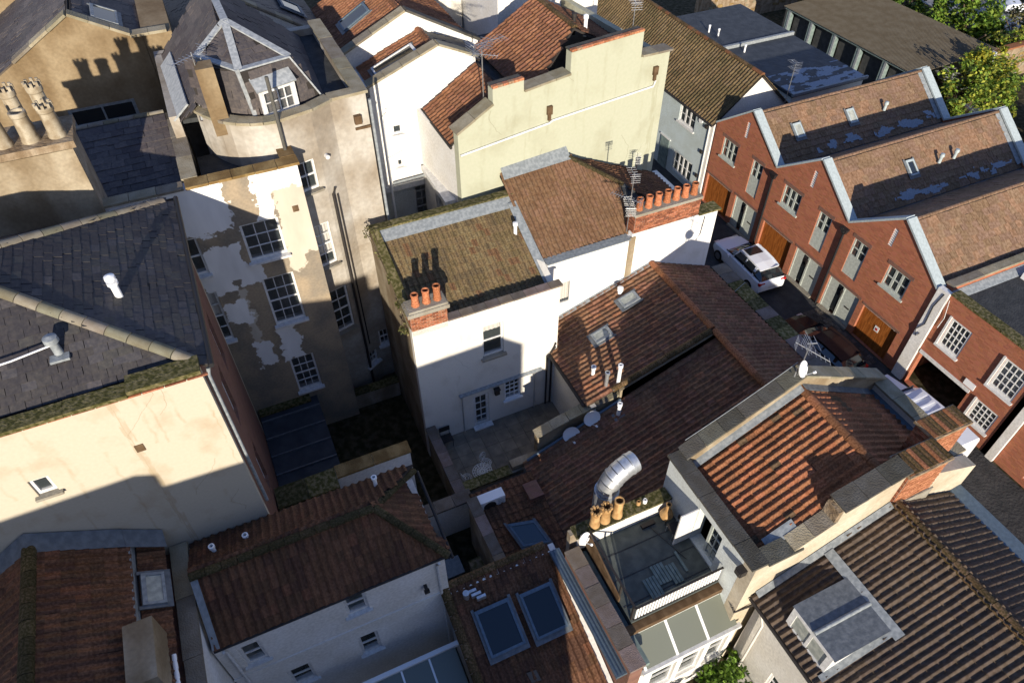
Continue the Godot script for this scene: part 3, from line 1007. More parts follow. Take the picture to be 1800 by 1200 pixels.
func cream_house() -> void:
	var t := thing("cream_house", "cream rendered house with mossy tiled roof and three orange chimney pots", "house", V(6.9, 0, -19.8))
	var holes := [[6.62, 4.93, 7.5, 6.6], [6.1, 0.92, 6.78, 2.85], [7.5, 1.95, 8.22, 3.1]]
	wall(t, "wall", facing("S", -17.5), rect(4.0, 9.85, 7.45), 0, holes, mats.cream_front, 0.3)
	wall(t, "wall", facing("W", 4.0), [Vector2(-22.1, 8.85), Vector2(-17.8, 7.45)], 0, [], mats.cream_tan, 0.3)
	wall(t, "wall", facing("N", -22.1), rect(-9.85, -4.3, 8.75), 0, [], mats.cream, 0.3)
	wall(t, "wall", facing("E", 9.85), [Vector2(17.8, 7.2), Vector2(21.8, 8.7)], 0, [], mats.cream, 0.25)
	slope_roof(t, "S", V(4.34, 7.1, -18.12), 3.63, 1.56, 5.3, spec.cottage, 300)
	sheet(t, "gutter", V(4.3, 7.1, -17.8), V(9.6, 7.1, -17.8), V(9.6, 7.1, -18.2), V(4.3, 7.1, -18.2), 0.05, mats.lead)
	sheet(t, "flashing", V(4.3, 8.6, -21.35), V(9.75, 8.6, -21.35), V(9.75, 8.84, -21.84), V(4.3, 8.84, -21.84), 0.03, mats.pale_lead)
	sheet(t, "flashing", V(9.5, 7.2, -18.0), V(9.84, 7.22, -18.0), V(9.84, 8.76, -21.5), V(9.5, 8.72, -21.5), 0.04, mats.pale_lead)
	coping(t, V(4.16, 7.46, -17.65), V(4.16, 8.87, -22.0), 0.34, 0.07, lists.coping_moss, 0.7)
	coping(t, V(4.0, 8.84, -21.96), V(9.9, 8.84, -21.96), 0.36, 0.08, lists.coping_moss, 0.8)
	coping(t, V(5.36, 7.45, -17.64), V(9.95, 7.45, -17.64), 0.36, 0.07, lists.coping_violet, 0.5)
	# chimney
	var ch := block(t, "chimney", V(4.02, 7.2, -18.05), V(5.35, 8.14, -17.5), mats.mortar)
	brick_face(ch, facing("S", -17.5), 4.02, 5.35, 7.46, 8.14, lists.red_brick)
	brick_face(ch, facing("E", 5.35), 17.5, 18.05, 7.2, 8.14, lists.red_brick)
	brick_face(ch, facing("W", 4.02), -18.05, -17.5, 7.5, 8.14, lists.red_brick)
	block(ch, "cap", V(3.92, 8.14, -18.14), V(5.45, 8.3, -17.42), mats.concrete)
	block(ch, "cap", V(3.98, 8.3, -18.1), V(5.4, 8.4, -17.46), mats.concrete)
	for k in 3:
		chimney_pot(ch, V(4.33 + 0.4 * k, 8.4, -17.76), 0.125, 0.5 + 0.06 * k, [mats.terracotta, mats.terracotta, mats.terracotta_b][k])
	# upper sash, patio door, bar window
	window(t, facing("S", -17.5), 6.62, 4.93, 7.5, 6.6, 1, 2, {"split": true, "sill": 0.14, "sill_mat": mats.concrete, "fw": 0.08, "back": 0.08, "blind": 0.3})
	var d := window(t, facing("S", -17.5), 6.1, 0.92, 6.78, 2.85, 2, 4, {"fw": 0.11, "back": 0.05})
	d.name = "door"
	block(t, "threshold", V(6.02, 0.9, -17.5), V(6.86, 0.97, -17.25), mats.white_paint)
	window(t, facing("S", -17.5), 7.5, 1.95, 8.22, 3.1, 3, 4, {"frame": mats.plastic_white, "back": 0.04, "sill": 0.1})
	sheet(t, "ledge", V(5.5, 3.24, -17.36), V(9.15, 3.24, -17.36), V(9.15, 3.3, -17.5), V(5.5, 3.3, -17.5), 0.05, mats.pale_lead)
	for x in [5.62, 8.85]:
		pipe(t, "bracket", [V(x, 0.9, -17.45), V(x, 3.15, -17.45)], 0.022, mats.galvanised)
	for x in [9.38, 9.58]:
		pipe(t, "downpipe", [V(x, 0.9, -17.42), V(x, 3.9 + (x - 9.38), -17.42), V(9.75, 4.3 + (x - 9.38), -17.42)], 0.04, mats.iron)
	pipe(t, "downpipe", [V(9.68, 0.9, -17.4), V(9.68, 3.9, -17.4)], 0.03, mats.white_paint)
	var lamp := Shape.new()
	lamp.box(V(7.0, 2.72, -17.42), V(7.2, 3.0, -17.28)); lamp.box(V(7.05, 2.85, -17.5), V(7.15, 2.95, -17.42)); lamp.box(V(6.97, 3.0, -17.45), V(7.23, 3.04, -17.25))
	part(t, "wall_lamp", lamp.done(), mats.iron)
	var vent := Shape.new()
	vent.lathe(V(9.3, 8.0, -20.35), [[0.07, 0], [0.07, 0.5], [0.1, 0.5], [0.1, 0.62], [0.0, 0.64]])
	part(t, "vent_pipe", vent.done(), mats.plastic_white)

func white_long_house() -> void:
	var t := thing("white_house", "white house with brown tiled roof and seven chimney pots in a row", "house", V(13.9, 0, -22))
	wall(t, "wall", facing("S", -18.9), [Vector2(9.87, 7.4), Vector2(13.8, 7.45), Vector2(13.8, 7.62), Vector2(17.95, 7.62)], 0, [[10.6, 4.95, 11.18, 6.2]], mats.white_front, 0.3)
	wall(t, "wall", facing("E", 17.95), rect(19.2, 23.45, 6.9), 0, [], mats.white_render, 0.25)
	window(t, facing("S", -18.9), 10.6, 4.95, 11.18, 6.2, 1, 1, {"fw": 0.07, "back": 0.06, "blind": 0.9})
	block(t, "pilaster", V(13.68, 4.0, -18.9), V(13.95, 7.5, -18.84), mats.cream_tan)
	var l := 3.98
	tiled_roof(t, "roof", V(9.9, 7.36, -19.16), V(1, 0, 0), V(0, 1.98, -3.45) / l, [Vector2(0, 0), Vector2(4.1, 0), Vector2(4.6, 2.2), Vector2(2.85, l), Vector2(-0.25, l)], spec.brown, 290)
	var r := V(-5.0, 2.5, 0)
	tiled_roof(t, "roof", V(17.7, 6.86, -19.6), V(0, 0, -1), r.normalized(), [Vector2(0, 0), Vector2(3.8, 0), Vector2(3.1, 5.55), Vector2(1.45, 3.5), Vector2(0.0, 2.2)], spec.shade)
	sheet(t, "roof_cheek", V(14.02, 7.36, -19.2), V(15.9, 7.5, -19.55), V(14.6, 8.52, -21.05), V(14.45, 8.45, -21.0), 0.05, mats.felt)
	sheet(t, "flashing", V(9.7, 9.32, -22.25), V(12.8, 9.36, -22.45), V(12.8, 9.7, -23.0), V(9.7, 9.66, -22.65), 0.03, mats.pale_lead)
	ridge(t, V(12.75, 9.37, -22.62), V(14.55, 8.5, -21.05), 0.12, lists.ridge_moss)
	sheet(t, "gutter", V(9.9, 7.3, -18.95), V(13.9, 7.3, -18.95), V(13.9, 7.32, -19.3), V(9.9, 7.32, -19.3), 0.04, mats.lead)
	coping(t, V(9.95, 7.41, -19.0), V(13.7, 7.45, -19.0), 0.42, 0.04, [mats.pale_lead], 1.2, "flashing")
	coping(t, V(16.95, 7.62, -19.1), V(18.05, 7.62, -19.1), 0.6, 0.08, lists.coping_moss, 0.55)
	var ch := block(t, "chimney", V(13.86, 7.3, -19.5), V(16.95, 8.42, -18.92), mats.mortar)
	brick_face(ch, facing("S", -18.92), 13.86, 16.95, 7.64, 8.42, lists.red_brick.slice(0, 4))
	brick_face(ch, facing("W", 13.86), -19.5, -18.92, 7.5, 8.42, lists.red_brick.slice(0, 4))
	block(ch, "cap", V(13.8, 8.42, -19.56), V(17.0, 8.54, -18.88), mats.concrete)
	for k in 7:
		chimney_pot(ch, V(14.16 + 0.43 * k, 8.54, -19.2), 0.13, 0.52, mats.terracotta if k % 3 else mats.terracotta_b)
	pipe(t, "cable", [V(17.3, 7.5, -18.86), V(17.25, 6.6, -18.86), V(17.1, 6.3, -18.86)], 0.015, mats.iron)

func low_roofs() -> void:
	var t := thing("low_workshop", "low workshop with long red brown tiled roof and two roof lights", "workshop", V(14, 0, -16.6))
	wall(t, "wall", facing("W", 9.7), rect(-17.5, -14.3, 3.93), 0.5, [], mats.cream, 0.22)
	wall(t, "wall", facing("E", 18.05), rect(14.4, 18.88, 4.45), 0, [], mats.stone_wall, 0.3)
	var v := V(5.35, 1.83, 0)
	var vl := v.length()
	v = v.normalized()
	tiled_roof(t, "roof", V(9.55, 3.95, -18.88), V(0, 0, 1), v, [Vector2(0, 0.35), Vector2(1.35, 0.35), Vector2(1.35, 0), Vector2(4.45, 0), Vector2(4.45, vl), Vector2(0, vl)], spec.low, 240)
	tiled_roof(t, "roof", V(18.1, 4.5, -14.4), V(0, 0, -1), V(-3.15, 1.3, 0).normalized(), [Vector2(0, 0), Vector2(4.48, 0), Vector2(4.48, 3.4), Vector2(0, 3.4)], spec.low, 60)
	ridge(t, V(14.95, 5.82, -18.85), V(14.95, 5.82, -14.5), 0.15, lists.ridge_red)
	sheet(t, "flashing", V(9.8, 4.1, -18.72), V(14.9, 5.83, -18.72), V(14.9, 5.86, -18.88), V(9.8, 4.13, -18.88), 0.02, mats.pale_lead)
	block(t, "gutter", V(9.44, 3.86, -17.48), V(9.56, 3.93, -14.5), mats.iron)
	var vv := v
	for c in [V(11.55, 4.64, -16.85), V(13.25, 5.21, -17.7)]:
		roof_window(t, c + V(0, 0.05, 0), V(0, 0, 1), vv, 0.55, 0.78, mats.pale_lead, mats.pale_blind)
	var p := Shape.new()
	p.lathe(V(13.15, 5.15, -18.3), [[0.09, 0], [0.09, 0.2], [0.13, 0.22], [0.13, 0.36], [0.0, 0.4]])
	part(t, "vent_cowl", p.done(), mats.plastic_white)
	# the nearer roof, lying over the yards
	var q := thing("near_workshop", "dark tiled workshop roof stepping down beside the silver duct", "workshop", V(11, 0, -12))
	wall(q, "wall", facing("E", 18.05), rect(9.75, 14.38, 4.45), 0, [], mats.stone_wall, 0.3)
	wall(q, "wall", facing("N", -14.38), [Vector2(-14.9, 5.75), Vector2(-11.0, 4.4), Vector2(-11.0, 3.6), Vector2(-6.9, 2.1)], 0, [], mats.cream_tan, 0.12)
	wall(q, "wall", facing("W", 6.75), rect(-14.1, -9.75, 2.05), 0, [], mats.old_cement, 0.25)
	var vq := V(8.15, 3.42, 0)
	tiled_roof(q, "roof", V(6.8, 2.14, -14.22), V(0, 0, 1), vq.normalized(), [Vector2(0, 0), Vector2(4.5, 0), Vector2(4.5, vq.length()), Vector2(0, vq.length())], spec.low, 300)
	wall(q, "gable_step", facing("S", -14.26), [Vector2(10.9, 4.35), Vector2(14.9, 5.72)], 3.2, [], mats.cream_tan, 0.1)
	tiled_roof(q, "roof", V(18.1, 4.5, -9.72), V(0, 0, -1), V(-3.15, 1.3, 0).normalized(), [Vector2(0, 0), Vector2(4.66, 0), Vector2(4.66, 3.4), Vector2(0, 3.4)], spec.low)
	ridge(q, V(14.95, 5.82, -14.4), V(14.95, 5.82, -9.8), 0.15, lists.ridge_red)
	ridge(q, V(14.8, 5.86, -14.4), V(10.6, 4.42, -14.4), 0.13, lists.ridge_brown)
	pipe(q, "gutter", [V(6.95, 2.3, -14.16), V(9.6, 3.42, -14.16), V(10.9, 3.97, -14.16)], 0.06, mats.zinc)
	var low := thing("lean_to_roof", "low dark tiled lean-to roof with one tilted roof window", "lean-to", V(5.6, 0, -11.6))
	hull(low, 4.35, 6.72, -13.6, -9.7, 0, 2.2, mats.old_cement)
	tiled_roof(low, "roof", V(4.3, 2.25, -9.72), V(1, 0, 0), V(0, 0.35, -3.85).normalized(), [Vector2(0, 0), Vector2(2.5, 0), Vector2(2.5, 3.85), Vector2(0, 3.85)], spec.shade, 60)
	roof_window(low, V(5.6, 2.55, -11.2), V(0.97, 0, 0.24), V(-0.22, 0.25, -0.94).normalized(), 0.95, 0.95, mats.zinc, mats.dark_glass)
	block(low, "upstand", V(6.2, 2.4, -13.0), V(6.75, 2.75, -12.3), mats.dark_brick)
	# stone wall along the lane
	var sw := thing("stone_boundary_wall", "mossy stone boundary wall beside the white parked car", "wall", V(18.7, 0, -14.5))
	block(sw, "masonry", V(18.4, 0, -18.8), V(18.95, 4.3, -10.0), mats.stone_wall)
	coping(sw, V(18.68, 4.3, -18.85), V(18.68, 4.28, -10.0), 0.75, 0.12, lists.coping_moss + lists.coping_violet, 0.62)
	for k in 120:
		var z := rng.randf_range(-18.7, -10.2)
		var w := rng.randf_range(0.18, 0.4)
		var y := rng.randf_range(3.0, 4.15)
		block(sw, "stone", V(18.33 - rng.randf() * 0.04, y, z), V(18.45, y + rng.randf_range(0.1, 0.2), z + w), lists.coping_moss[k % 4])

func orange_roof_house() -> void:
	var t := thing("orange_roof_house", "pale grey house with orange pantile roof behind dark parapets", "house", V(13.8, 0, -7.6))
	wall(t, "wall", facing("W", 9.7), rect(-9.65, -5.925, 6.78), 0, [[-7.95, 4.55, -6.85, 6.3]], mats.grey_render, 0.4)
	wall(t, "wall", facing("N", -9.65), [Vector2(-18, 6.75), Vector2(-13.85, 8.85), Vector2(-10.1, 6.9)], 0, [], mats.cream_tan, 0.35)
	wall(t, "wall", facing("S", -5.5), [Vector2(9.7, 6.78), Vector2(10.9, 6.78), Vector2(12.25, 7.5), Vector2(12.25, 8.12), Vector2(14.3, 8.72), Vector2(14.3, 8.25), Vector2(18, 6.75)], 0, [], mats.yellow_cream, 0.42)
	wall(t, "wall", facing("E", 18.0), rect(5.95, 9.3, 6.75), 0, [], mats.cream, 0.35)
	tiled_roof(t, "roof", V(10.25, 6.4, -9.3), V(0, 0, 1), V(3.6, 2.0, 0).normalized(), [Vector2(0, 0), Vector2(3.38, 0), Vector2(3.38, 4.12), Vector2(0, 4.12)], spec.orange, 220)
	tiled_roof(t, "roof", V(17.45, 6.4, -5.92), V(0, 0, -1), V(-3.6, 2.0, 0).normalized(), [Vector2(0, 0), Vector2(3.38, 0), Vector2(3.38, 4.12), Vector2(0, 4.12)], spec.orange, 80)
	ridge(t, V(13.85, 8.4, -9.3), V(13.85, 8.4, -5.95), 0.15, lists.ridge_red)
	sheet(t, "gutter", V(10.05, 6.4, -5.95), V(10.4, 6.4, -5.95), V(10.4, 6.4, -9.3), V(10.05, 6.4, -9.3), 0.05, mats.lead)
	sheet(t, "flashing", V(10.3, 6.55, -9.08), V(13.8, 8.5, -9.08), V(13.8, 8.56, -9.32), V(10.3, 6.61, -9.32), 0.03, mats.pale_lead)
	sheet(t, "flashing", V(13.9, 8.5, -9.08), V(17.4, 6.55, -9.08), V(17.4, 6.61, -9.32), V(13.9, 8.56, -9.32), 0.03, mats.lead)
	sheet(t, "flashing", V(10.5, 6.62, -5.9), V(11.4, 7.1, -5.9), V(11.4, 7.14, -6.25), V(10.5, 6.66, -6.25), 0.03, mats.pale_lead)
	sheet(t, "gutter", V(17.3, 6.42, -5.95), V(17.68, 6.46, -5.95), V(17.68, 6.46, -9.3), V(17.3, 6.42, -9.3), 0.05, mats.zinc)
	coping(t, V(9.86, 6.78, -5.5), V(9.86, 6.78, -9.7), 0.55, 0.09, lists.coping_dark, 0.85)
	coping(t, V(10.0, 6.9, -9.5), V(13.85, 8.88, -9.5), 0.5, 0.08, lists.coping_dark, 0.7)
	coping(t, V(13.85, 8.88, -9.5), V(18.05, 6.8, -9.5), 0.5, 0.08, lists.coping_grey, 0.7)
	coping(t, V(10.1, 6.78, -5.72), V(11.3, 6.78, -5.72), 0.55, 0.09, lists.coping_dark, 0.8)
	coping(t, V(12.2, 8.12, -5.72), V(14.32, 8.74, -5.72), 0.6, 0.09, lists.coping_dark, 0.7)
	coping(t, V(11.0, 6.85, -5.74), V(12.2, 7.5, -5.74), 0.5, 0.05, lists.coping_grey, 0.6)
	block(t, "broken_end", V(12.12, 7.55, -5.98), V(12.3, 8.05, -5.52), mats.stone_wall)
	coping(t, V(17.85, 6.75, -9.3), V(17.85, 6.75, -6.0), 0.55, 0.09, lists.coping_grey, 0.85)
	# two brick stacks
	for c in [[14.3, 15.8, -6.1, -5.42, 6.2, 8.5, 0], [15.95, 17.35, -6.75, -6.12, 6.2, 8.45, 1]]:
		var ch := block(t, "chimney", V(c[0], c[4], c[2]), V(c[1], c[5], c[3]), mats.mortar)
		brick_face(ch, facing("S", c[3]), c[0], c[1], 7.1, c[5], lists.orange_brick.slice(0, 4))
		brick_face(ch, facing("W", c[0]), c[2], c[3], 7.1, c[5], lists.red_brick)
		block(ch, "flaunching", V(c[0] - 0.06, c[5], c[2] - 0.06), V(c[1] + 0.06, c[5] + 0.09, c[3] + 0.06), mats.stone_wall)
		var n := 9
		for k in n:
			var x: float = lerpf(c[0] - 0.02, c[1] - 0.12, float(k) / (n - 1))
			part(ch, "cap_tile", half_pipe, lists.ridge_brown[k % 4] if k % 3 else lists.ridge_red[k % 4], Transform3D(Basis(V(0.085, 0, 0), V(0, 0.07, 0), V(0, 0, c[3] - c[2] + 0.02)), V(x + 0.07, c[5] + 0.11, (c[2] + c[3]) / 2)))
	block(t, "chimney_apron", V(14.2, 6.3, -5.4), V(15.9, 7.1, -5.36), mats.concrete)
	# terrace doors: glazed, one leaf standing open
	window(t, facing("W", 9.7), -7.45, 4.55, -6.85, 6.3, 2, 3, {"frame": mats.grey_paint, "fw": 0.09, "back": 0.12})
	var leaf := Shape.new()
	leaf.box(V(9.05, 4.58, -7.99), V(9.68, 6.25, -7.95))
	part(t, "door", leaf.done(), mats.white_paint)
	var lamp := Shape.new()
	lamp.box(V(9.48, 6.15, -5.95), V(9.7, 6.4, -5.7)); lamp.box(V(9.44, 6.18, -5.92), V(9.48, 6.37, -5.73))
	part(t, "wall_lamp", lamp.done(), mats.iron)
	pipe(t, "downpipe", [V(9.66, 4.3, -5.62), V(9.64, 4.2, -5.5), V(10.5, 4.3, -5.4), V(10.9, 4.5, -5.4)], 0.035, mats.iron)

func dormer_house() -> void:
	var t := thing("dormer_house", "house with umber rolled tiles and a lead covered dormer", "house", V(14, 0, -2))
	wall(t, "wall", facing("W", 10.25), rect(-5.3, 3, 4.85), 0, [[-3.9, 1.6, -3.0, 2.7]], mats.cream, 0.25)
	wall(t, "wall", facing("S", 3), [Vector2(10.25, 4.85), Vector2(14.45, 7.1), Vector2(17.6, 5.5)], 0, [], mats.cream, 0.25)
	wall(t, "wall", facing("E", 17.6), rect(-3, 5.3, 5.5), 0, [], mats.cream, 0.25)
	window(t, facing("W", 10.25), -3.9, 1.6, -3.0, 2.7, 2, 2)
	var v := V(4.4, 2.22, 0)
	var l := v.length()
	tiled_roof(t, "roof", V(10.05, 4.95, -5.46), V(0, 0, 1), v.normalized(), [Vector2(0, 0), Vector2(8.4, 0), Vector2(8.4, l), Vector2(0, l)], spec.umber, 260)
	tiled_roof(t, "roof", V(17.5, 5.6, 2.94), V(0, 0, -1), V(-3.05, 1.56, 0).normalized(), [Vector2(0, 0), Vector2(8.4, 0), Vector2(8.4, 3.42), Vector2(0, 3.42)], spec.umber, 40)
	ridge(t, V(14.45, 7.18, -5.45), V(14.45, 7.18, 2.9), 0.17, lists.ridge_brown)
	sheet(t, "flashing", V(10.15, 5.1, -5.3), V(14.4, 7.22, -5.3), V(14.4, 7.27, -5.48), V(10.15, 5.15, -5.48), 0.02, mats.pale_lead)
	sheet(t, "gutter", V(17.45, 5.62, 2.9), V(17.95, 5.75, 2.9), V(17.95, 5.75, -5.5), V(17.45, 5.62, -5.5), 0.06, mats.zinc)
	pipe(t, "gutter", [V(10.02, 4.88, -5.45), V(10.02, 4.86, 2.9)], 0.06, mats.iron)
	pipe(t, "downpipe", [V(10.12, 4.7, -5.0), V(10.12, 4.3, -4.8), V(10.16, 0.2, -4.8)], 0.04, mats.cream)
	# dormer
	var fr := facing("W", 10.36)
	var d := wall(t, "dormer", fr, rect(-4.42, -2.9, 6.05), 4.9, [[-4.32, 5.14, -3.0, 5.98]], mats.white_paint, 0.1)
	window(d, fr, -4.32, 5.14, -3.0, 5.98, 2, 1, {"fw": 0.07, "back": 0.0, "mullion": 0.09, "glass": mats.pale_blind})
	wall(d, "cheek", facing("N", -4.42), [Vector2(-12.2, 6.12), Vector2(-10.46, 6.05)], 5.0, [], mats.white_paint, 0.1)
	wall(d, "cheek", facing("S", -2.9), [Vector2(10.46, 6.05), Vector2(12.2, 6.12)], 5.0, [], mats.white_paint, 0.1)
	sheet(d, "lead_roof", V(10.37, 6.06, -3.66), V(12.25, 6.16, -3.66), V(12.25, 6.16, -4.48), V(10.37, 6.06, -4.48), 0.05, mats.lead)
	sheet(d, "lead_roof", V(10.37, 6.06, -2.84), V(12.25, 6.16, -2.84), V(12.25, 6.16, -3.62), V(10.37, 6.06, -3.62), 0.05, mats.lead)
	pipe(d, "lead_roll", [V(10.37, 6.08, -3.64), V(12.25, 6.18, -3.64)], 0.06, mats.pale_lead)
	sheet(d, "flashing", V(12.15, 6.12, -2.6), V(12.42, 6.26, -2.6), V(12.42, 6.26, -5.3), V(12.15, 6.12, -5.3), 0.02, mats.pale_lead)
	sheet(d, "flashing", V(10.2, 5.12, -2.72), V(12.2, 6.13, -2.72), V(12.2, 6.13, -2.9), V(10.2, 5.12, -2.9), 0.02, mats.pale_lead)

func roof_terrace() -> void:
	var t := thing("terrace_annexe", "annexe with grey roof terrace, railings and glass lean-to roof", "annexe", V(8.1, 0, -7.5))
	wall(t, "wall", facing("N", -9.5), rect(-9.68, -6.1, 5.15), 0, [], mats.old_cement, 0.2)
	wall(t, "wall", facing("S", -9.12), rect(6.35, 9.68, 5.15), 4.4, [], mats.white_render, 0.18)
	coping(t, V(6.2, 5.15, -9.32), V(9.66, 5.15, -9.32), 0.46, 0.09, lists.coping_moss, 0.85)
	block(t, "terrace_floor", V(6.62, 4.2, -9.12), V(9.68, 4.5, -6.4), mats.deck_grey)
	for k in 3:
		block(t, "felt_seam", V(6.64, 4.5, -8.5 + 0.8 * k), V(9.67, 4.508, -8.46 + 0.8 * k), mats.felt)
	block(t, "gutter_floor", V(6.3, 4.0, -9.1), V(6.6, 4.2, -5.3), mats.green_grey)
	block(t, "parapet", V(5.85, 0, -9.1), V(6.28, 4.62, -5.2), mats.dark_brick)
	coping(t, V(6.06, 4.62, -9.1), V(6.06, 4.62, -5.15), 0.5, 0.1, lists.coping_violet, 0.68)
	block(t, "side_wall", V(6.3, 0, -6.38), V(9.68, 4.19, -6.2), mats.grey_render)
	block(t, "terrace_edge", V(6.3, 4.19, -6.39), V(9.69, 4.44, -6.16), mats.rust_iron)
	# railings
	var rail := Shape.new()
	rail.bar(V(6.66, 5.36, -6.42), V(9.66, 5.36, -6.42), 0.06, 0.04)
	rail.bar(V(6.66, 4.62, -6.42), V(9.66, 4.62, -6.42), 0.05, 0.03)
	rail.bar(V(6.66, 5.36, -6.42), V(6.66, 5.36, -9.1), 0.06, 0.04)
	var ra := part(t, "railing", rail.done(), mats.iron)
	for k in 28:
		var x := 6.75 + k * 0.105
		block(ra, "baluster", V(x - 0.033, 4.63, -6.43), V(x + 0.033, 5.35, -6.415), mats.plastic_white)
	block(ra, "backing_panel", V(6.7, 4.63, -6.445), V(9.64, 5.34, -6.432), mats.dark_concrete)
	for z in [-6.5, -7.2]:
		block(ra, "post", V(6.63, 4.4, z - 0.03), V(6.69, 5.35, z + 0.03), mats.iron)
	var plate := Shape.new()
	plate.hexa([V(6.58, 4.4, -7.1), V(6.63, 4.4, -7.1), V(6.63, 4.4, -9.08), V(6.58, 4.4, -9.08), V(6.58, 4.75, -7.1), V(6.63, 4.75, -7.1), V(6.63, 5.33, -9.08), V(6.58, 5.33, -9.08)])
	part(ra, "screen_panel", plate.done(), mats.rust_iron)
	# glass lean-to
	for k in 3:
		var xa := 6.62 + k * 1.1
		var g := sheet(t, "glass_panel", V(xa + 0.04, 3.42, -5.36), V(xa + 1.06, 3.42, -5.36), V(xa + 1.06, 4.02, -6.2), V(xa + 0.04, 4.02, -6.2), 0.02, mats.dusty_glass)
		sheet(g, "glazing_bar", V(xa - 0.04, 3.44, -5.34), V(xa + 0.04, 3.44, -5.34), V(xa + 0.04, 4.05, -6.2), V(xa - 0.04, 4.05, -6.2), 0.06, mats.plastic_white)
	block(t, "eaves_beam", V(6.5, 3.26, -5.4), V(10.0, 3.4, -5.26), mats.white_paint)
	var holes := [[6.9, 1.2, 7.8, 2.9], [8.0, 1.2, 8.8, 2.9], [9.0, 1.2, 9.7, 2.9]]
	wall(t, "wall", facing("S", -5.32), rect(6.3, 9.9, 3.25), 0, holes, mats.white_render, 0.15)
	for h in holes:
		window(t, facing("S", -5.32), h[0], h[1], h[2], h[3], 1, 2)
	# pots standing on the wall top
	for k in 3:
		var p := thing("chimney_pot", ["jagged crowned buff chimney pot nearest the wall end", "buff crowned chimney pot standing between two others", "plain buff chimney pot with round open mouth"][k], "chimney pot", V([6.93, 7.3, 7.74][k], 5.24, -9.3), "clay pots on the terrace wall")
		chimney_pot(p, p.position, 0.145, 0.72 if k < 2 else 0.85, mats.buff_pot, k < 2)
	# loose boards on the terrace
	var b := thing("deck_boards", "grey slatted decking panels lying on the roof terrace", "decking", V(8.2, 4.5, -7))
	for k in 11:
		var o := 0.0 if k < 4 else 0.28 if k < 8 else 0.12
		sheet(b, "slat", V(7.55 + k * 0.11, 4.56, -6.72 - o), V(7.64 + k * 0.11, 4.56, -6.72 - o), V(7.64 + k * 0.11, 4.58, -7.35 - o), V(7.55 + k * 0.11, 4.58, -7.35 - o), 0.03, mats.green_grey)
	sheet(b, "slat", V(8.95, 4.56, -7.05), V(9.03, 4.56, -7.05), V(9.03, 4.57, -7.75), V(8.95, 4.57, -7.75), 0.03, mats.green_grey)

func skylight_extension() -> void:
	var t := thing("skylight_extension", "low extension with dark tiles and two large roof windows", "extension", V(4, 0, -7.6))
	var far := V(2.0, 4.15, -9.95)
	hull(t, 2.1, 5.8, -9.85, -4.6, 0, 2.3, mats.white_render, {"prof_W": [Vector2(-9.6, 4.0), Vector2(-4.85, 2.25)], "prof_E": [Vector2(4.85, 2.25), Vector2(9.6, 4.0)], "prof_N": rect(-5.8, -2.1, 4.05)})
	var v := V(0, 1.85, -5.3)
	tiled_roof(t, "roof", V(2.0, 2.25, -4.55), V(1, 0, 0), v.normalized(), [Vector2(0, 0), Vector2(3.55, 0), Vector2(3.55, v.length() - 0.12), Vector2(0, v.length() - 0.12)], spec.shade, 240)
	ridge(t, V(2.06, 4.12, -9.85), V(2.06, 2.3, -4.6), 0.15, lists.ridge_brown)
	ridge(t, V(2.1, 4.13, -9.86), V(5.5, 4.13, -9.86), 0.13, lists.ridge_brown)
	var u := V(1, 0, 0)
	var w := v.normalized()
	roof_window(t, V(3.2, 3.62, -8.2), u, w, 1.12, 1.4, mats.zinc, mats.sky_glass)
	roof_window(t, V(4.62, 3.68, -8.1), u, w, 1.05, 1.4, mats.zinc, mats.sky_glass)
	sheet(t, "zinc_gutter", V(5.5, 4.28, -5.3), V(5.85, 4.28, -5.3), V(5.85, 4.28, -9.5), V(5.5, 4.28, -9.5), 0.1, mats.zinc)
	for k in 3:
		sheet(t, "zinc_seam", V(5.52 + k * 0.11, 4.31, -5.3), V(5.56 + k * 0.11, 4.31, -5.3), V(5.56 + k * 0.11, 4.31, -9.5), V(5.52 + k * 0.11, 4.31, -9.5), 0.03, mats.zinc)
	sheet(t, "loose_tile", V(3.5, 3.0, -6.55), V(3.8, 3.0, -6.5), V(3.76, 3.1, -6.8), V(3.46, 3.1, -6.84), 0.03, lists.coping_violet[0])
	block(t, "blue_sheet", V(2.1, 2.55, -5.6), V(2.6, 2.95, -5.0), mats.zinc)

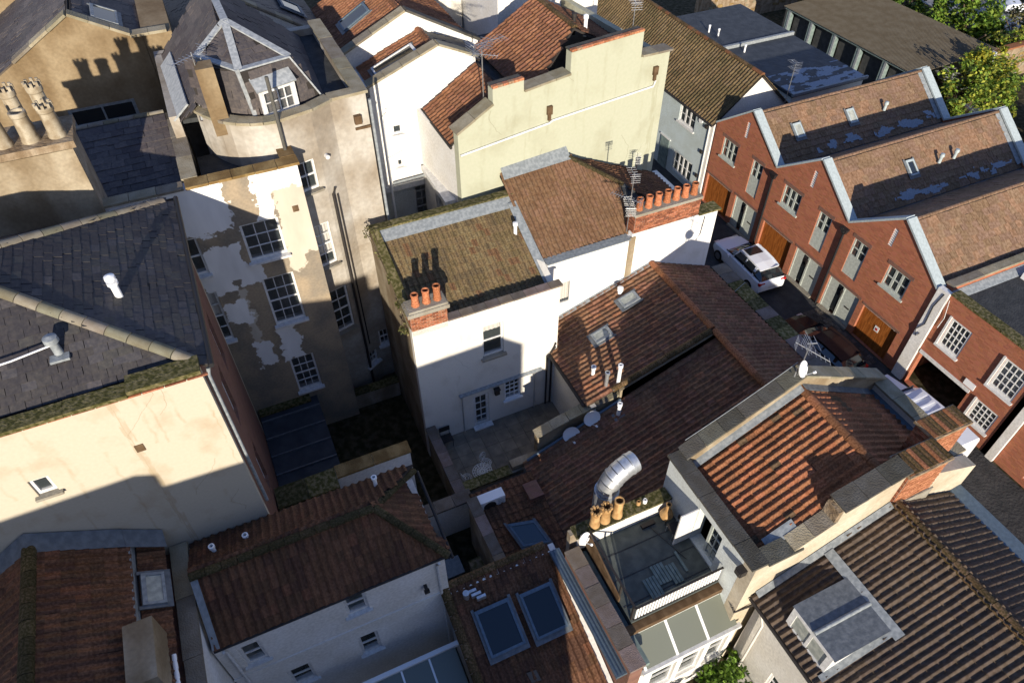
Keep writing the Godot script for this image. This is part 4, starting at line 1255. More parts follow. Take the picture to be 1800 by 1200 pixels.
func white_hip_cottage() -> void:
	var t := thing("white_cottage", "white rendered cottage in shade with dark hipped tile roof", "cottage", V(-1, 0, -11.2))
	var ws := [[-0.82, 4.95, -0.18, 6.12], [-0.82, 2.1, -0.2, 3.4], [-3.75, 4.55, -3.15, 5.75], [-3.0, 2.0, -2.3, 3.2]]
	hull(t, -4.25, 2.2, -12.6, -9.77, 0, 6.2, mats.white_render, {"holes_S": ws})
	for h in ws:
		window(t, facing("S", -9.77), h[0], h[1], h[2], h[3], 1, 2, {"split": true, "fw": 0.09, "sill": 0.08, "back": 0.06})
	block(t, "string_course", V(-4.26, 4.05, -9.77), V(2.21, 4.14, -9.73), mats.white_render)
	# front slope, back slope, hip
	var vf := V(0, 1.4, -1.6)
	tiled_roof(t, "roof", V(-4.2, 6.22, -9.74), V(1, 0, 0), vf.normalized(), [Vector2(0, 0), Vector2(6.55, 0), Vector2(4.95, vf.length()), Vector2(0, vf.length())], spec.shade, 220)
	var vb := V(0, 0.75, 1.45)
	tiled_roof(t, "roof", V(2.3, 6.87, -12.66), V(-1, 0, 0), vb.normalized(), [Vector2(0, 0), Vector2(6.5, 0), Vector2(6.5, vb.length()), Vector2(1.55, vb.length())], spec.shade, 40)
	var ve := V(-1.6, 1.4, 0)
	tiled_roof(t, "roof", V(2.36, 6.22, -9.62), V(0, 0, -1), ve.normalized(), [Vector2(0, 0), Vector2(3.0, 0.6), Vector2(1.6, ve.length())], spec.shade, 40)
	ridge(t, V(-4.2, 7.62, -11.2), V(0.75, 7.62, -11.2), 0.13, lists.ridge_moss)
	ridge(t, V(0.75, 7.62, -11.2), V(2.32, 6.3, -9.66), 0.12, lists.ridge_moss)
	ridge(t, V(0.75, 7.62, -11.2), V(2.3, 6.62, -12.6), 0.12, lists.ridge_moss)
	pipe(t, "gutter", [V(-4.2, 6.19, -9.71), V(2.34, 6.19, -9.71)], 0.045, mats.iron)
	pipe(t, "gutter", [V(2.4, 6.2, -9.6), V(2.4, 6.5, -12.6)], 0.05, mats.iron)
	pipe(t, "downpipe", [V(-4.0, 6.1, -9.66), V(-3.95, 5.9, -9.72), V(-3.95, 0.2, -9.72)], 0.045, mats.white_paint)
	pipe(t, "downpipe", [V(2.0, 6.1, -9.66), V(1.95, 5.9, -9.72), V(1.95, 0.2, -9.72)], 0.045, mats.white_paint)
	sheet(t, "flashing", V(-4.2, 6.3, -9.7), V(-4.02, 6.3, -9.7), V(-4.02, 7.64, -11.2), V(-4.2, 7.64, -11.2), 0.02, mats.pale_lead)
	for p in [[V(-3.55, 7.2, -11.9), 0.32], [V(-2.7, 7.2, -12.0), 0.12], [V(1.05, 7.1, -12.2), 0.4]]:
		var s := Shape.new()
		s.lathe(p[0], [[0.06, 0], [0.06, p[1]], [0.085, p[1]], [0.085, p[1] + 0.08], [0.05, p[1] + 0.09], [0.05, p[1]]])
		part(t, "flue_pipe", s.done(), mats.plastic_white)
	var lamp := Shape.new()
	lamp.box(V(1.45, 4.9, -9.77), V(1.55, 5.0, -9.6)); lamp.box(V(1.42, 4.78, -9.66), V(1.58, 4.9, -9.56))
	part(t, "wall_lamp", lamp.done(), mats.iron)
	# party wall between this cottage and the next
	var w := thing("party_wall", "tan coped party wall between the two shaded tiled roofs", "wall", V(-4.5, 0, -10.5))
	block(w, "masonry", V(-4.68, 0, -12.7), V(-4.3, 7.0, -6.0), mats.white_render)
	coping(w, V(-4.49, 7.0, -12.7), V(-4.49, 7.0, -6.0), 0.46, 0.08, lists.coping_grey, 1.6)
	# glazed yard roof under the front
	var g := thing("yard_canopy", "grey glazed canopy over the yard below the white cottage", "canopy", V(0.2, 0, -8))
	for k in 4:
		var xa := -1.7 + k * 0.9
		var p := sheet(g, "glass_panel", V(xa + 0.03, 2.0, -6.9), V(xa + 0.87, 2.0, -6.9), V(xa + 0.87, 2.35, -8.7), V(xa + 0.03, 2.35, -8.7), 0.02, mats.dusty_glass)
		sheet(p, "glazing_bar", V(xa - 0.03, 2.03, -6.9), V(xa + 0.03, 2.03, -6.9), V(xa + 0.03, 2.38, -8.7), V(xa - 0.03, 2.38, -8.7), 0.05, mats.plastic_white)
	block(g, "beam", V(-1.8, 2.3, -8.86), V(2.0, 2.44, -8.72), mats.plastic_white)
	for x in [-1.7, 1.8]:
		block(g, "post", V(x, 0, -6.95), V(x + 0.1, 1.98, -6.85), mats.plastic_white)

func corner_cottage() -> void:
	var t := thing("corner_cottage", "cottage with red brown tiles and mossy ridge below cream wall", "cottage", V(-7.5, 0, -10))
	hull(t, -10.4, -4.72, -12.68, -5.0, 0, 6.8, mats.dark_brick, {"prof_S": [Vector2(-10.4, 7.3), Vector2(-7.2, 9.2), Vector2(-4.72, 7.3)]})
	var v := V(-1.85, 1.15, 0)
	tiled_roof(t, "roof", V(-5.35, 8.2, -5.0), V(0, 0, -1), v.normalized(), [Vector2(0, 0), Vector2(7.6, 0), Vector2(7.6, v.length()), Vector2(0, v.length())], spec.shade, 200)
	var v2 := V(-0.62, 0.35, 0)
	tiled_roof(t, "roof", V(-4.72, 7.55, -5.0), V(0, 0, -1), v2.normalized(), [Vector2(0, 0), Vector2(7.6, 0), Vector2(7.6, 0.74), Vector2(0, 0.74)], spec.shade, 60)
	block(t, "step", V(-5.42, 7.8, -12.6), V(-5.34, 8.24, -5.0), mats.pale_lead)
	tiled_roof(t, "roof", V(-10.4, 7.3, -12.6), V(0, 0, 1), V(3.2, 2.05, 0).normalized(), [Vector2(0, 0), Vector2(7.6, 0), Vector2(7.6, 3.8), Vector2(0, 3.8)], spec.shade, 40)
	ridge(t, V(-7.2, 9.36, -12.6), V(-7.2, 9.36, -5.0), 0.17, lists.ridge_moss)
	# lead where the roof meets the tall wall
	for s in [[V(-10.3, 7.45, 0), V(-7.2, 9.42, 0)], [V(-7.2, 9.42, 0), V(-5.4, 8.32, 0)], [V(-5.4, 8.3, 0), V(-4.6, 7.7, 0)]]:
		var a: Vector3 = s[0] + V(0, 0, -12.3)
		var b: Vector3 = s[1] + V(0, 0, -12.3)
		sheet(t, "flashing", a, b, b + V(0, 0.25, -0.4), a + V(0, 0.25, -0.4), 0.04, mats.lead)
	roof_window(t, V(-5.02, 7.82, -11.1), V(0, 0, -1), v2.normalized(), 0.9, 0.55, mats.pale_lead, mats.pale_blind)
	block(t, "chimney", V(-5.5, 7.2, -9.9), V(-4.85, 8.7, -8.4), mats.cream_tan)
	pipe(t, "white_pipe", [V(-4.76, 7.65, -9.3), V(-4.72, 7.5, -6.5)], 0.06, mats.plastic_white)

func slate_house() -> void:
	var t := thing("slate_house", "tall house with purple slate hipped roof above a sunlit cream wall", "house", V(-7, 0, -16.5))
	var hs := [[-6.38, 10.72, -5.95, 11.3]]
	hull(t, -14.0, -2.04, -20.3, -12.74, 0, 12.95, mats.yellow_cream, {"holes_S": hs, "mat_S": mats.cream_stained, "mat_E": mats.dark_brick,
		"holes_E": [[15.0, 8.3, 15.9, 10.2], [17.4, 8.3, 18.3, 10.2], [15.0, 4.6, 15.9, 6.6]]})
	window(t, facing("S", -12.74), hs[0][0], hs[0][1], hs[0][2], hs[0][3], 1, 1, {"fw": 0.08, "sill": 0.1, "sill_mat": mats.concrete, "back": 0.06})
	for h in [[15.0, 8.3, 15.9, 10.2], [17.4, 8.3, 18.3, 10.2], [15.0, 4.6, 15.9, 6.6]]:
		window(t, facing("E", -2.04), h[0], h[1], h[2], h[3], 2, 2)
	block(t, "air_brick", V(-4.08, 11.12, -12.75), V(-3.88, 11.36, -12.72), mats.rust_iron)
	# hip roof: eaves at 13, apex run at 15
	var ap := V(-6.85, 14.98, -16.53)
	var e := V(-1.86, 13.0, 0)
	var ve := V(ap.x - e.x, ap.y - e.y, 0)
	tiled_roof(t, "roof", V(e.x, 13.0, -12.95), V(0, 0, -1), ve.normalized(), [Vector2(0, 0), Vector2(7.35, 0), Vector2(3.58, ve.length())], spec.slate, 170)
	var vs := V(0, ap.y - 13.0, ap.z + 13.2)
	tiled_roof(t, "roof", V(-14.0, 13.0, -13.2), V(1, 0, 0), vs.normalized(), [Vector2(0, 0), Vector2(11.85, 0), Vector2(7.15, vs.length()), Vector2(0, vs.length())], spec.slate, 130)
	var vn := V(0, ap.y - 13.0, -ap.z * -1 + 20.25)
	tiled_roof(t, "roof", V(-1.9, 13.0, -20.25), V(-1, 0, 0), V(0, 1.98, 3.72).normalized(), [Vector2(0, 0), Vector2(12.1, 0), Vector2(12.1, 4.2), Vector2(4.95, 4.2)], spec.slate)
	ridge(t, ap, V(-2.1, 13.05, -13.1), 0.15, lists.ridge_grey, 0.5)
	ridge(t, ap, V(-2.15, 13.08, -20.1), 0.15, lists.ridge_grey, 0.5)
	ridge(t, V(-14, 14.98, -16.53), ap, 0.15, lists.ridge_grey, 0.5)
	block(t, "box_gutter", V(-14, 12.85, -13.2), V(-2.3, 12.97, -12.98), mats.felt)
	coping(t, V(-14, 12.98, -12.86), V(-3.6, 12.98, -12.86), 0.42, 0.1, lists.coping_moss, 1.3)
	coping(t, V(-3.6, 13.06, -12.9), V(-2.02, 13.06, -12.9), 0.55, 0.12, lists.coping_moss, 1.6)
	for x in 14:
		block(t, "creasing_tile", V(-8.6 + x * 0.48, 12.93, -12.74), V(-8.15 + x * 0.48, 12.97, -12.68), lists.red_brick[x % 4])
	pipe(t, "gutter", [V(-1.8, 12.97, -12.9), V(-1.8, 12.97, -20.3)], 0.07, mats.black)
	pipe(t, "downpipe", [V(-1.88, 12.9, -13.0), V(-1.95, 12.6, -13.0), V(-1.95, 7.2, -13.0)], 0.05, mats.pale_lead)
	var p := Shape.new()
	p.lathe(V(-3.4, 13.55, -15.5), [[0.09, 0], [0.09, 0.42], [0.13, 0.42], [0.13, 0.5], [0.05, 0.5], [0.05, 0.56], [0.13, 0.58], [0.12, 0.66], [0.0, 0.7]])
	part(t, "vent_cowl", p.done(), mats.plastic_white)
	p = Shape.new()
	p.lathe(V(-4.75, 13.55, -14.1), [[0.1, 0], [0.09, 0.35], [0.16, 0.36], [0.15, 0.48], [0.0, 0.52]])
	p.box(V(-4.95, 13.48, -14.15), V(-4.55, 13.54, -13.85))
	part(t, "vent_cowl", p.done(), mats.pale_lead)
	pipe(t, "satellite_arm", [V(-4.78, 13.85, -14.05), V(-5.6, 13.8, -13.95), V(-6.8, 13.75, -13.9)], 0.022, mats.plastic_white)

func sash(t: Node, fr: Transform3D, h: Array, o := {}) -> void:
	var p := {"split": true, "sill": 0.16, "fw": 0.075, "back": 0.06}
	p.merge(o, true)
	window(t, fr, h[0], h[1], h[2], h[3], o.get("cols", 3), o.get("rows", 4), p)

func patchy_house() -> void:
	var t := thing("patchy_house", "tall house with peeling white and tan patched wall", "house", V(-2, 0, -23))
	var hs := [[-0.38, 9.5, 0.88, 11.02], [-0.25, 6.42, 0.86, 8.66], [-0.22, 2.6, 0.72, 4.52], [-2.75, 6.4, -1.8, 8.7], [-2.75, 9.5, -1.75, 11.0]]
	wall(t, "wall", facing("S", -21.0), rect(-7.0, 1.92, 12.75), 0, hs, mats.patchy, 0.4)
	wall(t, "wall", facing("E", 1.92), rect(21.4, 24.0, 12.75), 0, [], mats.tan_render, 0.4)
	wall(t, "wall", facing("W", -7.0), rect(-26, -21.4, 12.75), 0, [], mats.tan_render, 0.4)
	wall(t, "wall", facing("N", -26.4), rect(-0.3, 7.0, 12.3), 0, [], mats.tan_render, 0.4)
	sash(t, facing("S", -21.0), hs[0], {"rows": 3, "split": false})
	sash(t, facing("S", -21.0), hs[1])
	sash(t, facing("S", -21.0), hs[2])
	sash(t, facing("S", -21.0), hs[3], {"cols": 1, "blind": 0.55})
	sash(t, facing("S", -21.0), hs[4], {"cols": 2, "rows": 2})
	block(t, "flat_roof", V(-1.0, 12.0, -23.9), V(1.55, 12.15, -21.4), mats.felt)
	block(t, "vent", V(1.42, 11.05, -21.02), V(1.62, 11.28, -20.98), mats.rust_iron)
	coping(t, V(-1.5, 12.75, -21.18), V(2.0, 12.75, -21.18), 0.5, 0.09, lists.coping_ochre, 0.72)
	coping(t, V(1.72, 12.75, -21.45), V(1.72, 12.75, -23.9), 0.5, 0.09, lists.coping_ochre, 0.72)
	coping(t, V(-7, 12.75, -21.18), V(-1.55, 12.75, -21.18), 0.46, 0.08, lists.coping_grey, 0.8)
	var pw := block(t, "party_parapet", V(-1.52, 11.0, -25.6), V(-1.12, 12.75, -21.42), mats.dark_concrete)
	coping(pw, V(-1.32, 12.75, -21.45), V(-1.32, 12.75, -25.6), 0.48, 0.1, lists.coping_grey, 1.4)
	# dark slate roofs in the well behind the parapet
	tiled_roof(t, "roof", V(-7.0, 11.6, -21.6), V(1, 0, 0), V(0, 1.0, -3.4).normalized(), [Vector2(0, 0), Vector2(5.5, 0), Vector2(5.5, 4.6), Vector2(0, 4.6)], spec.old_slate)
	ridge(t, V(-7, 12.85, -26.2), V(-1.6, 12.85, -26.2), 0.12, lists.ridge_grey, 0.5)
	# great chimney stack with tall pots
	var ch := block(t, "chimney", V(-7.2, 11.4, -22.3), V(-3.82, 14.85, -20.9), mats.old_cement)
	part(ch, "render_face", cube, mats.cream_tan, Transform3D(Basis.from_scale(V(3.36, 3.4, 0.04)), V(-5.51, 13.1, -20.885)))
	block(ch, "cap", V(-7.3, 14.85, -22.4), V(-3.72, 15.05, -20.8), mats.stone_wall)
	for k in 5:
		chimney_pot(ch, V(-4.1 - 0.66 * k, 15.05, -21.3), 0.2, 0.85, mats.cream_pot, k % 2 == 0)
	for k in 2:
		chimney_pot(ch, V(-4.25 - 0.66 * k, 15.05, -22.05), 0.19, 1.15, mats.cream_pot, true)

func bow_front_house() -> void:
	var t := thing("bow_front_house", "tan rendered house with curved parapet and faceted slate turret roof", "house", V(2.3, 0, -24))
	var line := [Vector2(-0.55, -24.2), Vector2(-0.4, -23.75), Vector2(-0.2, -23.32), Vector2(0.03, -22.95), Vector2(0.31, -22.63), Vector2(0.63, -22.37), Vector2(1.0, -22.16), Vector2(1.35, -22.04), Vector2(1.7, -22.0), Vector2(2.85, -22.3), Vector2(3.6, -22.72), Vector2(4.85, -22.8)]
	for i in line.size() - 1:
		var a: Vector2 = line[i]
		var b: Vector2 = line[i + 1]
		var d := (b - a)
		var l := d.length()
		d /= l
		var fr := Transform3D(Basis(V(d.x, 0, d.y), Vector3.UP, V(-d.y, 0, d.x)), V(a.x, 0, a.y))
		var hs := []
		if i == 8:
			hs = [[0.2, 10.95, 0.95, 12.1], [0.2, 7.6, 0.97, 9.5], [0.2, 4.1, 1.08, 6.35]]
		if i == 9:
			hs = [[0.08, 1.3, 0.72, 2.0]]
		if i == 10:
			hs = [[0.1, 2.0, 0.75, 2.9]]
		wall(t, "wall", fr, rect(0, l, 13.75), 0, hs, mats.tan_render, 0.35)
		for h in hs:
			sash(t, fr, h, {"cols": 2 if i == 8 else 3, "rows": 4 if i == 8 and h[1] < 10 else 2, "sill_mat": mats.concrete if i == 8 else mats.white_paint, "blind": 0.8} if h[1] == 7.6 else {"cols": 2 if i == 8 else 3, "rows": 4 if i == 8 and h[1] < 10 else 2, "sill_mat": mats.concrete if i == 8 else mats.white_paint})
		coping(t, V(a.x - d.x * 0.02, 13.75, a.y - 0.14), V(b.x + d.x * 0.02, 13.75, b.y - 0.14), 0.46, 0.1, lists.coping_grey, l)
	wall(t, "wall", facing("E", 4.85), rect(22.85, 29.4, 13.75), 0, [], mats.tan_render, 0.35)
	wall(t, "wall", facing("N", -29.6), rect(-4.85, 1.4, 13.6), 0, [], mats.tan_render, 0.35)
	wall(t, "wall", facing("W", -1.4), rect(-29.3, -24.1, 13.6), 0, [], mats.tan_render, 0.3)
	coping(t, V(4.68, 13.75, -22.7), V(4.68, 13.75, -29.4), 0.5, 0.1, lists.coping_grey, 0.9)
	var fl := Shape.new()
	fl.slab([Vector2(-1.1, -29.3), Vector2(4.5, -29.3), Vector2(4.5, -23.1), Vector2(3.5, -23.05), Vector2(1.6, -22.4), Vector2(0.6, -22.8), Vector2(-0.3, -24.2), Vector2(-1.1, -24.3)], 13.2, 13.35)
	part(t, "flat_roof", fl.done(), mats.felt)
	# faceted roof: steep lower tier, flatter upper facets meeting at a hub, a ridge running back
	var hub := V(1.19, 15.85, -25.2)
	var back := V(1.15, 15.85, -29.2)
	var la := V(-0.35, 13.4, -23.75)
	var lb := V(1.25, 13.4, -22.62)
	var lc := V(3.6, 13.4, -23.35)
	var ua := V(0.03, 15.15, -24.6)
	var ub := V(1.08, 15.15, -22.95)
	var uc := V(2.7, 15.15, -23.3)
	for f in [[la, lb, [ub, ua]], [lb, lc, [uc, ub]], [ua, ub, [hub]], [ub, uc, [hub]], [V(-1.35, 13.4, -29.2), V(-1.1, 13.4, -24.2), [la + V(0, 0.1, 0), ua, hub, back]], [lc, V(3.95, 13.4, -29.2), [back, hub, uc]]]:
		var o: Vector3 = f[0]
		var u: Vector3 = (f[1] - o).normalized()
		var far: Vector3 = f[2][0] if f[2].size() < 4 else f[2][2]
		var n := u.cross(far - o).normalized()
		var v := n.cross(u)
		var poly := [Vector2.ZERO, Vector2((f[1] - o).length(), 0)]
		for q in f[2]:
			poly.append(Vector2((q - o).dot(u), (q - o).dot(v)))
		tiled_roof(t, "roof", o, u, v, poly, spec.old_slate, 45)
	for h in [[ua, hub], [ub, hub], [uc, hub], [la, ua], [lb, ub], [lc, uc], [ua, ub], [ub, uc], [hub, back]]:
		var s := Shape.new()
		var up := V(0, 0.05, 0)
		s.bar(h[0] + up, h[1] + up, 0.24, 0.05)
		part(t, "lead_hip", s.done(), mats.roof_lead)
	# dormer in the facet towards the sun
	var fr := Transform3D(Basis(V(0.955, 0, -0.297), Vector3.UP, V(0.297, 0, 0.955)), V(1.55, 0, -22.55))
	var dm := wall(t, "dormer", fr, rect(-0.1, 1.15, 14.62), 13.3, [[0.0, 13.72, 1.05, 14.5]], mats.white_paint, 0.08)
	window(dm, fr, 0.0, 13.72, 1.05, 14.5, 4, 2, {"fw": 0.05, "back": 0.02, "mullion": 0.035, "sill": 0.08})
	sheet(dm, "lead_roof", V(1.4, 14.62, -22.4), V(2.72, 14.62, -22.8), V(2.5, 15.12, -23.6), V(1.2, 15.12, -23.2), 0.06, mats.roof_lead)
	sheet(t, "lead_slope", V(-1.42, 13.46, -28.2), V(-1.3, 13.46, -24.1), V(-0.72, 13.98, -24.0), V(-0.8, 14.05, -28.2), 0.06, mats.roof_lead)
	block(t, "pier", V(-0.15, 13.3, -23.35), V(0.38, 15.5, -22.75), mats.ochre_render)
	pipe(t, "soil_pipe", [V(1.75, 12.6, -21.88), V(1.75, 15.3, -21.88)], 0.06, mats.dark_concrete)
	pipe(t, "downpipe", [V(3.0, 0.3, -22.3), V(3.02, 10.5, -22.3), V(3.15, 10.7, -22.4)], 0.055, mats.iron)
	pipe(t, "downpipe", [V(3.2, 2.6, -22.45), V(3.18, 10.4, -22.4)], 0.03, mats.iron)
	pipe(t, "downpipe", [V(4.95, 4.0, -22.75), V(4.95, 13.5, -22.75)], 0.06, mats.pale_lead)
	var hp := Shape.new()
	hp.box(V(4.3, 12.75, -22.82), V(4.55, 13.05, -22.6)); hp.box(V(4.3, 12.5, -22.8), V(4.85, 12.58, -22.7))
	part(t, "hopper", hp.done(), mats.rust_iron)
	pipe(t, "vent_outlet", [V(3.05, 12.0, -22.5), V(3.1, 12.0, -22.25)], 0.08, mats.white_paint)

func far_left_houses() -> void:
	var t := thing("ochre_gable_house", "ochre gabled house catching the chimney pots' shadows", "house", V(-4, 0, -32))
	var hs := [[-5.1, 11.05, -2.7, 11.85]]
	hull(t, -9.0, -1.6, -38, -30.0, 0, 13.8, mats.ochre_render, {"holes_S": hs, "prof_S": [Vector2(-9, 12.2), Vector2(-6.0, 13.85), Vector2(-3.75, 15.15), Vector2(-2.0, 14.15), Vector2(-1.6, 14.1)]})
	window(t, facing("S", -30), hs[0][0], hs[0][1], hs[0][2], hs[0][3], 2, 1, {"frame": mats.pale_lead, "fw": 0.12, "glass": mats.sky_glass, "back": 0.02, "mullion": 0.07})
	coping(t, V(-6.0, 13.87, -30.15), V(-3.75, 15.17, -30.15), 0.5, 0.1, lists.coping_grey, 0.75)
	coping(t, V(-3.75, 15.17, -30.15), V(-2.0, 14.17, -30.15), 0.5, 0.1, lists.coping_grey, 0.75)
	coping(t, V(-2.0, 14.1, -30.15), V(-0.7, 14.1, -30.15), 0.5, 0.1, lists.coping_grey, 0.75)
	tiled_roof(t, "roof", V(-9, 12.0, -37.8), V(0, 0, 1), V(5.25, 3.0, 0).normalized(), [Vector2(0, 0), Vector2(7.5, 0), Vector2(7.5, 6.0), Vector2(0, 6.0)], spec.old_slate)
	tiled_roof(t, "roof", V(-1.6, 13.9, -30.4), V(0, 0, -1), V(-2.1, 1.1, 0).normalized(), [Vector2(0, 0), Vector2(7.5, 0), Vector2(7.5, 2.35), Vector2(0, 2.35)], spec.old_slate)
	roof_window(t, V(-2.7, 14.55, -31.2), V(0, 0, -1), V(-2.1, 1.1, 0).normalized(), 1.4, 0.9, mats.pale_lead, mats.dark_glass)
	block(t, "side_wall", V(-1.59, 0, -34), V(-0.55, 14.08, -30.02), mats.ochre_render)
	var g := thing("glasshouse_roof", "small glazed roof at the edge behind the ochre gable", "roof light", V(-8.2, 0, -31))
	block(g, "kerb", V(-9.3, 11.0, -31.8), V(-6.3, 12.3, -30.5), mats.ochre_render)
	for k in 3:
		var p := sheet(g, "glass_panel", V(-9.2 + k * 0.95, 12.4, -30.6), V(-8.3 + k * 0.95, 12.4, -30.6), V(-8.3 + k * 0.95, 13.3, -31.8), V(-9.2 + k * 0.95, 13.3, -31.8), 0.03, mats.dusty_glass)
		sheet(p, "glazing_bar", V(-9.27 + k * 0.95, 12.42, -30.58), V(-9.2 + k * 0.95, 12.42, -30.58), V(-9.2 + k * 0.95, 13.33, -31.8), V(-9.27 + k * 0.95, 13.33, -31.8), 0.06, mats.plastic_white)
	# cluster of darker roofs at the top edge
	var c := thing("blue_slate_house", "dark blue slate house behind the turret roof", "house", V(2, 0, -36))
	hull(c, -1.0, 5.4, -42, -31.5, 0, 12.2, mats.cream, {"prof_S": [Vector2(-1, 12.2), Vector2(2.2, 14.2), Vector2(5.4, 12.2)]})
	slope_roof(c, "W", V(-1.1, 12.2, -42), 3.3, 2.05, 10.4, spec.slate)
	slope_roof(c, "E", V(5.5, 12.2, -31.6), 3.3, 2.05, 10.4, spec.slate)
	coping(c, V(-1.0, 12.25, -31.65), V(2.2, 14.25, -31.65), 0.45, 0.09, lists.coping_grey, 0.8)
	coping(c, V(2.2, 14.25, -31.65), V(5.4, 12.25, -31.65), 0.45, 0.09, lists.coping_grey, 0.8)
	roof_window(c, V(4.4, 12.95, -33.5), V(0, 0, -1), V(-3.3, 2.05, 0).normalized(), 1.2, 1.0, mats.zinc, mats.dark_glass)

func stepped_gable_house() -> void:
	var turn := deg_to_rad(6.19)
	var t := thing("stepped_wall_house", "pale yellow house with a long stepped parapet wall", "house", V(9.65, 0, -22.62), "", turn)
	var g := t.transform
	var prof := [Vector2(-1.74, 11.6), Vector2(-0.22, 12.38), Vector2(-0.22, 12.98), Vector2(1.11, 13.0), Vector2(1.11, 12.55), Vector2(3.19, 12.72), Vector2(3.19, 13.55), Vector2(6.6, 13.62), Vector2(6.6, 12.6), Vector2(8.1, 12.52)]
	wall(t, "wall", g, prof, 0, [], mats.lime_wall, 0.35)
	wall(t, "wall", g * facing("W", -1.74), rect(-3.7, -0.35, 11.0), 0, [[-2.6, 6.4, -1.9, 7.6]], mats.white_render, 0.3)
	wall(t, "wall", g * facing("E", 8.1), rect(0.35, 8, 12.3), 0, [], mats.lime_cream, 0.3)
	window(t, g * facing("W", -1.74), -2.6, 6.4, -1.9, 7.6, 2, 2)
	block(t, "string_course", g * V(-1.9, 8.3, -3.5), g * V(-1.76, 8.5, -0.5), mats.white_paint)
	for c in [[-1.8, 11.63, -0.22, 12.42, 0], [1.11, 12.57, 3.17, 12.74, 0], [6.62, 12.62, 8.18, 12.54, 0], [-0.22, 13.0, 1.11, 13.02, 1], [3.19, 13.57, 6.6, 13.64, 1]]:
		if c[4] == 0:
			coping(t, g * V(c[0], c[1], -0.2), g * V(c[2], c[3], -0.2), 0.62, 0.09, lists.coping_grey, 0.75)
		else:
			coping(t, g * V(c[0], c[1], -0.05), g * V(c[2], c[3], -0.05), 0.16, 0.09, lists.orange_brick, 0.24, "brick")
			coping(t, g * V(c[0], c[1], -0.28), g * V(c[2], c[3], -0.28), 0.3, 0.06, lists.coping_dark, 0.9)
	pipe(t, "drain_pipe", [g * V(7.5, 11.45, 0.06), g * V(7.4, 11.2, 0.06), g * V(2.4, 11.05, 0.06), g * V(2.25, 10.98, 0.06), g * V(-1.7, 10.75, 0.06)], 0.045, mats.white_paint)
	for h in [[2.26, 11.4], [7.42, 11.75]]:
		var s := Shape.new()
		s.box(V(h[0] - 0.11, h[1] - 0.05, 0), V(h[0] + 0.11, h[1] + 0.3, 0.12)); s.box(V(h[0] - 0.06, h[1] - 0.3, 0), V(h[0] + 0.06, h[1] - 0.05, 0.1))
		part(t, "hopper", s.done(), mats.rust_iron, g)
	# roof pieces behind the parapet
	tiled_roof(t, "roof", V(7.75, 11.0, -25.95), V(0, 0, 1), V(2.45, 1.5, 0).normalized(), [Vector2(0, 0), Vector2(3.1, 0), Vector2(2.95, 1.9), Vector2(2.9, 2.87), Vector2(0, 2.87)], spec.gable_red)
	pipe(t, "gutter", [V(7.7, 10.97, -26.0), V(7.72, 10.97, -22.7)], 0.06, mats.iron)
	tiled_roof(t, "roof", V(11.1, 11.9, -28.6), V(0, 0, 1), V(2.9, 1.65, 0).normalized(), [Vector2(0, 0), Vector2(5.2, 0), Vector2(5.1, 0.6), Vector2(3.6, 3.33), Vector2(0, 3.33)], spec.gable_red)
	tiled_roof(t, "roof", V(17.3, 11.8, -23.9), V(0, 0, -1), V(-3.3, 1.75, 0).normalized(), [Vector2(0, 0), Vector2(4.7, 0), Vector2(4.7, 3.73), Vector2(1.1, 3.73)], spec.shade)
	block(t, "flat_roof", V(9.6, 11.5, -30.0), V(17.4, 11.75, -23.6), mats.felt)
	ridge(t, V(14.0, 13.6, -28.5), V(14.0, 13.6, -24.9), 0.13, lists.ridge_brown)
	for x in [14.55, 14.9]:
		var s := Shape.new()
		s.lathe(V(x, 12.8, -26.0 + (x - 14.55)), [[0.08, 0], [0.08, 0.7], [0.11, 0.72], [0.11, 0.85], [0.0, 0.9]])
		part(t, "flue_pipe", s.done(), mats.iron if x < 14.7 else mats.plastic_white)

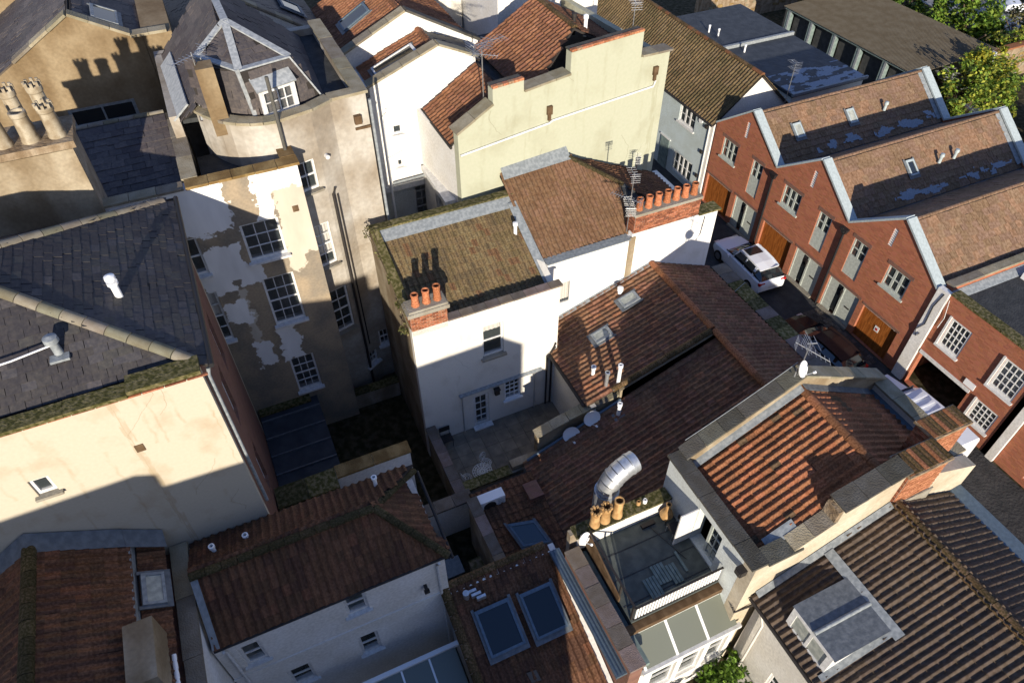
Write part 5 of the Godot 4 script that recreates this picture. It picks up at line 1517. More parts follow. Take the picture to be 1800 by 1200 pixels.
func far_white_houses() -> void:
	var t := thing("white_gable_house", "bright white gabled house with two tiny windows", "house", V(8, 0, -27.3))
	var hs := [[6.42, 10.08, 6.83, 10.5], [6.42, 8.56, 6.7, 8.93], [7.1, 5.6, 8.06, 7.4]]
	wall(t, "wall", facing("S", -26.1), [Vector2(5.73, 12.28), Vector2(8.62, 13.38), Vector2(10.18, 12.66)], 7.75, hs.slice(0, 2), mats.white_render, 0.3)
	wall(t, "wall", facing("S", -26.4), rect(5.73, 10.18, 7.8), 0, [hs[2]], mats.grey_render, 0.3)
	wall(t, "wall", facing("W", 5.73), rect(-28.4, -26.72, 12.0), 0, [], mats.white_render, 0.25)
	wall(t, "wall", facing("E", 10.18), rect(26.72, 28.4, 12.0), 0, [], mats.white_render, 0.25)
	block(t, "string_course", V(5.75, 7.5, -26.41), V(8.0, 7.76, -26.0), mats.white_paint)
	for h in hs:
		window(t, facing("S", -26.1 if h[1] > 7.5 else -26.4), h[0], h[1], h[2], h[3], 1 if h[1] > 7.5 else 3, 1 if h[1] > 7.5 else 4, {"fw": 0.07, "sill": 0.1, "back": 0.05})
	pipe(t, "soil_pipe", [V(6.0, 5.2, -26.0), V(6.02, 10.9, -26.0), V(6.25, 11.3, -26.0)], 0.06, mats.plastic_white)
	pipe(t, "waste_pipe", [V(6.05, 9.1, -26.02), V(6.75, 9.3, -26.02)], 0.045, mats.plastic_white)
	pipe(t, "gutter", [V(6.1, 7.95, -25.95), V(8.0, 8.0, -25.95)], 0.055, mats.pale_lead)
	coping(t, V(5.65, 12.28, -26.22), V(8.62, 13.4, -26.22), 0.5, 0.09, lists.coping_grey, 0.8)
	coping(t, V(8.62, 13.4, -26.22), V(10.25, 12.66, -26.22), 0.5, 0.09, lists.coping_grey, 0.8)
	tiled_roof(t, "roof", V(5.85, 12.0, -28.5), V(0, 0, 1), V(2.77, 1.1, 0).normalized(), [Vector2(0, 0), Vector2(2.15, 0), Vector2(2.15, 2.98), Vector2(0, 2.98)], spec.gable_red, 60)
	tiled_roof(t, "roof", V(10.5, 12.35, -26.4), V(0, 0, -1), V(-1.88, 0.75, 0).normalized(), [Vector2(0, 0), Vector2(2.15, 0), Vector2(2.15, 2.02), Vector2(0, 2.02)], spec.slate)
	roof_window(t, V(7.15, 12.58, -27.15), V(0, 0, 1), V(2.77, 1.1, 0).normalized(), 0.8, 1.9, mats.white_paint, mats.dark_glass)
	ridge(t, V(8.62, 13.12, -26.4), V(8.62, 13.12, -28.5), 0.14, lists.ridge_red)
	var b := thing("grey_gable_house", "grey white gabled house behind the bright one, with a blue roof light", "house", V(8.2, 0, -31))
	hull(b, 5.3, 11.3, -35, -28.6, 0, 11.9, mats.white_render, {"prof_S": [Vector2(5.3, 12.5), Vector2(8.2, 13.85), Vector2(11.3, 12.15)]})
	coping(b, V(5.25, 12.53, -28.72), V(8.2, 13.88, -28.72), 0.5, 0.09, lists.coping_grey, 0.85)
	coping(b, V(8.2, 13.88, -28.72), V(11.35, 12.18, -28.72), 0.5, 0.09, lists.coping_dark, 0.85)
	tiled_roof(b, "roof", V(5.3, 12.0, -35), V(0, 0, 1), V(2.9, 1.6, 0).normalized(), [Vector2(0, 0), Vector2(6.2, 0), Vector2(6.2, 3.3), Vector2(0, 3.3)], spec.gable_red, 60)
	tiled_roof(b, "roof", V(11.3, 11.9, -28.85), V(0, 0, -1), V(-3.1, 1.7, 0).normalized(), [Vector2(0, 0), Vector2(6.2, 0), Vector2(6.2, 3.53), Vector2(0, 3.53)], spec.gable_red)
	ridge(b, V(8.2, 13.62, -28.9), V(8.2, 13.62, -35), 0.14, lists.ridge_red)
	roof_window(b, V(6.75, 12.85, -31.4), V(0, 0, 1), V(2.9, 1.6, 0).normalized(), 1.0, 1.4, mats.zinc, mats.dark_glass)
	var w := thing("tall_white_house", "tall white walled house at the top edge behind tiled roofs", "house", V(16, 0, -33))
	hull(w, 13.3, 18.6, -37, -31.0, 0, 13.0, mats.white_render)
	block(w, "flat_roof", V(13.5, 12.6, -36.8), V(18.4, 12.8, -31.2), mats.felt)
	coping(w, V(13.3, 13.0, -31.12), V(18.6, 13.0, -31.12), 0.4, 0.08, lists.coping_grey, 0.9)
	var h := thing("red_tile_house", "house with warm red tiles and a brick chimney at the top edge", "house", V(11.5, 0, -38))
	hull(h, 9.2, 13.2, -43, -35.5, 0, 11.6, mats.cream)
	tiled_roof(h, "roof", V(9.1, 11.6, -35.4), V(1, 0, 0), V(0, 2.3, -3.8).normalized(), [Vector2(0, 0), Vector2(4.2, 0), Vector2(4.2, 4.44), Vector2(0, 4.44)], spec.gable_red)
	tiled_roof(h, "roof", V(13.3, 11.6, -43.1), V(-1, 0, 0), V(0, 2.3, 3.8).normalized(), [Vector2(0, 0), Vector2(4.2, 0), Vector2(4.2, 4.44), Vector2(0, 4.44)], spec.gable_red)
	ridge(h, V(9.1, 13.9, -39.2), V(13.3, 13.9, -39.2), 0.14, lists.ridge_red)
	block(h, "chimney", V(9.4, 12.4, -38.0), V(10.2, 14.9, -37.3), mats.brick_wall)
	chimney_pot(h, V(9.8, 14.9, -37.6), 0.14, 0.5, mats.terracotta)

func pale_blue_house() -> void:
	var t := thing("pale_blue_house", "pale blue house with long brown tiled roof and white casements", "house", V(28, 0, -36))
	var hs := [[-31.85, 3.62, -30.28, 4.75], [-31.7, 0.35, -29.75, 1.7]]
	hull(t, 25.4, 30.4, -46, -28.62, 0, 5.0, mats.blue_render, {"holes_W": hs, "prof_S": [Vector2(25.4, 5.0), Vector2(27.95, 7.25), Vector2(30.4, 5.0)], "mat_S": mats.white_render})
	window(t, facing("W", 25.4), -31.85, 3.62, -30.28, 4.75, 3, 2, {"mullion": 0.13, "fw": 0.09, "sill": 0.1, "back": 0.04})
	window(t, facing("W", 25.4), -31.7, 0.35, -29.75, 1.7, 4, 2, {"mullion": 0.13, "fw": 0.09, "back": 0.04})
	var d := block(t, "door", V(25.34, 0.0, -33.2), V(25.39, 2.0, -32.3), mats.green_grey)
	block(d, "lintel", V(25.33, 2.0, -33.3), V(25.39, 2.1, -32.2), mats.white_paint)
	slope_roof(t, "W", V(25.2, 4.95, -46), 2.75, 2.38, 17.5, spec.blue_brown)
	slope_roof(t, "E", V(30.6, 4.95, -28.5), 2.65, 2.38, 17.5, spec.blue_brown)
	ridge(t, V(27.95, 7.36, -46), V(27.95, 7.36, -28.5), 0.14, lists.ridge_brown + lists.ridge_red.slice(0, 1))
	pipe(t, "gutter", [V(25.14, 4.92, -46), V(25.14, 4.92, -28.5)], 0.06, mats.iron)
	pipe(t, "downpipe", [V(25.3, 4.8, -28.9), V(25.36, 4.6, -28.9), V(25.36, 0, -28.9)], 0.045, mats.white_paint)
	var b := Shape.new()
	for k in 3:
		b.box(V(25.3, 4.4 - k * 1.6, -29.3), V(25.4, 4.6 - k * 1.6, -29.1))
	part(t, "bracket", b.done(), mats.iron)
	var s := Shape.new()
	s.tube([V(25.32, 4.62, -29.75), V(25.38, 4.62, -29.75)], 0.17, 12)
	part(t, "satellite_dish", s.done(), mats.plastic_white)

func mews_houses() -> void:
	for k in 3:
		var z0 := -28.48 + 5.155 * k
		var z1 := z0 + 5.155
		var zm := (z0 + z1) / 2
		var t := thing("mews_house", ["brick mews house next to the pale blue house", "middle brick mews house behind the white parked car", "brick mews house with a sign on its orange garage door"][k], "house", V(31, 0, zm), "row of brick mews houses")
		var x := 25.46
		var g: Array = [0.14, 2.37] if k < 2 else [2.42, 4.52]
		var d: Array = [2.77, 4.67] if k < 2 else [0.1, 2.1]
		var w: Array = [0.8, 2.08] if k < 2 else [2.7, 3.95]
		var tw: Array = [3.37, 4.22] if k < 2 else [0.56, 1.46]
		var vn: Array = [2.3, 2.52] if k < 2 else [2.2, 2.42]
		var hs := [[z0 + g[0], 0.0, z0 + g[1], 1.95], [z0 + d[0], 0.0, z0 + d[1], 2.02], [z0 + w[0], 3.5, z0 + w[1], 4.65], [z0 + tw[0], 2.6, z0 + tw[1], 4.65], [z0 + vn[0], 5.4, z0 + vn[1], 6.3]]
		wall(t, "wall", facing("W", x), [Vector2(z0, 5.1), Vector2(zm, 6.98), Vector2(z1, 5.1)], 0, hs, mats.brick_wall, 0.3)
		wall(t, "wall", facing("E", 37.4), [Vector2(-z1, 5.1), Vector2(-zm, 6.98), Vector2(-z0, 5.1)], 0, [], mats.brick_wall, 0.3)
		if k == 0:
			block(t, "wall", V(x + 0.3, 0, z0), V(37.1, 5.0, z0 + 0.2), mats.brick_wall)
		block(t, "wall", V(x + 0.3, 0, z1 - 0.2), V(37.1, 4.85, z1 - 0.002), mats.brick_wall)
		var f := facing("W", x)
		# garage door of upright boards
		var gd := block(t, "garage_door", V(x + 0.16, 0.02, z0 + g[0]), V(x + 0.2, 1.93, z0 + g[1]), mats.garage_wood)
		for i in 9:
			var bz: float = z0 + lerpf(g[0], g[1], i / 9.0)
			block(gd, "plank", V(x + 0.135, 0.03, bz + 0.006), V(x + 0.16, 1.92, bz + (g[1] - g[0]) / 9.0 - 0.006), mats.garage_wood)
		block(gd, "lintel_frame", V(x + 0.05, 1.88, z0 + g[0]), V(x + 0.15, 1.95, z0 + g[1]), mats.white_paint)
		if k == 2:
			var sg := block(t, "door_sign", V(x + 0.11, 1.05, z0 + 3.35), V(x + 0.13, 1.35, z0 + 3.6), mats.white_paint)
			block(sg, "red_mark", V(x + 0.1, 1.12, z0 + 3.42), V(x + 0.11, 1.25, z0 + 3.53), mats.tail_red)
		# entrance: door, glazed strip, panel
		var dm: float = z0 + (d[0] + d[1]) / 2
		var fd := Shape.new()
		var dz0: float = z0 + d[0]
		var dz1: float = z0 + d[1]
		fd.box(V(x + 0.06, 0, dz0), V(x + 0.14, 2.0, dz0 + 0.08)); fd.box(V(x + 0.06, 0, dz1 - 0.08), V(x + 0.14, 2.0, dz1)); fd.box(V(x + 0.06, 1.92, dz0 + 0.08), V(x + 0.14, 2.0, dz1 - 0.08)); fd.box(V(x + 0.06, 0, dm - 0.05), V(x + 0.14, 1.92, dm + 0.05))
		var en := part(t, "door_frame", fd.done(), mats.grey_paint)
		var door := block(en, "door", V(x + 0.1, 0.05, dm + 0.05), V(x + 0.13, 1.92, dz1 - 0.08), mats.grey_paint)
		door.set_meta("label", "pale green grey front door")
		block(en, "letter_plate", V(x + 0.085, 0.95, dm + 0.35), V(x + 0.1, 1.03, dm + 0.65), mats.iron)
		block(en, "glazed_strip", V(x + 0.1, 0.25, dm - 0.4), V(x + 0.12, 1.85, dm - 0.08), mats.dark_glass)
		block(en, "side_panel", V(x + 0.1, 0.05, dz0 + 0.08), V(x + 0.13, 1.92, dm - 0.4), mats.grey_paint)
		block(en, "step", V(x - 0.12, 0.0, dz0), V(x + 0.06, 0.1, dz1), mats.concrete)
		var lamp := Shape.new()
		lamp.box(V(x + 0.0, 1.55, dm - 0.1), V(x + 0.1, 1.75, dm)); lamp.box(V(x + 0.02, 1.3, dm - 0.08), V(x + 0.08, 1.55, dm - 0.02))
		part(en, "wall_lamp", lamp.done(), mats.iron)
		# windows
		var o := {"frame": mats.grey_paint, "fw": 0.08, "mullion": 0.12, "bw": 0.05, "back": 0.05, "sill": 0.08}
		window(t, f, z0 + w[0], 3.5, z0 + w[1], 4.65, 3, 2, o)
		window(t, f, z0 + tw[0], 3.62, z0 + tw[1], 4.65, 2, 2, o.merged({"sill": 0.0}, true))
		block(t, "apron_panel", V(x + 0.05, 2.6, z0 + tw[0]), V(x + 0.1, 3.62, z0 + tw[1]), mats.grey_paint)
		for hh in [hs[2], hs[3]]:
			var top := Shape.new()
			top.box(V(x - 0.015, hh[3], hh[0] - 0.12), V(x + 0.02, hh[3] + 0.2, hh[2] + 0.12))
			part(t, "lintel", top.done(), mats.dark_brick)
		for hh in [hs[0], hs[1]]:
			block(t, "lintel", V(x - 0.015, hh[3], hh[0] - 0.1), V(x + 0.02, hh[3] + 0.14, hh[2] + 0.1), mats.dark_brick)
		var lv := block(t, "louvre_vent", V(x + 0.12, 5.4, z0 + vn[0]), V(x + 0.14, 6.3, z0 + vn[1]), mats.dark_concrete)
		for i in 8:
			sheet(lv, "slat", V(x + 0.0, 5.42 + i * 0.11, z0 + vn[1]), V(x + 0.12, 5.5 + i * 0.11, z0 + vn[1]), V(x + 0.12, 5.5 + i * 0.11, z0 + vn[0]), V(x + 0.0, 5.42 + i * 0.11, z0 + vn[0]), 0.015, mats.white_paint)
		# roof: a run of ridges, frost left lying in the valleys
		slope_roof(t, "S", V(25.78, 4.98, z1 - 0.06), 2.51, 1.87, 11.3, spec.mews)
		slope_roof(t, "N", V(37.08, 4.98, z0 + 0.06), 2.51, 1.87, 11.3, spec.mews)
		var vs := V(0, 1.87, -2.51).normalized()
		var fn := FastNoiseLite.new()
		fn.seed = 8 + k
		fn.frequency = 0.5
		var fs := Shape.new()
		var lifted := V(0, 2.51, 1.87).normalized() * 0.048
		for i in 105:
			for j in 12:
				var fx := 28.3 + i * 0.08
				var fv := 0.12 + j * 0.075
				if fn.get_noise_2d(fx * 1.2, fv * 2.0 + fx * 0.4) > absf(fv - 0.42) * 1.5 - 0.12:
					var q0 := V(fx, 4.98, z1 - 0.06) + vs * fv + lifted
					fs.quad(q0, q0 + V(0.08, 0, 0), q0 + V(0.08, 0, 0) + vs * 0.075, q0 + vs * 0.075)
		if k < 2:
			part(t, "frost", fs.done(), mats.frost).set_meta("kind", "stuff")
		ridge(t, V(25.8, 6.87, zm), V(37.05, 6.87, zm), 0.1, [spec.mews.mats[1], spec.mews.mats[2]], 0.45)
		sheet(t, "valley_gutter", V(25.76, 4.96, z1 + 0.1), V(37.1, 4.96, z1 + 0.1), V(37.1, 4.96, z1 - 0.1), V(25.76, 4.96, z1 - 0.1), 0.03, mats.lead)
		for q in [25.62, 37.25]:
			var a := V(q, 7.0, zm)
			coping(t, a, V(q, 5.1, z1), 0.5, 0.09, [mats.metal_coping], 4.0, "metal_coping")
			coping(t, a, V(q, 5.1, z0), 0.5, 0.09, [mats.metal_coping], 4.0, "metal_coping")
		sheet(t, "flashing", V(36.75, 5.15, z1 - 0.2), V(37.1, 5.2, z1 - 0.2), V(37.1, 6.95, zm), V(36.75, 6.9, zm), 0.02, mats.pale_lead)
		for q in [[27.6, 31.2], [30.2], [34.6, 36.2]][k]:
			roof_window(t, V(q, 6.0, z1 - 1.37), V(1, 0, 0), vs, 0.5, 0.8, mats.metal_coping, mats.pale_blind if k == 0 else mats.dark_glass)
		for q in [[33.4], [31.9, 32.9], [35.4]][k]:
			var s := Shape.new()
			s.lathe(V(q, 5.95, z1 - 1.2), [[0.08, 0], [0.08, 0.35], [0.12, 0.36], [0.1, 0.5], [0.0, 0.52]])
			part(t, "vent_cowl", s.done(), mats.metal_coping)
		if k < 2:
			pipe(t, "downpipe", [V(25.36, 0.05, z1 - 0.02), V(25.36, 4.55, z1 - 0.02)], 0.055, mats.black)
			var hp := Shape.new()
			hp.hexa([V(25.3, 4.5, z1 + 0.08), V(25.44, 4.5, z1 + 0.08), V(25.44, 4.5, z1 - 0.12), V(25.3, 4.5, z1 - 0.12), V(25.2, 4.82, z1 + 0.2), V(25.44, 4.82, z1 + 0.2), V(25.44, 4.82, z1 - 0.24), V(25.2, 4.82, z1 - 0.24)])
			part(t, "hopper", hp.done(), mats.black)

func sash_brick_house() -> void:
	var t := thing("sash_brick_house", "red brick house with large white bar windows and flat roof", "house", V(28.5, 0, -10))
	var hs := [[-11.88, 2.93, -10.88, 4.43], [-9.3, 2.95, -8.22, 4.5], [-9.3, 0.85, -8.25, 2.02], [-12.3, 0.0, -9.75, 1.95]]
	wall(t, "wall", facing("W", 25.48), rect(-12.4, -7.7, 5.3), 0, hs, mats.brick_wall, 0.3)
	wall(t, "wall", facing("S", -7.7), rect(25.48, 33, 5.3), 0, [], mats.brick_wall, 0.3)
	wall(t, "wall", facing("E", 33), rect(8.0, 12.7, 5.3), 0, [], mats.brick_wall, 0.3)
	wall(t, "wall", facing("N", -13.0), rect(-33, -25.9, 5.25), 0, [], mats.brick_wall, 0.3)
	for h in hs.slice(0, 3):
		window(t, facing("W", 25.48), h[0], h[1], h[2], h[3], 4, 4, {"fw": 0.09, "bw": 0.035, "back": 0.02, "sill": 0.12})
		block(t, "surround", V(25.4, h[1] - 0.12, h[0] - 0.09), V(25.47, h[3] + 0.05, h[0]), mats.white_paint)
	block(t, "passage_wall", V(28.0, 0, -12.3), V(28.1, 1.95, -9.75), mats.dark_brick)
	block(t, "passage_ceiling", V(25.78, 1.95, -12.3), V(28.1, 2.0, -9.75), mats.white_paint)
	block(t, "lintel", V(25.42, 1.95, -12.35), V(25.47, 2.12, -9.7), mats.white_paint)
	block(t, "pilaster", V(25.36, 0, -12.97), V(25.6, 5.32, -12.42), mats.white_render)
	block(t, "pilaster", V(25.36, 0, -7.72), V(25.6, 5.3, -7.4), mats.white_render)
	block(t, "flat_roof", V(25.8, 4.8, -12.7), V(32.8, 4.92, -8.0), mats.felt)
	coping(t, V(25.66, 5.3, -12.4), V(25.66, 5.3, -7.6), 0.5, 0.1, lists.coping_moss, 0.8)
	coping(t, V(25.9, 5.26, -12.88), V(33, 5.26, -12.88), 0.4, 0.1, lists.coping_grey, 0.9)
	sheet(t, "flashing", V(25.95, 4.93, -12.3), V(32.5, 4.93, -12.3), V(32.5, 5.1, -12.68), V(25.95, 5.1, -12.68), 0.02, mats.pale_lead)
	block(t, "roof_light", V(29.5, 4.92, -12.2), V(31.5, 5.2, -11.2), mats.plastic_white)
	pipe(t, "cable", [V(25.33, 5.2, -12.6), V(25.33, 4.4, -12.75), V(25.33, 3.4, -12.7), V(25.33, 2.9, -12.95), V(25.33, 2.6, -12.8), V(25.33, 2.85, -12.7)], 0.02, mats.black, 5)
	pipe(t, "cable", [V(25.36, 5.1, -12.3), V(25.42, 4.2, -12.15), V(25.42, 3.6, -12.2)], 0.015, mats.white_paint, 5)
	block(t, "sign_plate", V(25.42, 2.2, -10.1), V(25.46, 2.5, -9.6), mats.plastic_white)
	var n := thing("end_brick_house", "dark brick house at the lower edge past the white pilaster", "house", V(28.5, 0, -4))
	wall(n, "wall", facing("W", 25.5), rect(-7.38, 3, 5.0), 0, [[-6.2, 0.3, -4.4, 2.2]], mats.brick_wall, 0.3)
	wall(n, "wall", facing("S", 3), rect(25.5, 33, 5), 0, [], mats.brick_wall, 0.3)
	wall(n, "wall", facing("E", 33), rect(-2.7, 7.38, 5), 0, [], mats.brick_wall, 0.3)
	window(n, facing("W", 25.5), -6.2, 0.3, -4.4, 2.2, 3, 2)
	block(n, "flat_roof", V(25.5, 5.0, -7.38), V(33, 5.15, 3), mats.felt)

func far_yards() -> void:
	var f := thing("flat_roof_extension", "flat dark blue felt roof with patches of frost", "extension", V(35.5, 0, -37))
	block(f, "walls", V(32.6, 0, -43.2), V(38.3, 4.3, -30.4), mats.grey_render)
	block(f, "felt_roof", V(32.5, 4.3, -43.3), V(38.4, 4.5, -37.5), mats.blue_felt)
	block(f, "felt_roof", V(32.5, 4.2, -37.3), V(38.4, 4.4, -30.3), mats.blue_felt)
	block(f, "parapet", V(32.5, 4.2, -37.5), V(38.45, 4.62, -37.3), mats.pale_lead)
	block(f, "fascia", V(32.45, 4.3, -30.35), V(38.45, 4.48, -30.2), mats.pale_lead)
	block(f, "fascia", V(32.4, 4.4, -43.3), V(32.5, 4.58, -37.5), mats.concrete)
	var ns := FastNoiseLite.new()
	ns.frequency = 0.3
	var fs := Shape.new()
	for i in 58:
		for j in 26:
			var x := 32.6 + i * 0.1
			var z := -32.95 + j * 0.1
			if ns.get_noise_2d(x * 2.0, z * 5.0) > 0.02 - (z + 33.0) * 0.1 + absf(x - 35.6) * 0.05:
				fs.quad(V(x, 4.404, z + 0.1), V(x + 0.1, 4.404, z + 0.1), V(x + 0.1, 4.404, z), V(x, 4.404, z))
	part(f, "frost", fs.done(), mats.frost).set_meta("kind", "stuff")
	for q in [V(33.2, 4.5, -40.0), V(33.4, 4.5, -39.2), V(33.6, 4.4, -36.5)]:
		var s := Shape.new()
		s.lathe(q, [[0.06, 0], [0.06, 0.4], [0.08, 0.4], [0.08, 0.5], [0.0, 0.52]])
		part(f, "flue_pipe", s.done(), mats.plastic_white)
	var g := thing("garage_block", "row of open garages under a mossy corrugated roof", "garages", V(48, 0, -38))
	block(g, "back_wall", V(51.4, 0, -44.5), V(51.7, 3.2, -31), mats.grey_render)
	block(g, "end_wall", V(44.4, 0, -44.6), V(51.4, 2.9, -44.4), mats.felt)
	for k in 6:
		var z := -44.2 + k * 2.55
		block(g, "pier", V(44.4, 0, z - 0.2), V(44.75, 2.75, z + 0.2), mats.green_grey)
		block(g, "pier_face", V(44.36, 0, z + 0.02), V(44.4, 2.75, z + 0.2), mats.pale_lead)
		if k < 5:
			block(g, "garage_door", V(44.9, 0, z + 0.2), V(45.0, 2.7, z + 2.35), mats.felt)
	block(g, "eaves_beam", V(44.3, 2.75, -44.6), V(44.5, 2.95, -31.2), mats.green_grey)
	var cm := surface(Color(0.115, 0.1, 0.075), 0.95, tex.t_weather, 0.3)
	for k in 45:
		var z := -44.7 + k * 0.3
		var c := Shape.new()
		for i in 4:
			var a := z + i * 0.075
			var ya := 0.045 * (i % 2)
			var yb := 0.045 * ((i + 1) % 2)
			c.quad(V(44.1, 2.96 + ya, a), V(44.1, 2.96 + yb, a + 0.075), V(51.8, 3.35 + yb, a + 0.075), V(51.8, 3.35 + ya, a))
		part(g, "roof_sheet", c.done(), cm)
	var cw := thing("yard_stone_wall", "sunlit rubble stone wall behind the blue flat roof", "wall", V(47, 0, -50.4))
	block(cw, "masonry", V(40, 0, -50.6), V(54, 2.6, -50.1), mats.stone_wall)
	var gw := thing("garden_stone_wall", "garden stone wall with red tile coping near the yellow shrubs", "wall", V(56, 0, -32.2))
	block(gw, "masonry", V(52.6, 0, -32.6), V(62, 2.4, -32.1), mats.stone_wall)
	coping(gw, V(52.6, 2.4, -32.35), V(62, 2.4, -32.35), 0.6, 0.12, lists.ridge_red, 0.5)
	for w in [[cw, 40.2, 53.8, -50.1, 2.4], [gw, 52.8, 60.0, -32.1, 2.2]]:
		for k in 90:
			var sx := rng.randf_range(w[1], w[2])
			var sy := rng.randf_range(0.2, w[4] - 0.2)
			var sl := rng.randf_range(0.25, 0.5)
			block(w[0], "stone", V(sx, sy, w[3] - 0.02), V(sx + sl, sy + rng.randf_range(0.12, 0.22), w[3] + rng.randf_range(0.015, 0.05)), lists.coping_ochre[k % 4] if k % 3 else lists.coping_grey[k % 4])
	var s := Shape.new()
	s.box(V(52.5, -0.01, -56), V(90, 0.02, -33))
	structure("garden", s.done(), mats.earth)
	s = Shape.new()
	s.box(V(62, 0.0, -52), V(80, 0.03, -36))
	structure("car_park", s.done(), surface(Color(0.3, 0.3, 0.3), 0.9, tex.t_felt, 0.2))

func patio_and_yards() -> void:
	var p := thing("patio", "sunken grey patio in front of the cream house", "patio", V(7, 0, -16))
	var slab_mats := []
	for k in 4:
		var c := 0.17 + 0.015 * k
		slab_mats.append(surface(Color(c * 1.2, c * 1.02, c * 0.78), 0.92, tex.t_felt, 0.3))
	block(p, "base", V(4.3, 0, -17.5), V(9.7, 0.86, -14.6), mats.earth)
	for i in 9:
		for j in 5:
			block(p, "paving_slab", V(4.32 + i * 0.6, 0.8, -17.49 + j * 0.58), V(4.91 + i * 0.6, 0.9 + rng.randf() * 0.006, -16.92 + j * 0.58), slab_mats[rng.randi() % 4])
	var a := thing("patio_side_wall", "patio wall with mottled coping along the dark passage", "wall", V(4.2, 0, -16))
	block(a, "masonry", V(4.02, 0, -17.48), V(4.32, 1.9, -14.2), mats.cream_tan)
	coping(a, V(4.17, 1.9, -17.48), V(4.17, 1.9, -14.0), 0.42, 0.09, lists.coping_violet, 0.7)
	var b := thing("patio_end_wall", "stepped patio wall carrying satellite dishes beside the tiled roof", "wall", V(8, 0, -14.5))
	block(b, "masonry", V(4.1, 0, -14.42), V(7.6, 1.9, -14.12), mats.old_cement)
	coping(b, V(4.35, 1.9, -14.27), V(6.3, 1.9, -14.27), 0.44, 0.09, lists.coping_moss, 0.65)
	block(b, "pale_block", V(6.35, 1.9, -14.55), V(7.6, 2.15, -14.2), mats.cream_tan)
	wall(b, "tall_masonry", facing("S", -14.38), [Vector2(7.5, 3.18), Vector2(8.8, 3.55), Vector2(11.0, 4.0)], 0, [], mats.cream_tan, 0.3)
	coping(b, V(7.45, 3.17, -14.52), V(8.8, 3.56, -14.52), 0.44, 0.09, lists.coping_grey, 0.6)
	coping(b, V(8.8, 3.56, -14.52), V(11.05, 4.02, -14.52), 0.44, 0.09, lists.coping_grey, 0.6)
	var y := thing("passage_wall", "low whitewashed wall with violet coping across the passage", "wall", V(3.6, 0, -13.9))
	block(y, "masonry", V(2.4, 0, -14.0), V(4.45, 1.95, -13.7), mats.white_render)
	coping(y, V(2.3, 1.95, -13.85), V(4.5, 1.95, -13.85), 0.5, 0.09, lists.coping_violet, 0.7)
	var e := thing("yard_divider", "tall narrow coped wall between the yard and the lean-to roof", "wall", V(4.2, 0, -11.3))
	block(e, "masonry", V(4.08, 0, -13.0), V(4.32, 3.1, -9.85), mats.old_cement)
	coping(e, V(4.2, 3.1, -13.0), V(4.2, 3.1, -9.85), 0.4, 0.09, lists.coping_violet, 0.8)
	# lean-to between the slate house and the patchy house
	var l := thing("felt_lean_to", "dark blue felt lean-to roof with raised battens", "lean-to", V(-0.8, 0, -19.2))
	block(l, "wall", V(-2.0, 0, -17.55), V(0.3, 1.55, -17.35), mats.tan_render)
	block(l, "wall", V(0.12, 0, -20.95), V(0.3, 1.55, -17.55), mats.tan_render)
	sheet(l, "felt_roof", V(-2.02, 1.62, -17.3), V(0.38, 1.62, -17.3), V(0.38, 2.1, -20.98), V(-2.02, 2.1, -20.98), 0.06, mats.blue_felt)
	for k in 4:
		var z := -17.9 - k * 0.85
		var yy := 1.66 + k * 0.11 + 0.08
		block(l, "batten", V(-2.0, yy - 0.03, z - 0.03), V(0.38, yy + 0.05, z + 0.03), mats.lead)
	block(l, "sill", V(-2.0, 2.12, -20.99), V(0.1, 2.3, -20.7), lists.coping_moss[1])
	var w := thing("yard_wall", "mossy coped garden wall behind the white cottage roof", "wall", V(0.5, 0, -15.3))
	block(w, "masonry", V(-2.0, 0, -15.5), V(0.1, 4.1, -14.7), mats.old_cement)
	block(w, "masonry", V(0.1, 0, -15.55), V(2.75, 4.1, -15.1), mats.white_render)
	coping(w, V(-2.0, 4.1, -15.1), V(0.1, 4.1, -15.1), 0.86, 0.1, lists.coping_moss, 1.0)
	coping(w, V(0.1, 4.1, -15.33), V(2.8, 4.1, -15.33), 0.52, 0.1, lists.coping_ochre, 1.2)
	var r := thing("courtyard_wall", "mossy retaining wall at the foot of the bow fronted house", "wall", V(3, 0, -21.5))
	block(r, "masonry", V(1.95, 0, -21.6), V(3.95, 0.9, -21.3), mats.old_cement)
	coping(r, V(1.95, 0.9, -21.45), V(3.98, 0.9, -21.45), 0.4, 0.08, lists.coping_moss, 0.7)
	# small yard in the shade
	var crate := thing("yard_bin", "blue wheeled bin standing in the shaded yard", "bin", V(2.95, 0, -11.9))
	var cs := Shape.new()
	cs.hexa([V(2.72, 0.1, -11.65), V(3.18, 0.1, -11.65), V(3.18, 0.1, -12.15), V(2.72, 0.1, -12.15), V(2.66, 1.0, -11.58), V(3.24, 1.0, -11.58), V(3.24, 1.0, -12.22), V(2.66, 1.0, -12.22)])
	part(crate, "body", cs.done(), mats.zinc)
	block(crate, "lid", V(2.63, 1.0, -12.25), V(3.27, 1.07, -11.54), mats.zinc)
	for x in [2.75, 3.15]:
		pipe(crate, "wheel", [V(x - 0.03, 0.1, -12.2), V(x + 0.03, 0.1, -12.2)], 0.1, mats.rubber, 10)
	var cab := thing("yard_cupboard", "narrow weathered cupboard against the yard wall", "cupboard", V(3.65, 0, -11.0))
	block(cab, "body", V(3.45, 0, -11.5), V(3.85, 1.7, -10.5), mats.old_cement)
	block(cab, "top", V(3.42, 1.7, -11.53), V(3.88, 1.76, -10.47), mats.paving)
	block(cab, "door", V(3.43, 0.1, -11.45), V(3.45, 1.6, -10.55), mats.paving)

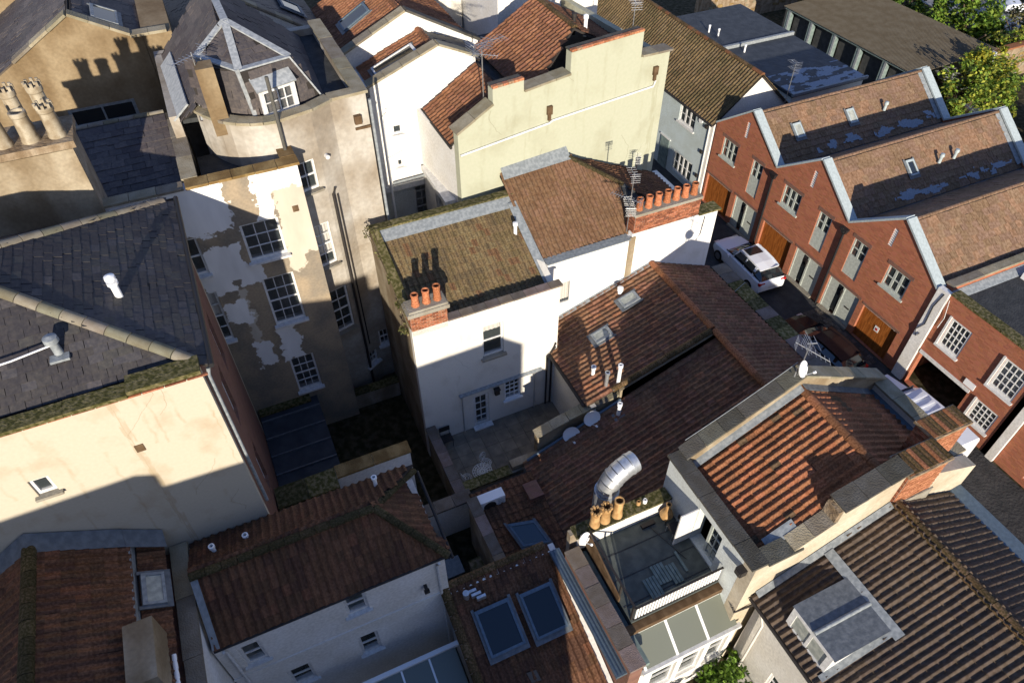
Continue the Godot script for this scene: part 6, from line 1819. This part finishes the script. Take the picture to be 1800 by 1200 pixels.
func vehicles() -> void:
	car("parked_car", "white hatchback parked in the lane by the brick mews", V(23.75, 0, -21.9), mats.car_white, deg_to_rad(-2.0), true)
	car("parked_car", "dark car parked in shade in front of the last mews door", V(22.9, 0, -15.3), mats.car_dark, deg_to_rad(3.0), false)
	var t := thing("parked_van", "white van parked in the shaded lane behind the chimneys", "van", V(23.2, 0, -10.1))
	var s := Shape.new()
	loft(s, [[-2.3, 0.35, 1.0, 0.86], [-2.25, 0.3, 1.15, 0.9], [-1.2, 0.28, 1.35, 0.93], [-0.7, 0.28, 1.85, 0.92], [1.0, 0.28, 1.95, 0.92], [2.25, 0.3, 1.92, 0.9], [2.3, 0.35, 1.85, 0.88]], V(23.2, 0, -10.1), 0.0, 0.1)
	part(t, "body", s.done(), mats.car_white)
	for k in 5:
		block(t, "roof_rib", V(22.6, 1.93, -10.4 + k * 0.4), V(23.8, 1.965, -10.32 + k * 0.4), mats.car_white)
	block(t, "windscreen", V(22.45, 1.25, -11.12), V(23.95, 1.7, -11.08), mats.dark_glass)
	block(t, "side_window", V(22.27, 1.2, -10.9), V(22.29, 1.65, -9.9), mats.dark_glass)
	for q in [V(22.4, 0.33, -11.5), V(22.4, 0.33, -8.8), V(24.0, 0.33, -11.5), V(24.0, 0.33, -8.8)]:
		var w := pipe(t, "wheel", [q - V(0.11, 0, 0), q + V(0.11, 0, 0)], 0.33, mats.rubber, 14)
		pipe(w, "rim", [q - V(0.12, 0, 0), q + V(0.12, 0, 0)], 0.2, mats.aluminium, 10)

# rounded box sections along z: [z, low, high, half width]
func loft(s: Shape, secs: Array, o: Vector3, turn: float, rr: float) -> void:
	var rings := []
	for q in secs:
		var ring := []
		var lo: float = q[1]
		var hi: float = q[2]
		var hw: float = q[3]
		var tuck: float = q[4] if q.size() > 4 else 0.0
		for p in [[-hw + 0.05, lo], [-hw, lo + 0.12], [-hw, lerpf(lo, hi, 0.55)], [-hw + tuck + 0.03, hi - rr], [-hw + tuck + rr + 0.03, hi - 0.02], [0, hi + 0.02], [hw - tuck - rr - 0.03, hi - 0.02], [hw - tuck - 0.03, hi - rr], [hw, lerpf(lo, hi, 0.55)], [hw, lo + 0.12], [hw - 0.05, lo]]:
			ring.append(o + V(p[0], p[1], q[0]).rotated(Vector3.UP, turn))
		rings.append(ring)
	s.st.set_smooth_group(-1)
	for i in rings.size() - 1:
		for k in 10:
			s.quad(rings[i][k + 1], rings[i][k], rings[i + 1][k], rings[i + 1][k + 1])
	for e in [0, rings.size() - 1]:
		for k in range(1, 10):
			if e == 0:
				s.tri(rings[e][0], rings[e][k], rings[e][k + 1])
			else:
				s.tri(rings[e][0], rings[e][k + 1], rings[e][k])

func car(called: String, label: String, at: Vector3, paint: Material, turn: float, detail: bool) -> void:
	# a hatchback, nose towards -z
	var t := thing(called, label, "car", at, "", 0.0)
	var s := Shape.new()
	loft(s, [[-2.12, 0.35, 0.58, 0.6], [-2.05, 0.25, 0.72, 0.76], [-1.75, 0.2, 0.84, 0.86], [-1.1, 0.2, 0.93, 0.89], [-0.7, 0.2, 0.97, 0.89], [0.6, 0.2, 0.99, 0.89], [1.5, 0.2, 1.0, 0.89], [1.95, 0.24, 0.98, 0.86], [2.1, 0.3, 0.9, 0.8], [2.16, 0.4, 0.75, 0.72]], at, turn, 0.08)
	var body := part(t, "body", s.done(), paint)
	s = Shape.new()
	loft(s, [[-0.95, 0.9, 0.94, 0.76, 0.0], [-0.5, 0.9, 1.22, 0.78, 0.12], [-0.15, 0.9, 1.38, 0.79, 0.17], [0.4, 0.9, 1.43, 0.79, 0.18], [1.1, 0.9, 1.41, 0.79, 0.18], [1.55, 0.9, 1.35, 0.78, 0.17], [1.85, 0.9, 1.15, 0.77, 0.1], [2.0, 0.9, 0.97, 0.76, 0.02]], at, turn, 0.06)
	part(t, "glasshouse", s.done(), mats.dark_glass)
	s = Shape.new()
	loft(s, [[-0.2, 1.37, 1.4, 0.6], [0.4, 1.41, 1.455, 0.6], [1.1, 1.39, 1.435, 0.6], [1.62, 1.32, 1.36, 0.58]], at, turn, 0.01)
	var roof := part(t, "roof", s.done(), paint)
	var tr := Transform3D(Basis(Vector3.UP, turn), at)
	if detail:
		part(roof, "sunroof", cube, mats.dark_glass, tr * Transform3D(Basis.from_scale(V(0.85, 0.02, 0.55)), V(0, 1.475, 0.2)))
	for sd in [-1.0, 1.0]:
		for z in [[-0.2, 0.1], [0.62, 0.06], [1.4, 0.14]]:
			var ps := Shape.new()
			ps.bar(V(sd * 0.815, 0.93, z[0] - 0.15 if z[0] < 0 else z[0]), V(sd * 0.625, 1.4, z[0] + 0.1 if z[0] < 0 else z[0] - 0.03), z[1], 0.05)
			part(body, "pillar", ps.done(), paint, tr)
		part(t, "tail_light", cube, mats.tail_red, tr * Transform3D(Basis.from_scale(V(0.34, 0.14, 0.2)), V(sd * 0.66, 0.83, 2.02)))
		part(t, "headlight", cube, mats.galvanised, tr * Transform3D(Basis.from_scale(V(0.3, 0.1, 0.2)), V(sd * 0.6, 0.68, -1.98)))
		part(t, "wing_mirror", cube, paint, tr * Transform3D(Basis.from_scale(V(0.2, 0.13, 0.1)), V(sd * 0.97, 1.0, -0.45)))
		for z in [-1.33, 1.36]:
			var q := V(sd * 0.82, 0.31, z)
			var ws := Shape.new()
			ws.tube([q - V(0.11, 0, 0), q + V(0.11, 0, 0)], 0.31, 16)
			var w := part(t, "wheel", ws.done(), mats.rubber, tr)
			ws = Shape.new()
			ws.tube([q - V(0.12, 0, 0), q + V(0.12, 0, 0)], 0.2, 12)
			part(w, "rim", ws.done(), mats.aluminium, tr)
	part(t, "number_plate", cube, mats.white_paint, tr * Transform3D(Basis.from_scale(V(0.5, 0.11, 0.02)), V(0, 0.58, 2.165)))

func aerial(label: String, base: Vector3, h: float, booms: Array) -> void:
	var t := thing("television_aerial", label, "aerial", base, "television aerials on the roofs")
	pipe(t, "mast", [base, base + V(0, h, 0)], 0.022, mats.aluminium, 6)
	for b in booms:
		# [height, direction, length, elements, element half length]
		var d: Vector3 = b[1].normalized()
		var c := base + V(0, b[0], 0)
		var side := d.cross(Vector3.UP).normalized()
		var s := Shape.new()
		s.tube([c - d * b[2] * 0.35, c + d * b[2] * 0.65], 0.014, 5)
		for k in b[3]:
			var p: Vector3 = c + d * b[2] * (-0.33 + 0.97 * k / (b[3] - 1))
			s.tube([p - side * b[4], p + side * b[4]], 0.009, 4)
			if k == 0:
				for yy in [-0.18, -0.09, 0.09, 0.18]:
					s.tube([p - side * b[4] + V(0, yy, 0), p + side * b[4] + V(0, yy, 0)], 0.01, 4)
		part(t, "antenna", s.done(), mats.aluminium)

func bowl(at: Vector3, side: Vector3, up: Vector3, d: Vector3, rr: float, a: float) -> Vector3:
	return at + (side * cos(a) + up * sin(a)) * rr + d * (rr * rr * 0.45)

func dish(called: String, label: String, at: Vector3, dir: Vector3, r: float) -> void:
	var t := thing(called, label, "satellite dish", at)
	var d := dir.normalized()
	var side := d.cross(Vector3.UP).normalized()
	var up := side.cross(d)
	var s := Shape.new()
	var n := 18
	for ring in 4:
		for k in n:
			var r0 := r * ring / 4.0
			var r1 := r * (ring + 1) / 4.0
			var a0 := TAU * k / n
			var a1 := TAU * (k + 1) / n
			s.quad(bowl(at, side, up, d, r0, a0), bowl(at, side, up, d, r1, a0), bowl(at, side, up, d, r1, a1), bowl(at, side, up, d, r0, a1))
			s.quad(bowl(at, side, up, d, r0, a1) - d * 0.02, bowl(at, side, up, d, r1, a1) - d * 0.02, bowl(at, side, up, d, r1, a0) - d * 0.02, bowl(at, side, up, d, r0, a0) - d * 0.02)
	part(t, "reflector", s.done(), mats.plastic_white)
	pipe(t, "arm", [at - up * r * 0.9, at + d * r * 1.3 - up * r * 0.3], 0.015, mats.galvanised, 5)
	pipe(t, "feed_horn", [at + d * r * 1.25 - up * r * 0.3, at + d * r * 1.5 - up * r * 0.2], 0.04, mats.plastic_white, 8)
	pipe(t, "bracket", [at - d * 0.02, at - d * 0.15, at - d * 0.15 - V(0, r * 1.4, 0)], 0.025, mats.galvanised, 6)

func rooftop_fittings() -> void:
	aerial("tall double aerial strapped to the seven pot chimney", V(13.78, 7.5, -19.3), 2.75, [[2.65, V(0.3, 0, -1), 0.8, 6, 0.18], [1.55, V(-0.5, 0, -0.8), 1.3, 12, 0.16], [1.2, V(0.4, 0, -0.9), 1.1, 10, 0.2]])
	aerial("white aerial with trailing elements on the orange roof gable", V(13.7, 8.6, -9.45), 1.7, [[1.65, V(0.9, 0, 0.35), 0.3, 3, 0.3], [1.4, V(0.75, -0.5, 0.5), 1.3, 8, 0.14]])
	aerial("spreading aerial above the end of the stepped wall", V(9.35, 11.8, -23.3), 2.4, [[2.6, V(1, 0, -0.2), 1.5, 12, 0.3], [2.45, V(-0.6, 0, 0.5), 1.2, 9, 0.25], [2.2, V(0.8, 0, 0.6), 0.9, 7, 0.2]])
	aerial("slim aerial pole standing by the blue flat roof", V(29.6, 5.6, -28.0), 2.3, [[2.25, V(0.2, 0, -1), 0.8, 6, 0.22], [1.95, V(0.2, 0, -1), 0.6, 5, 0.2]])
	aerial("white aerial high on the far stepped parapet", V(16.1, 13.0, -24.0), 2.4, [[2.4, V(0.2, 0, -1), 1.0, 8, 0.2], [1.5, V(0.3, 0, -1), 0.8, 6, 0.22]])
	aerial("small dark aerial on the mossy back roof", V(16.2, 7.4, -22.6), 1.1, [[1.05, V(0.6, 0, -1), 0.6, 5, 0.16]])
	aerial("rusty aerial leaning from the turret pier", V(-0.1, 14.6, -23.1), 1.3, [[1.2, V(-0.7, 0, 0.5), 1.2, 9, 0.2]])
	aerial("aerial behind the mews gables near the shrubs", V(38.3, 3.5, -22.9), 2.4, [[2.2, V(0.3, 0, -1), 0.9, 6, 0.22]])
	dish("satellite_dish", "white dish below the aerial on the orange roof gable", V(13.6, 9.35, -9.3), V(0.35, 0.45, 0.8), 0.26)
	dish("satellite_dish", "white dish on the stepped patio wall", V(8.75, 3.1, -14.05), V(-0.2, 0.35, 0.9), 0.34)
	dish("satellite_dish", "white dish at the end of the terrace wall", V(6.4, 5.3, -8.98), V(0.25, 0.3, 0.9), 0.22)
	dish("satellite_dish", "dark blue dish beside the white one on the patio wall", V(9.6, 3.65, -14.05), V(-0.1, 0.3, 0.9), 0.34)
	# silver duct
	var t := thing("silver_duct", "fat silver ventilation duct bending over behind the clay pots", "duct", V(7.75, 0, -10.1))
	var s := Shape.new()
	var path := []
	for k in 8:
		var a := deg_to_rad(13.0 * k)
		path.append(V(7.72 + 0.95 * (1 - cos(a)), 5.75 + 0.8 * sin(a), -9.98 - 0.12 * (1 - cos(a))))
	s.tube([V(7.72, 3.9, -9.98), V(7.72, 5.72, -9.98)], 0.4, 20)
	part(t, "sleeve", s.done(), mats.galvanised)
	for k in path.size() - 1:
		var d := Shape.new()
		d.tube([path[k] - (path[k + 1] - path[k]) * 0.2, path[k + 1]], 0.35 - 0.004 * (k % 2), 20)
		part(t, "segment", d.done(), mats.galvanised)
	for k in [0, 3, 6]:
		var d := Shape.new()
		var dir: Vector3 = (path[k + 1] - path[k]).normalized()
		d.tube([path[k] - dir * 0.03, path[k] + dir * 0.03], 0.365, 20)
		part(t, "collar", d.done(), mats.galvanised)
	# condenser
	var c := thing("condenser_unit", "white air conditioning unit on the yard wall", "air conditioner", V(4.9, 0, -12.9))
	block(c, "casing", V(4.45, 2.35, -13.1), V(5.4, 2.98, -12.72), mats.plastic_white)
	var fan := Shape.new()
	fan.tube([V(4.8, 2.66, -12.73), V(4.8, 2.66, -12.705)], 0.24, 18)
	part(c, "fan_grille", fan.done(), mats.iron)
	for k in 5:
		block(c, "louvre", V(5.1, 2.45 + k * 0.1, -12.72), V(5.36, 2.48 + k * 0.1, -12.7), mats.galvanised)
	for x in [4.5, 5.3]:
		block(c, "foot", V(x, 1.9, -13.05), V(x + 0.06, 2.35, -12.75), mats.galvanised)
	# flues and cowls on the near edge of the workshop roof
	for q in [[V(10.4, 4.2, -15.5), 0.42, "short white flue with square base on the sunny tiles"], [V(10.55, 4.22, -14.75), 0.75, "grey flue pipe beside the transverse ridge"], [V(10.95, 4.4, -14.55), 1.0, "tall white flue pipe above the patio wall"], [V(10.55, 3.7, -13.7), 0.6, "white flue pipe below the transverse ridge"]]:
		var f := thing("flue_pipe", q[2], "flue", q[0], "flues on the workshop roof")
		var fs := Shape.new()
		fs.lathe(q[0], [[0.075, -0.2], [0.075, q[1]], [0.1, q[1]], [0.1, q[1] + 0.12], [0.06, q[1] + 0.13], [0.06, q[1]]])
		part(f, "pipe", fs.done(), mats.galvanised if q[1] == 0.75 else mats.plastic_white)
		sheet(f, "flashing", q[0] + V(-0.22, -0.04, 0.2), q[0] + V(0.22, 0.12, 0.2), q[0] + V(0.22, 0.12, -0.2), q[0] + V(-0.22, -0.04, -0.2), 0.02, mats.lead)
	# cables slung over the roofs
	for w in [["overhead_cable", "thin grey cable slung from the patio wall to the lane", V(10.6, 4.5, -14.3), V(18.9, 4.6, -17.2), 0.35], ["overhead_cable", "white cable running along the gable parapet to the aerial", V(10.2, 7.2, -9.75), V(13.7, 9.3, -9.6), 0.1]]:
		var cb := thing(w[0], w[1], "cable", w[2])
		var pts := []
		for k in 13:
			var f := k / 12.0
			pts.append(w[2].lerp(w[3], f) - V(0, w[4] * 4.0 * f * (1 - f) * 0.5, 0))
		pipe(cb, "wire", pts, 0.012, mats.pale_lead, 5)
	# metal cowl with brackets on the extension roof
	var m := thing("roof_extractor", "bright metal extractor cowl on the dark tiles", "extractor", V(2.75, 3.9, -9.3))
	for k in 3:
		block(m, "fin", V(2.62 + 0.12 * k, 3.95, -9.45 + 0.14 * k), V(2.95 + 0.1 * k, 4.12, -9.36 + 0.14 * k), mats.galvanised)
	pipe(m, "stub", [V(2.6, 3.8, -9.35), V(2.6, 4.25, -9.35)], 0.1, mats.galvanised, 12)
	# terrace furniture and patio furniture
	var h := thing("chiminea", "rusty orange garden stove in the corner of the terrace", "garden stove", V(9.35, 4.5, -8.85))
	var hs := Shape.new()
	hs.lathe(V(9.35, 4.62, -8.85), [[0.05, 0], [0.18, 0.08], [0.22, 0.22], [0.17, 0.38], [0.09, 0.48], [0.08, 0.78], [0.1, 0.8], [0.06, 0.8]])
	part(h, "body", hs.done(), mats.buff_pot)
	for k in 3:
		var a := TAU * k / 3
		pipe(h, "leg", [V(9.35 + 0.2 * cos(a), 4.5, -8.85 + 0.2 * sin(a)), V(9.35 + 0.12 * cos(a), 4.72, -8.85 + 0.12 * sin(a))], 0.015, mats.iron, 5)
	var ch := thing("folding_chair", "small metal chair beside the orange garden stove", "chair", V(9.3, 4.5, -8.3))
	block(ch, "seat", V(9.12, 4.88, -8.5), V(9.48, 4.91, -8.14), mats.iron)
	for q in [V(9.14, 0, -8.48), V(9.46, 0, -8.48), V(9.14, 0, -8.16), V(9.46, 0, -8.16)]:
		pipe(ch, "leg", [q + V(0, 4.5, 0), q + V(0, 4.9, 0)], 0.014, mats.galvanised, 5)
	for q in [V(9.46, 0, -8.48), V(9.46, 0, -8.16)]:
		pipe(ch, "back_post", [q + V(0, 4.9, 0), q + V(0.06, 5.3, 0)], 0.014, mats.galvanised, 5)
	block(ch, "backrest", V(9.48, 5.1, -8.48), V(9.52, 5.3, -8.16), mats.iron)
	var br := thing("broom", "long handled broom lying on the terrace floor", "broom", V(8.9, 4.5, -8.6))
	pipe(br, "handle", [V(8.75, 4.53, -8.85), V(9.2, 4.53, -7.4)], 0.014, mats.dark_concrete, 6)
	block(br, "head", V(8.5, 4.5, -8.98), V(8.98, 4.6, -8.84), mats.iron)
	for k in 2:
		var jar := thing("glass_jar", ["small yellow lantern jar on the terrace wall", "small clear jar on the terrace wall"][k], "jar", V(8.55 + 0.22 * k, 5.24, -9.35 + 0.03 * k))
		var js := Shape.new()
		js.lathe(jar.position, [[0.07, 0], [0.075, 0.12], [0.05, 0.15], [0.055, 0.17], [0.04, 0.17], [0.04, 0.05]])
		part(jar, "body", js.done(), mats.buff_pot if k == 0 else mats.plastic_white)
	lattice_set()

func lattice_set() -> void:
	# white openwork table and two chairs on the patio
	var t := thing("patio_table", "round white openwork metal table on the patio", "table", V(5.35, 0.9, -14.85))
	var c := V(5.35, 1.62, -14.85)
	var s := Shape.new()
	for r in [0.1, 0.2, 0.3, 0.38]:
		var pts := []
		for k in 25:
			pts.append(c + V(cos(TAU * k / 24.0), 0, sin(TAU * k / 24.0)) * r)
		s.tube(pts, 0.016, 5, false)
	for k in 16:
		var a := TAU * k / 16
		s.bar(c + V(cos(a), 0, sin(a)) * 0.06, c + V(cos(a + 0.2), 0, sin(a + 0.2)) * 0.38, 0.03, 0.012)
	part(t, "table_top", s.done(), mats.cream)
	pipe(t, "stem", [V(5.35, 0.9, -14.85), c], 0.035, mats.cream)
	for k in 3:
		var a := TAU * k / 3
		pipe(t, "foot", [V(5.35, 1.1, -14.85), V(5.35 + 0.3 * cos(a), 0.91, -14.85 + 0.3 * sin(a))], 0.02, mats.cream)
	for q in [[V(5.72, 0.9, -15.35), 0.5, "white openwork chair on the far side of the round table"], [V(4.75, 0.9, -15.0), 1.9, "white openwork chair between the round table and the side wall"]]:
		var h := thing("patio_chair", q[2], "chair", q[0], "chairs of the white patio set")
		var o: Vector3 = q[0]
		var b := Basis(Vector3.UP, q[1])
		var ss := Shape.new()
		for r in [0.07, 0.14, 0.2]:
			var pts := []
			for k in 17:
				pts.append(o + b * V(cos(TAU * k / 16.0) * r, 0.44, sin(TAU * k / 16.0) * r))
			ss.tube(pts, 0.014, 5, false)
		part(h, "seat", ss.done(), mats.cream)
		ss = Shape.new()
		for r in [0.06, 0.12, 0.19]:
			var pts := []
			for k in 17:
				pts.append(o + b * V(cos(TAU * k / 16.0) * r, 0.68 + sin(TAU * k / 16.0) * r * 1.1, -0.2 - 0.03 * sin(TAU * k / 16.0)))
			ss.tube(pts, 0.014, 5, false)
		part(h, "backrest", ss.done(), mats.cream)
		for k in 4:
			var a := PI / 4 + k * PI / 2
			pipe(h, "leg", [o + b * V(cos(a) * 0.16, 0.44, sin(a) * 0.16), o + b * V(cos(a) * 0.2, 0, sin(a) * 0.2)], 0.014, mats.cream, 5)
	var d := thing("dark_patio_chair", "dark metal chair folded against the cream house wall", "chair", V(4.75, 0.9, -17.2))
	block(d, "seat", V(4.5, 1.3, -17.35), V(4.95, 1.33, -16.95), mats.iron)
	block(d, "backrest", V(4.5, 1.5, -17.42), V(4.95, 1.75, -17.39), mats.iron)
	for q in [V(4.52, 0.9, -17.4), V(4.92, 0.9, -17.4), V(4.52, 0.9, -16.97), V(4.92, 0.9, -16.97)]:
		pipe(d, "leg", [q, q + V(0, 0.42 if q.z > -17.2 else 0.85, 0)], 0.014, mats.iron, 5)

# ---------- plants ----------
func leaf_mesh(l: float, w: float) -> ArrayMesh:
	var s := Shape.new()
	s.quad(V(0, 0, 0), V(w, 0.0, -l * 0.5), V(0, 0.02, -l), V(-w, 0.0, -l * 0.5))
	s.quad(V(0, 0, 0), V(-w, 0.0, -l * 0.5), V(0, 0.02, -l), V(w, 0.0, -l * 0.5))
	return s.done()

func crown(parent: Node, blobs: Array, count: int, l: float, tones: Array) -> void:
	# leaves spread in lumpy clusters through the volume of the blobs: [centre, radius]
	var mm := MultiMesh.new()
	mm.transform_format = MultiMesh.TRANSFORM_3D
	mm.use_colors = true
	mm.mesh = leaf_mesh(l, l * 0.32)
	mm.instance_count = count
	var m: StandardMaterial3D = surface(Color(1, 1, 1), 0.65)
	m.vertex_color_use_as_albedo = true
	m.backlight_enabled = true
	m.backlight = Color(0.12, 0.15, 0.03)
	var lumps := []
	for b in blobs:
		for k in 26:
			var d := V(rng.randfn(), rng.randfn(), rng.randfn()).normalized()
			lumps.append([b[0] + d * b[1] * rng.randf_range(0.45, 1.0), b[1] * rng.randf_range(0.16, 0.34)])
	for i in count:
		var q: Array = lumps[rng.randi() % lumps.size()]
		var d := V(rng.randfn(), rng.randfn() * 0.8, rng.randfn()).normalized()
		var p: Vector3 = q[0] + d * q[1] * sqrt(rng.randf())
		p.y = maxf(p.y, 0.05)
		var bs := Basis.from_euler(V(rng.randf_range(-1.2, 0.6), rng.randf() * TAU, rng.randf_range(-0.6, 0.6))).scaled(Vector3.ONE * rng.randf_range(0.7, 1.3))
		mm.set_instance_transform(i, Transform3D(bs, p))
		var c: Color = tones[rng.randi() % tones.size()]
		var f := rng.randf_range(0.75, 1.25)
		mm.set_instance_color(i, Color(c.r * f, c.g * f, c.b * f))
	var o := MultiMeshInstance3D.new()
	o.name = "crown"
	o.set_meta("kind", "stuff")
	o.multimesh = mm
	o.material_override = m
	parent.add_child(o, true)
	o.transform = glob(parent).affine_inverse()

func bush(called: String, label: String, category: String, at: Vector3, blobs: Array, count: int, l: float, tones: Array) -> void:
	var t := thing(called, label, category, at)
	var s := Shape.new()
	for b in blobs:
		for k in 4:
			var e: Vector3 = b[0] + V(rng.randfn(), rng.randfn() * 0.6, rng.randfn()) * b[1] * 0.4
			var m := at.lerp(e, 0.5) + V(rng.randfn(), 0, rng.randfn()) * 0.08
			s.tube([at + V(rng.randfn(), 0, rng.randfn()) * 0.06, m, e], 0.03 * maxf(0.4, b[1]), 5)
	part(t, "trunk", s.done(), mats.bark)
	crown(t, blobs, count, l, tones)

func greenery() -> void:
	var g := [Color(0.13, 0.23, 0.03), Color(0.2, 0.32, 0.045), Color(0.07, 0.13, 0.02)]
	var y := [Color(0.5, 0.46, 0.05), Color(0.38, 0.4, 0.06), Color(0.22, 0.3, 0.045)]
	var d := [Color(0.16, 0.15, 0.06), Color(0.11, 0.13, 0.04), Color(0.2, 0.17, 0.09)]
	bush("laurel_bush", "bright green rounded laurel bush above the garage roof", "bush", V(57, 0, -37.2), [[V(57, 2.4, -37.2), 2.4], [V(56.2, 3.2, -38.2), 1.9], [V(58, 1.6, -35.9), 1.6]], 3600, 0.36, [g[0], g[1], y[2]])
	bush("bamboo_clump", "feathery green clump behind the mews back gable", "shrub", V(46.5, 0, -28.6), [[V(46.5, 2.6, -28.6), 2.0], [V(48.2, 2.4, -28.0), 1.8], [V(45.2, 1.8, -27.4), 1.5]], 3400, 0.3, [g[1], y[1], y[2]])
	bush("yellow_shrub", "yellow leaved shrub in front of the garden stone wall", "shrub", V(50.2, 0, -29.9), [[V(50.2, 2.7, -29.9), 1.9], [V(49.2, 3.0, -30.2), 1.3], [V(51.6, 1.5, -30.6), 1.3]], 4200, 0.28, y)
	bush("garden_shrub", "dull green shrub at the right edge past the mews roof", "shrub", V(51, 0, -24.5), [[V(51, 1.6, -24.5), 1.7], [V(49.4, 1.2, -23.2), 1.4]], 2600, 0.3, [g[0], y[2], g[2]])
	bush("bare_shrub", "dry brown shrub beside the laurel bush", "shrub", V(62, 0, -36.5), [[V(62, 1.4, -36.5), 1.8], [V(63.5, 1.2, -35), 1.4]], 1500, 0.3, d)
	bush("hedge_bush", "mossy green bush along the far stone wall", "bush", V(53, 0, -45.8), [[V(53, 1.8, -45.8), 2.0], [V(55.5, 2.0, -44.0), 2.2], [V(57.5, 2.0, -42.4), 2.0]], 4200, 0.34, [g[2], g[0], y[2]])
	bush("climbing_shrub", "pale leafy climber over the garden stone wall", "shrub", V(56.5, 0, -33.4), [[V(56.5, 2.0, -33.4), 1.4], [V(58.6, 2.0, -33.0), 1.2]], 1800, 0.3, [y[1], d[0], g[1]])
	bush("garden_tree", "leafy dark tree at the top right corner", "tree", V(66, 0, -47), [[V(66, 3.5, -47), 2.6], [V(69, 3.0, -45), 2.2]], 3200, 0.4, [g[2], g[0]])
	bush("courtyard_bush", "bright green bush in the small garden by the glass roof", "bush", V(9.6, 0, -4.6), [[V(9.6, 1.1, -4.7), 0.75], [V(8.9, 0.8, -4.3), 0.6]], 2000, 0.16, g)
	bush("potted_bay", "small bright shrub under the annexe windows", "shrub", V(7.7, 0, -4.5), [[V(7.7, 0.7, -4.5), 0.55]], 900, 0.14, [g[1], y[2]])
	bush("wall_buddleia", "straggling buddleia rooted in the cream house parapet", "plant", V(4.1, 7.6, -18.6), [[V(4.05, 7.7, -18.7), 0.26], [V(4.15, 8.05, -19.9), 0.22], [V(3.88, 7.2, -18.0), 0.22], [V(3.98, 8.85, -21.9), 0.26], [V(4.1, 8.4, -20.9), 0.18]], 620, 0.09, [Color(0.2, 0.2, 0.07), Color(0.13, 0.15, 0.05), Color(0.27, 0.23, 0.12)])
	bush("chimney_weed", "small green weed growing at the orange brick chimney", "plant", V(14.25, 7.6, -5.75), [[V(14.2, 7.85, -5.7), 0.16]], 160, 0.09, g)
	# a car parked far off in the corner
	car("parked_car", "pale car in the far car park at the top right", V(68.5, 0.03, -40.5), mats.car_white, deg_to_rad(60), false)
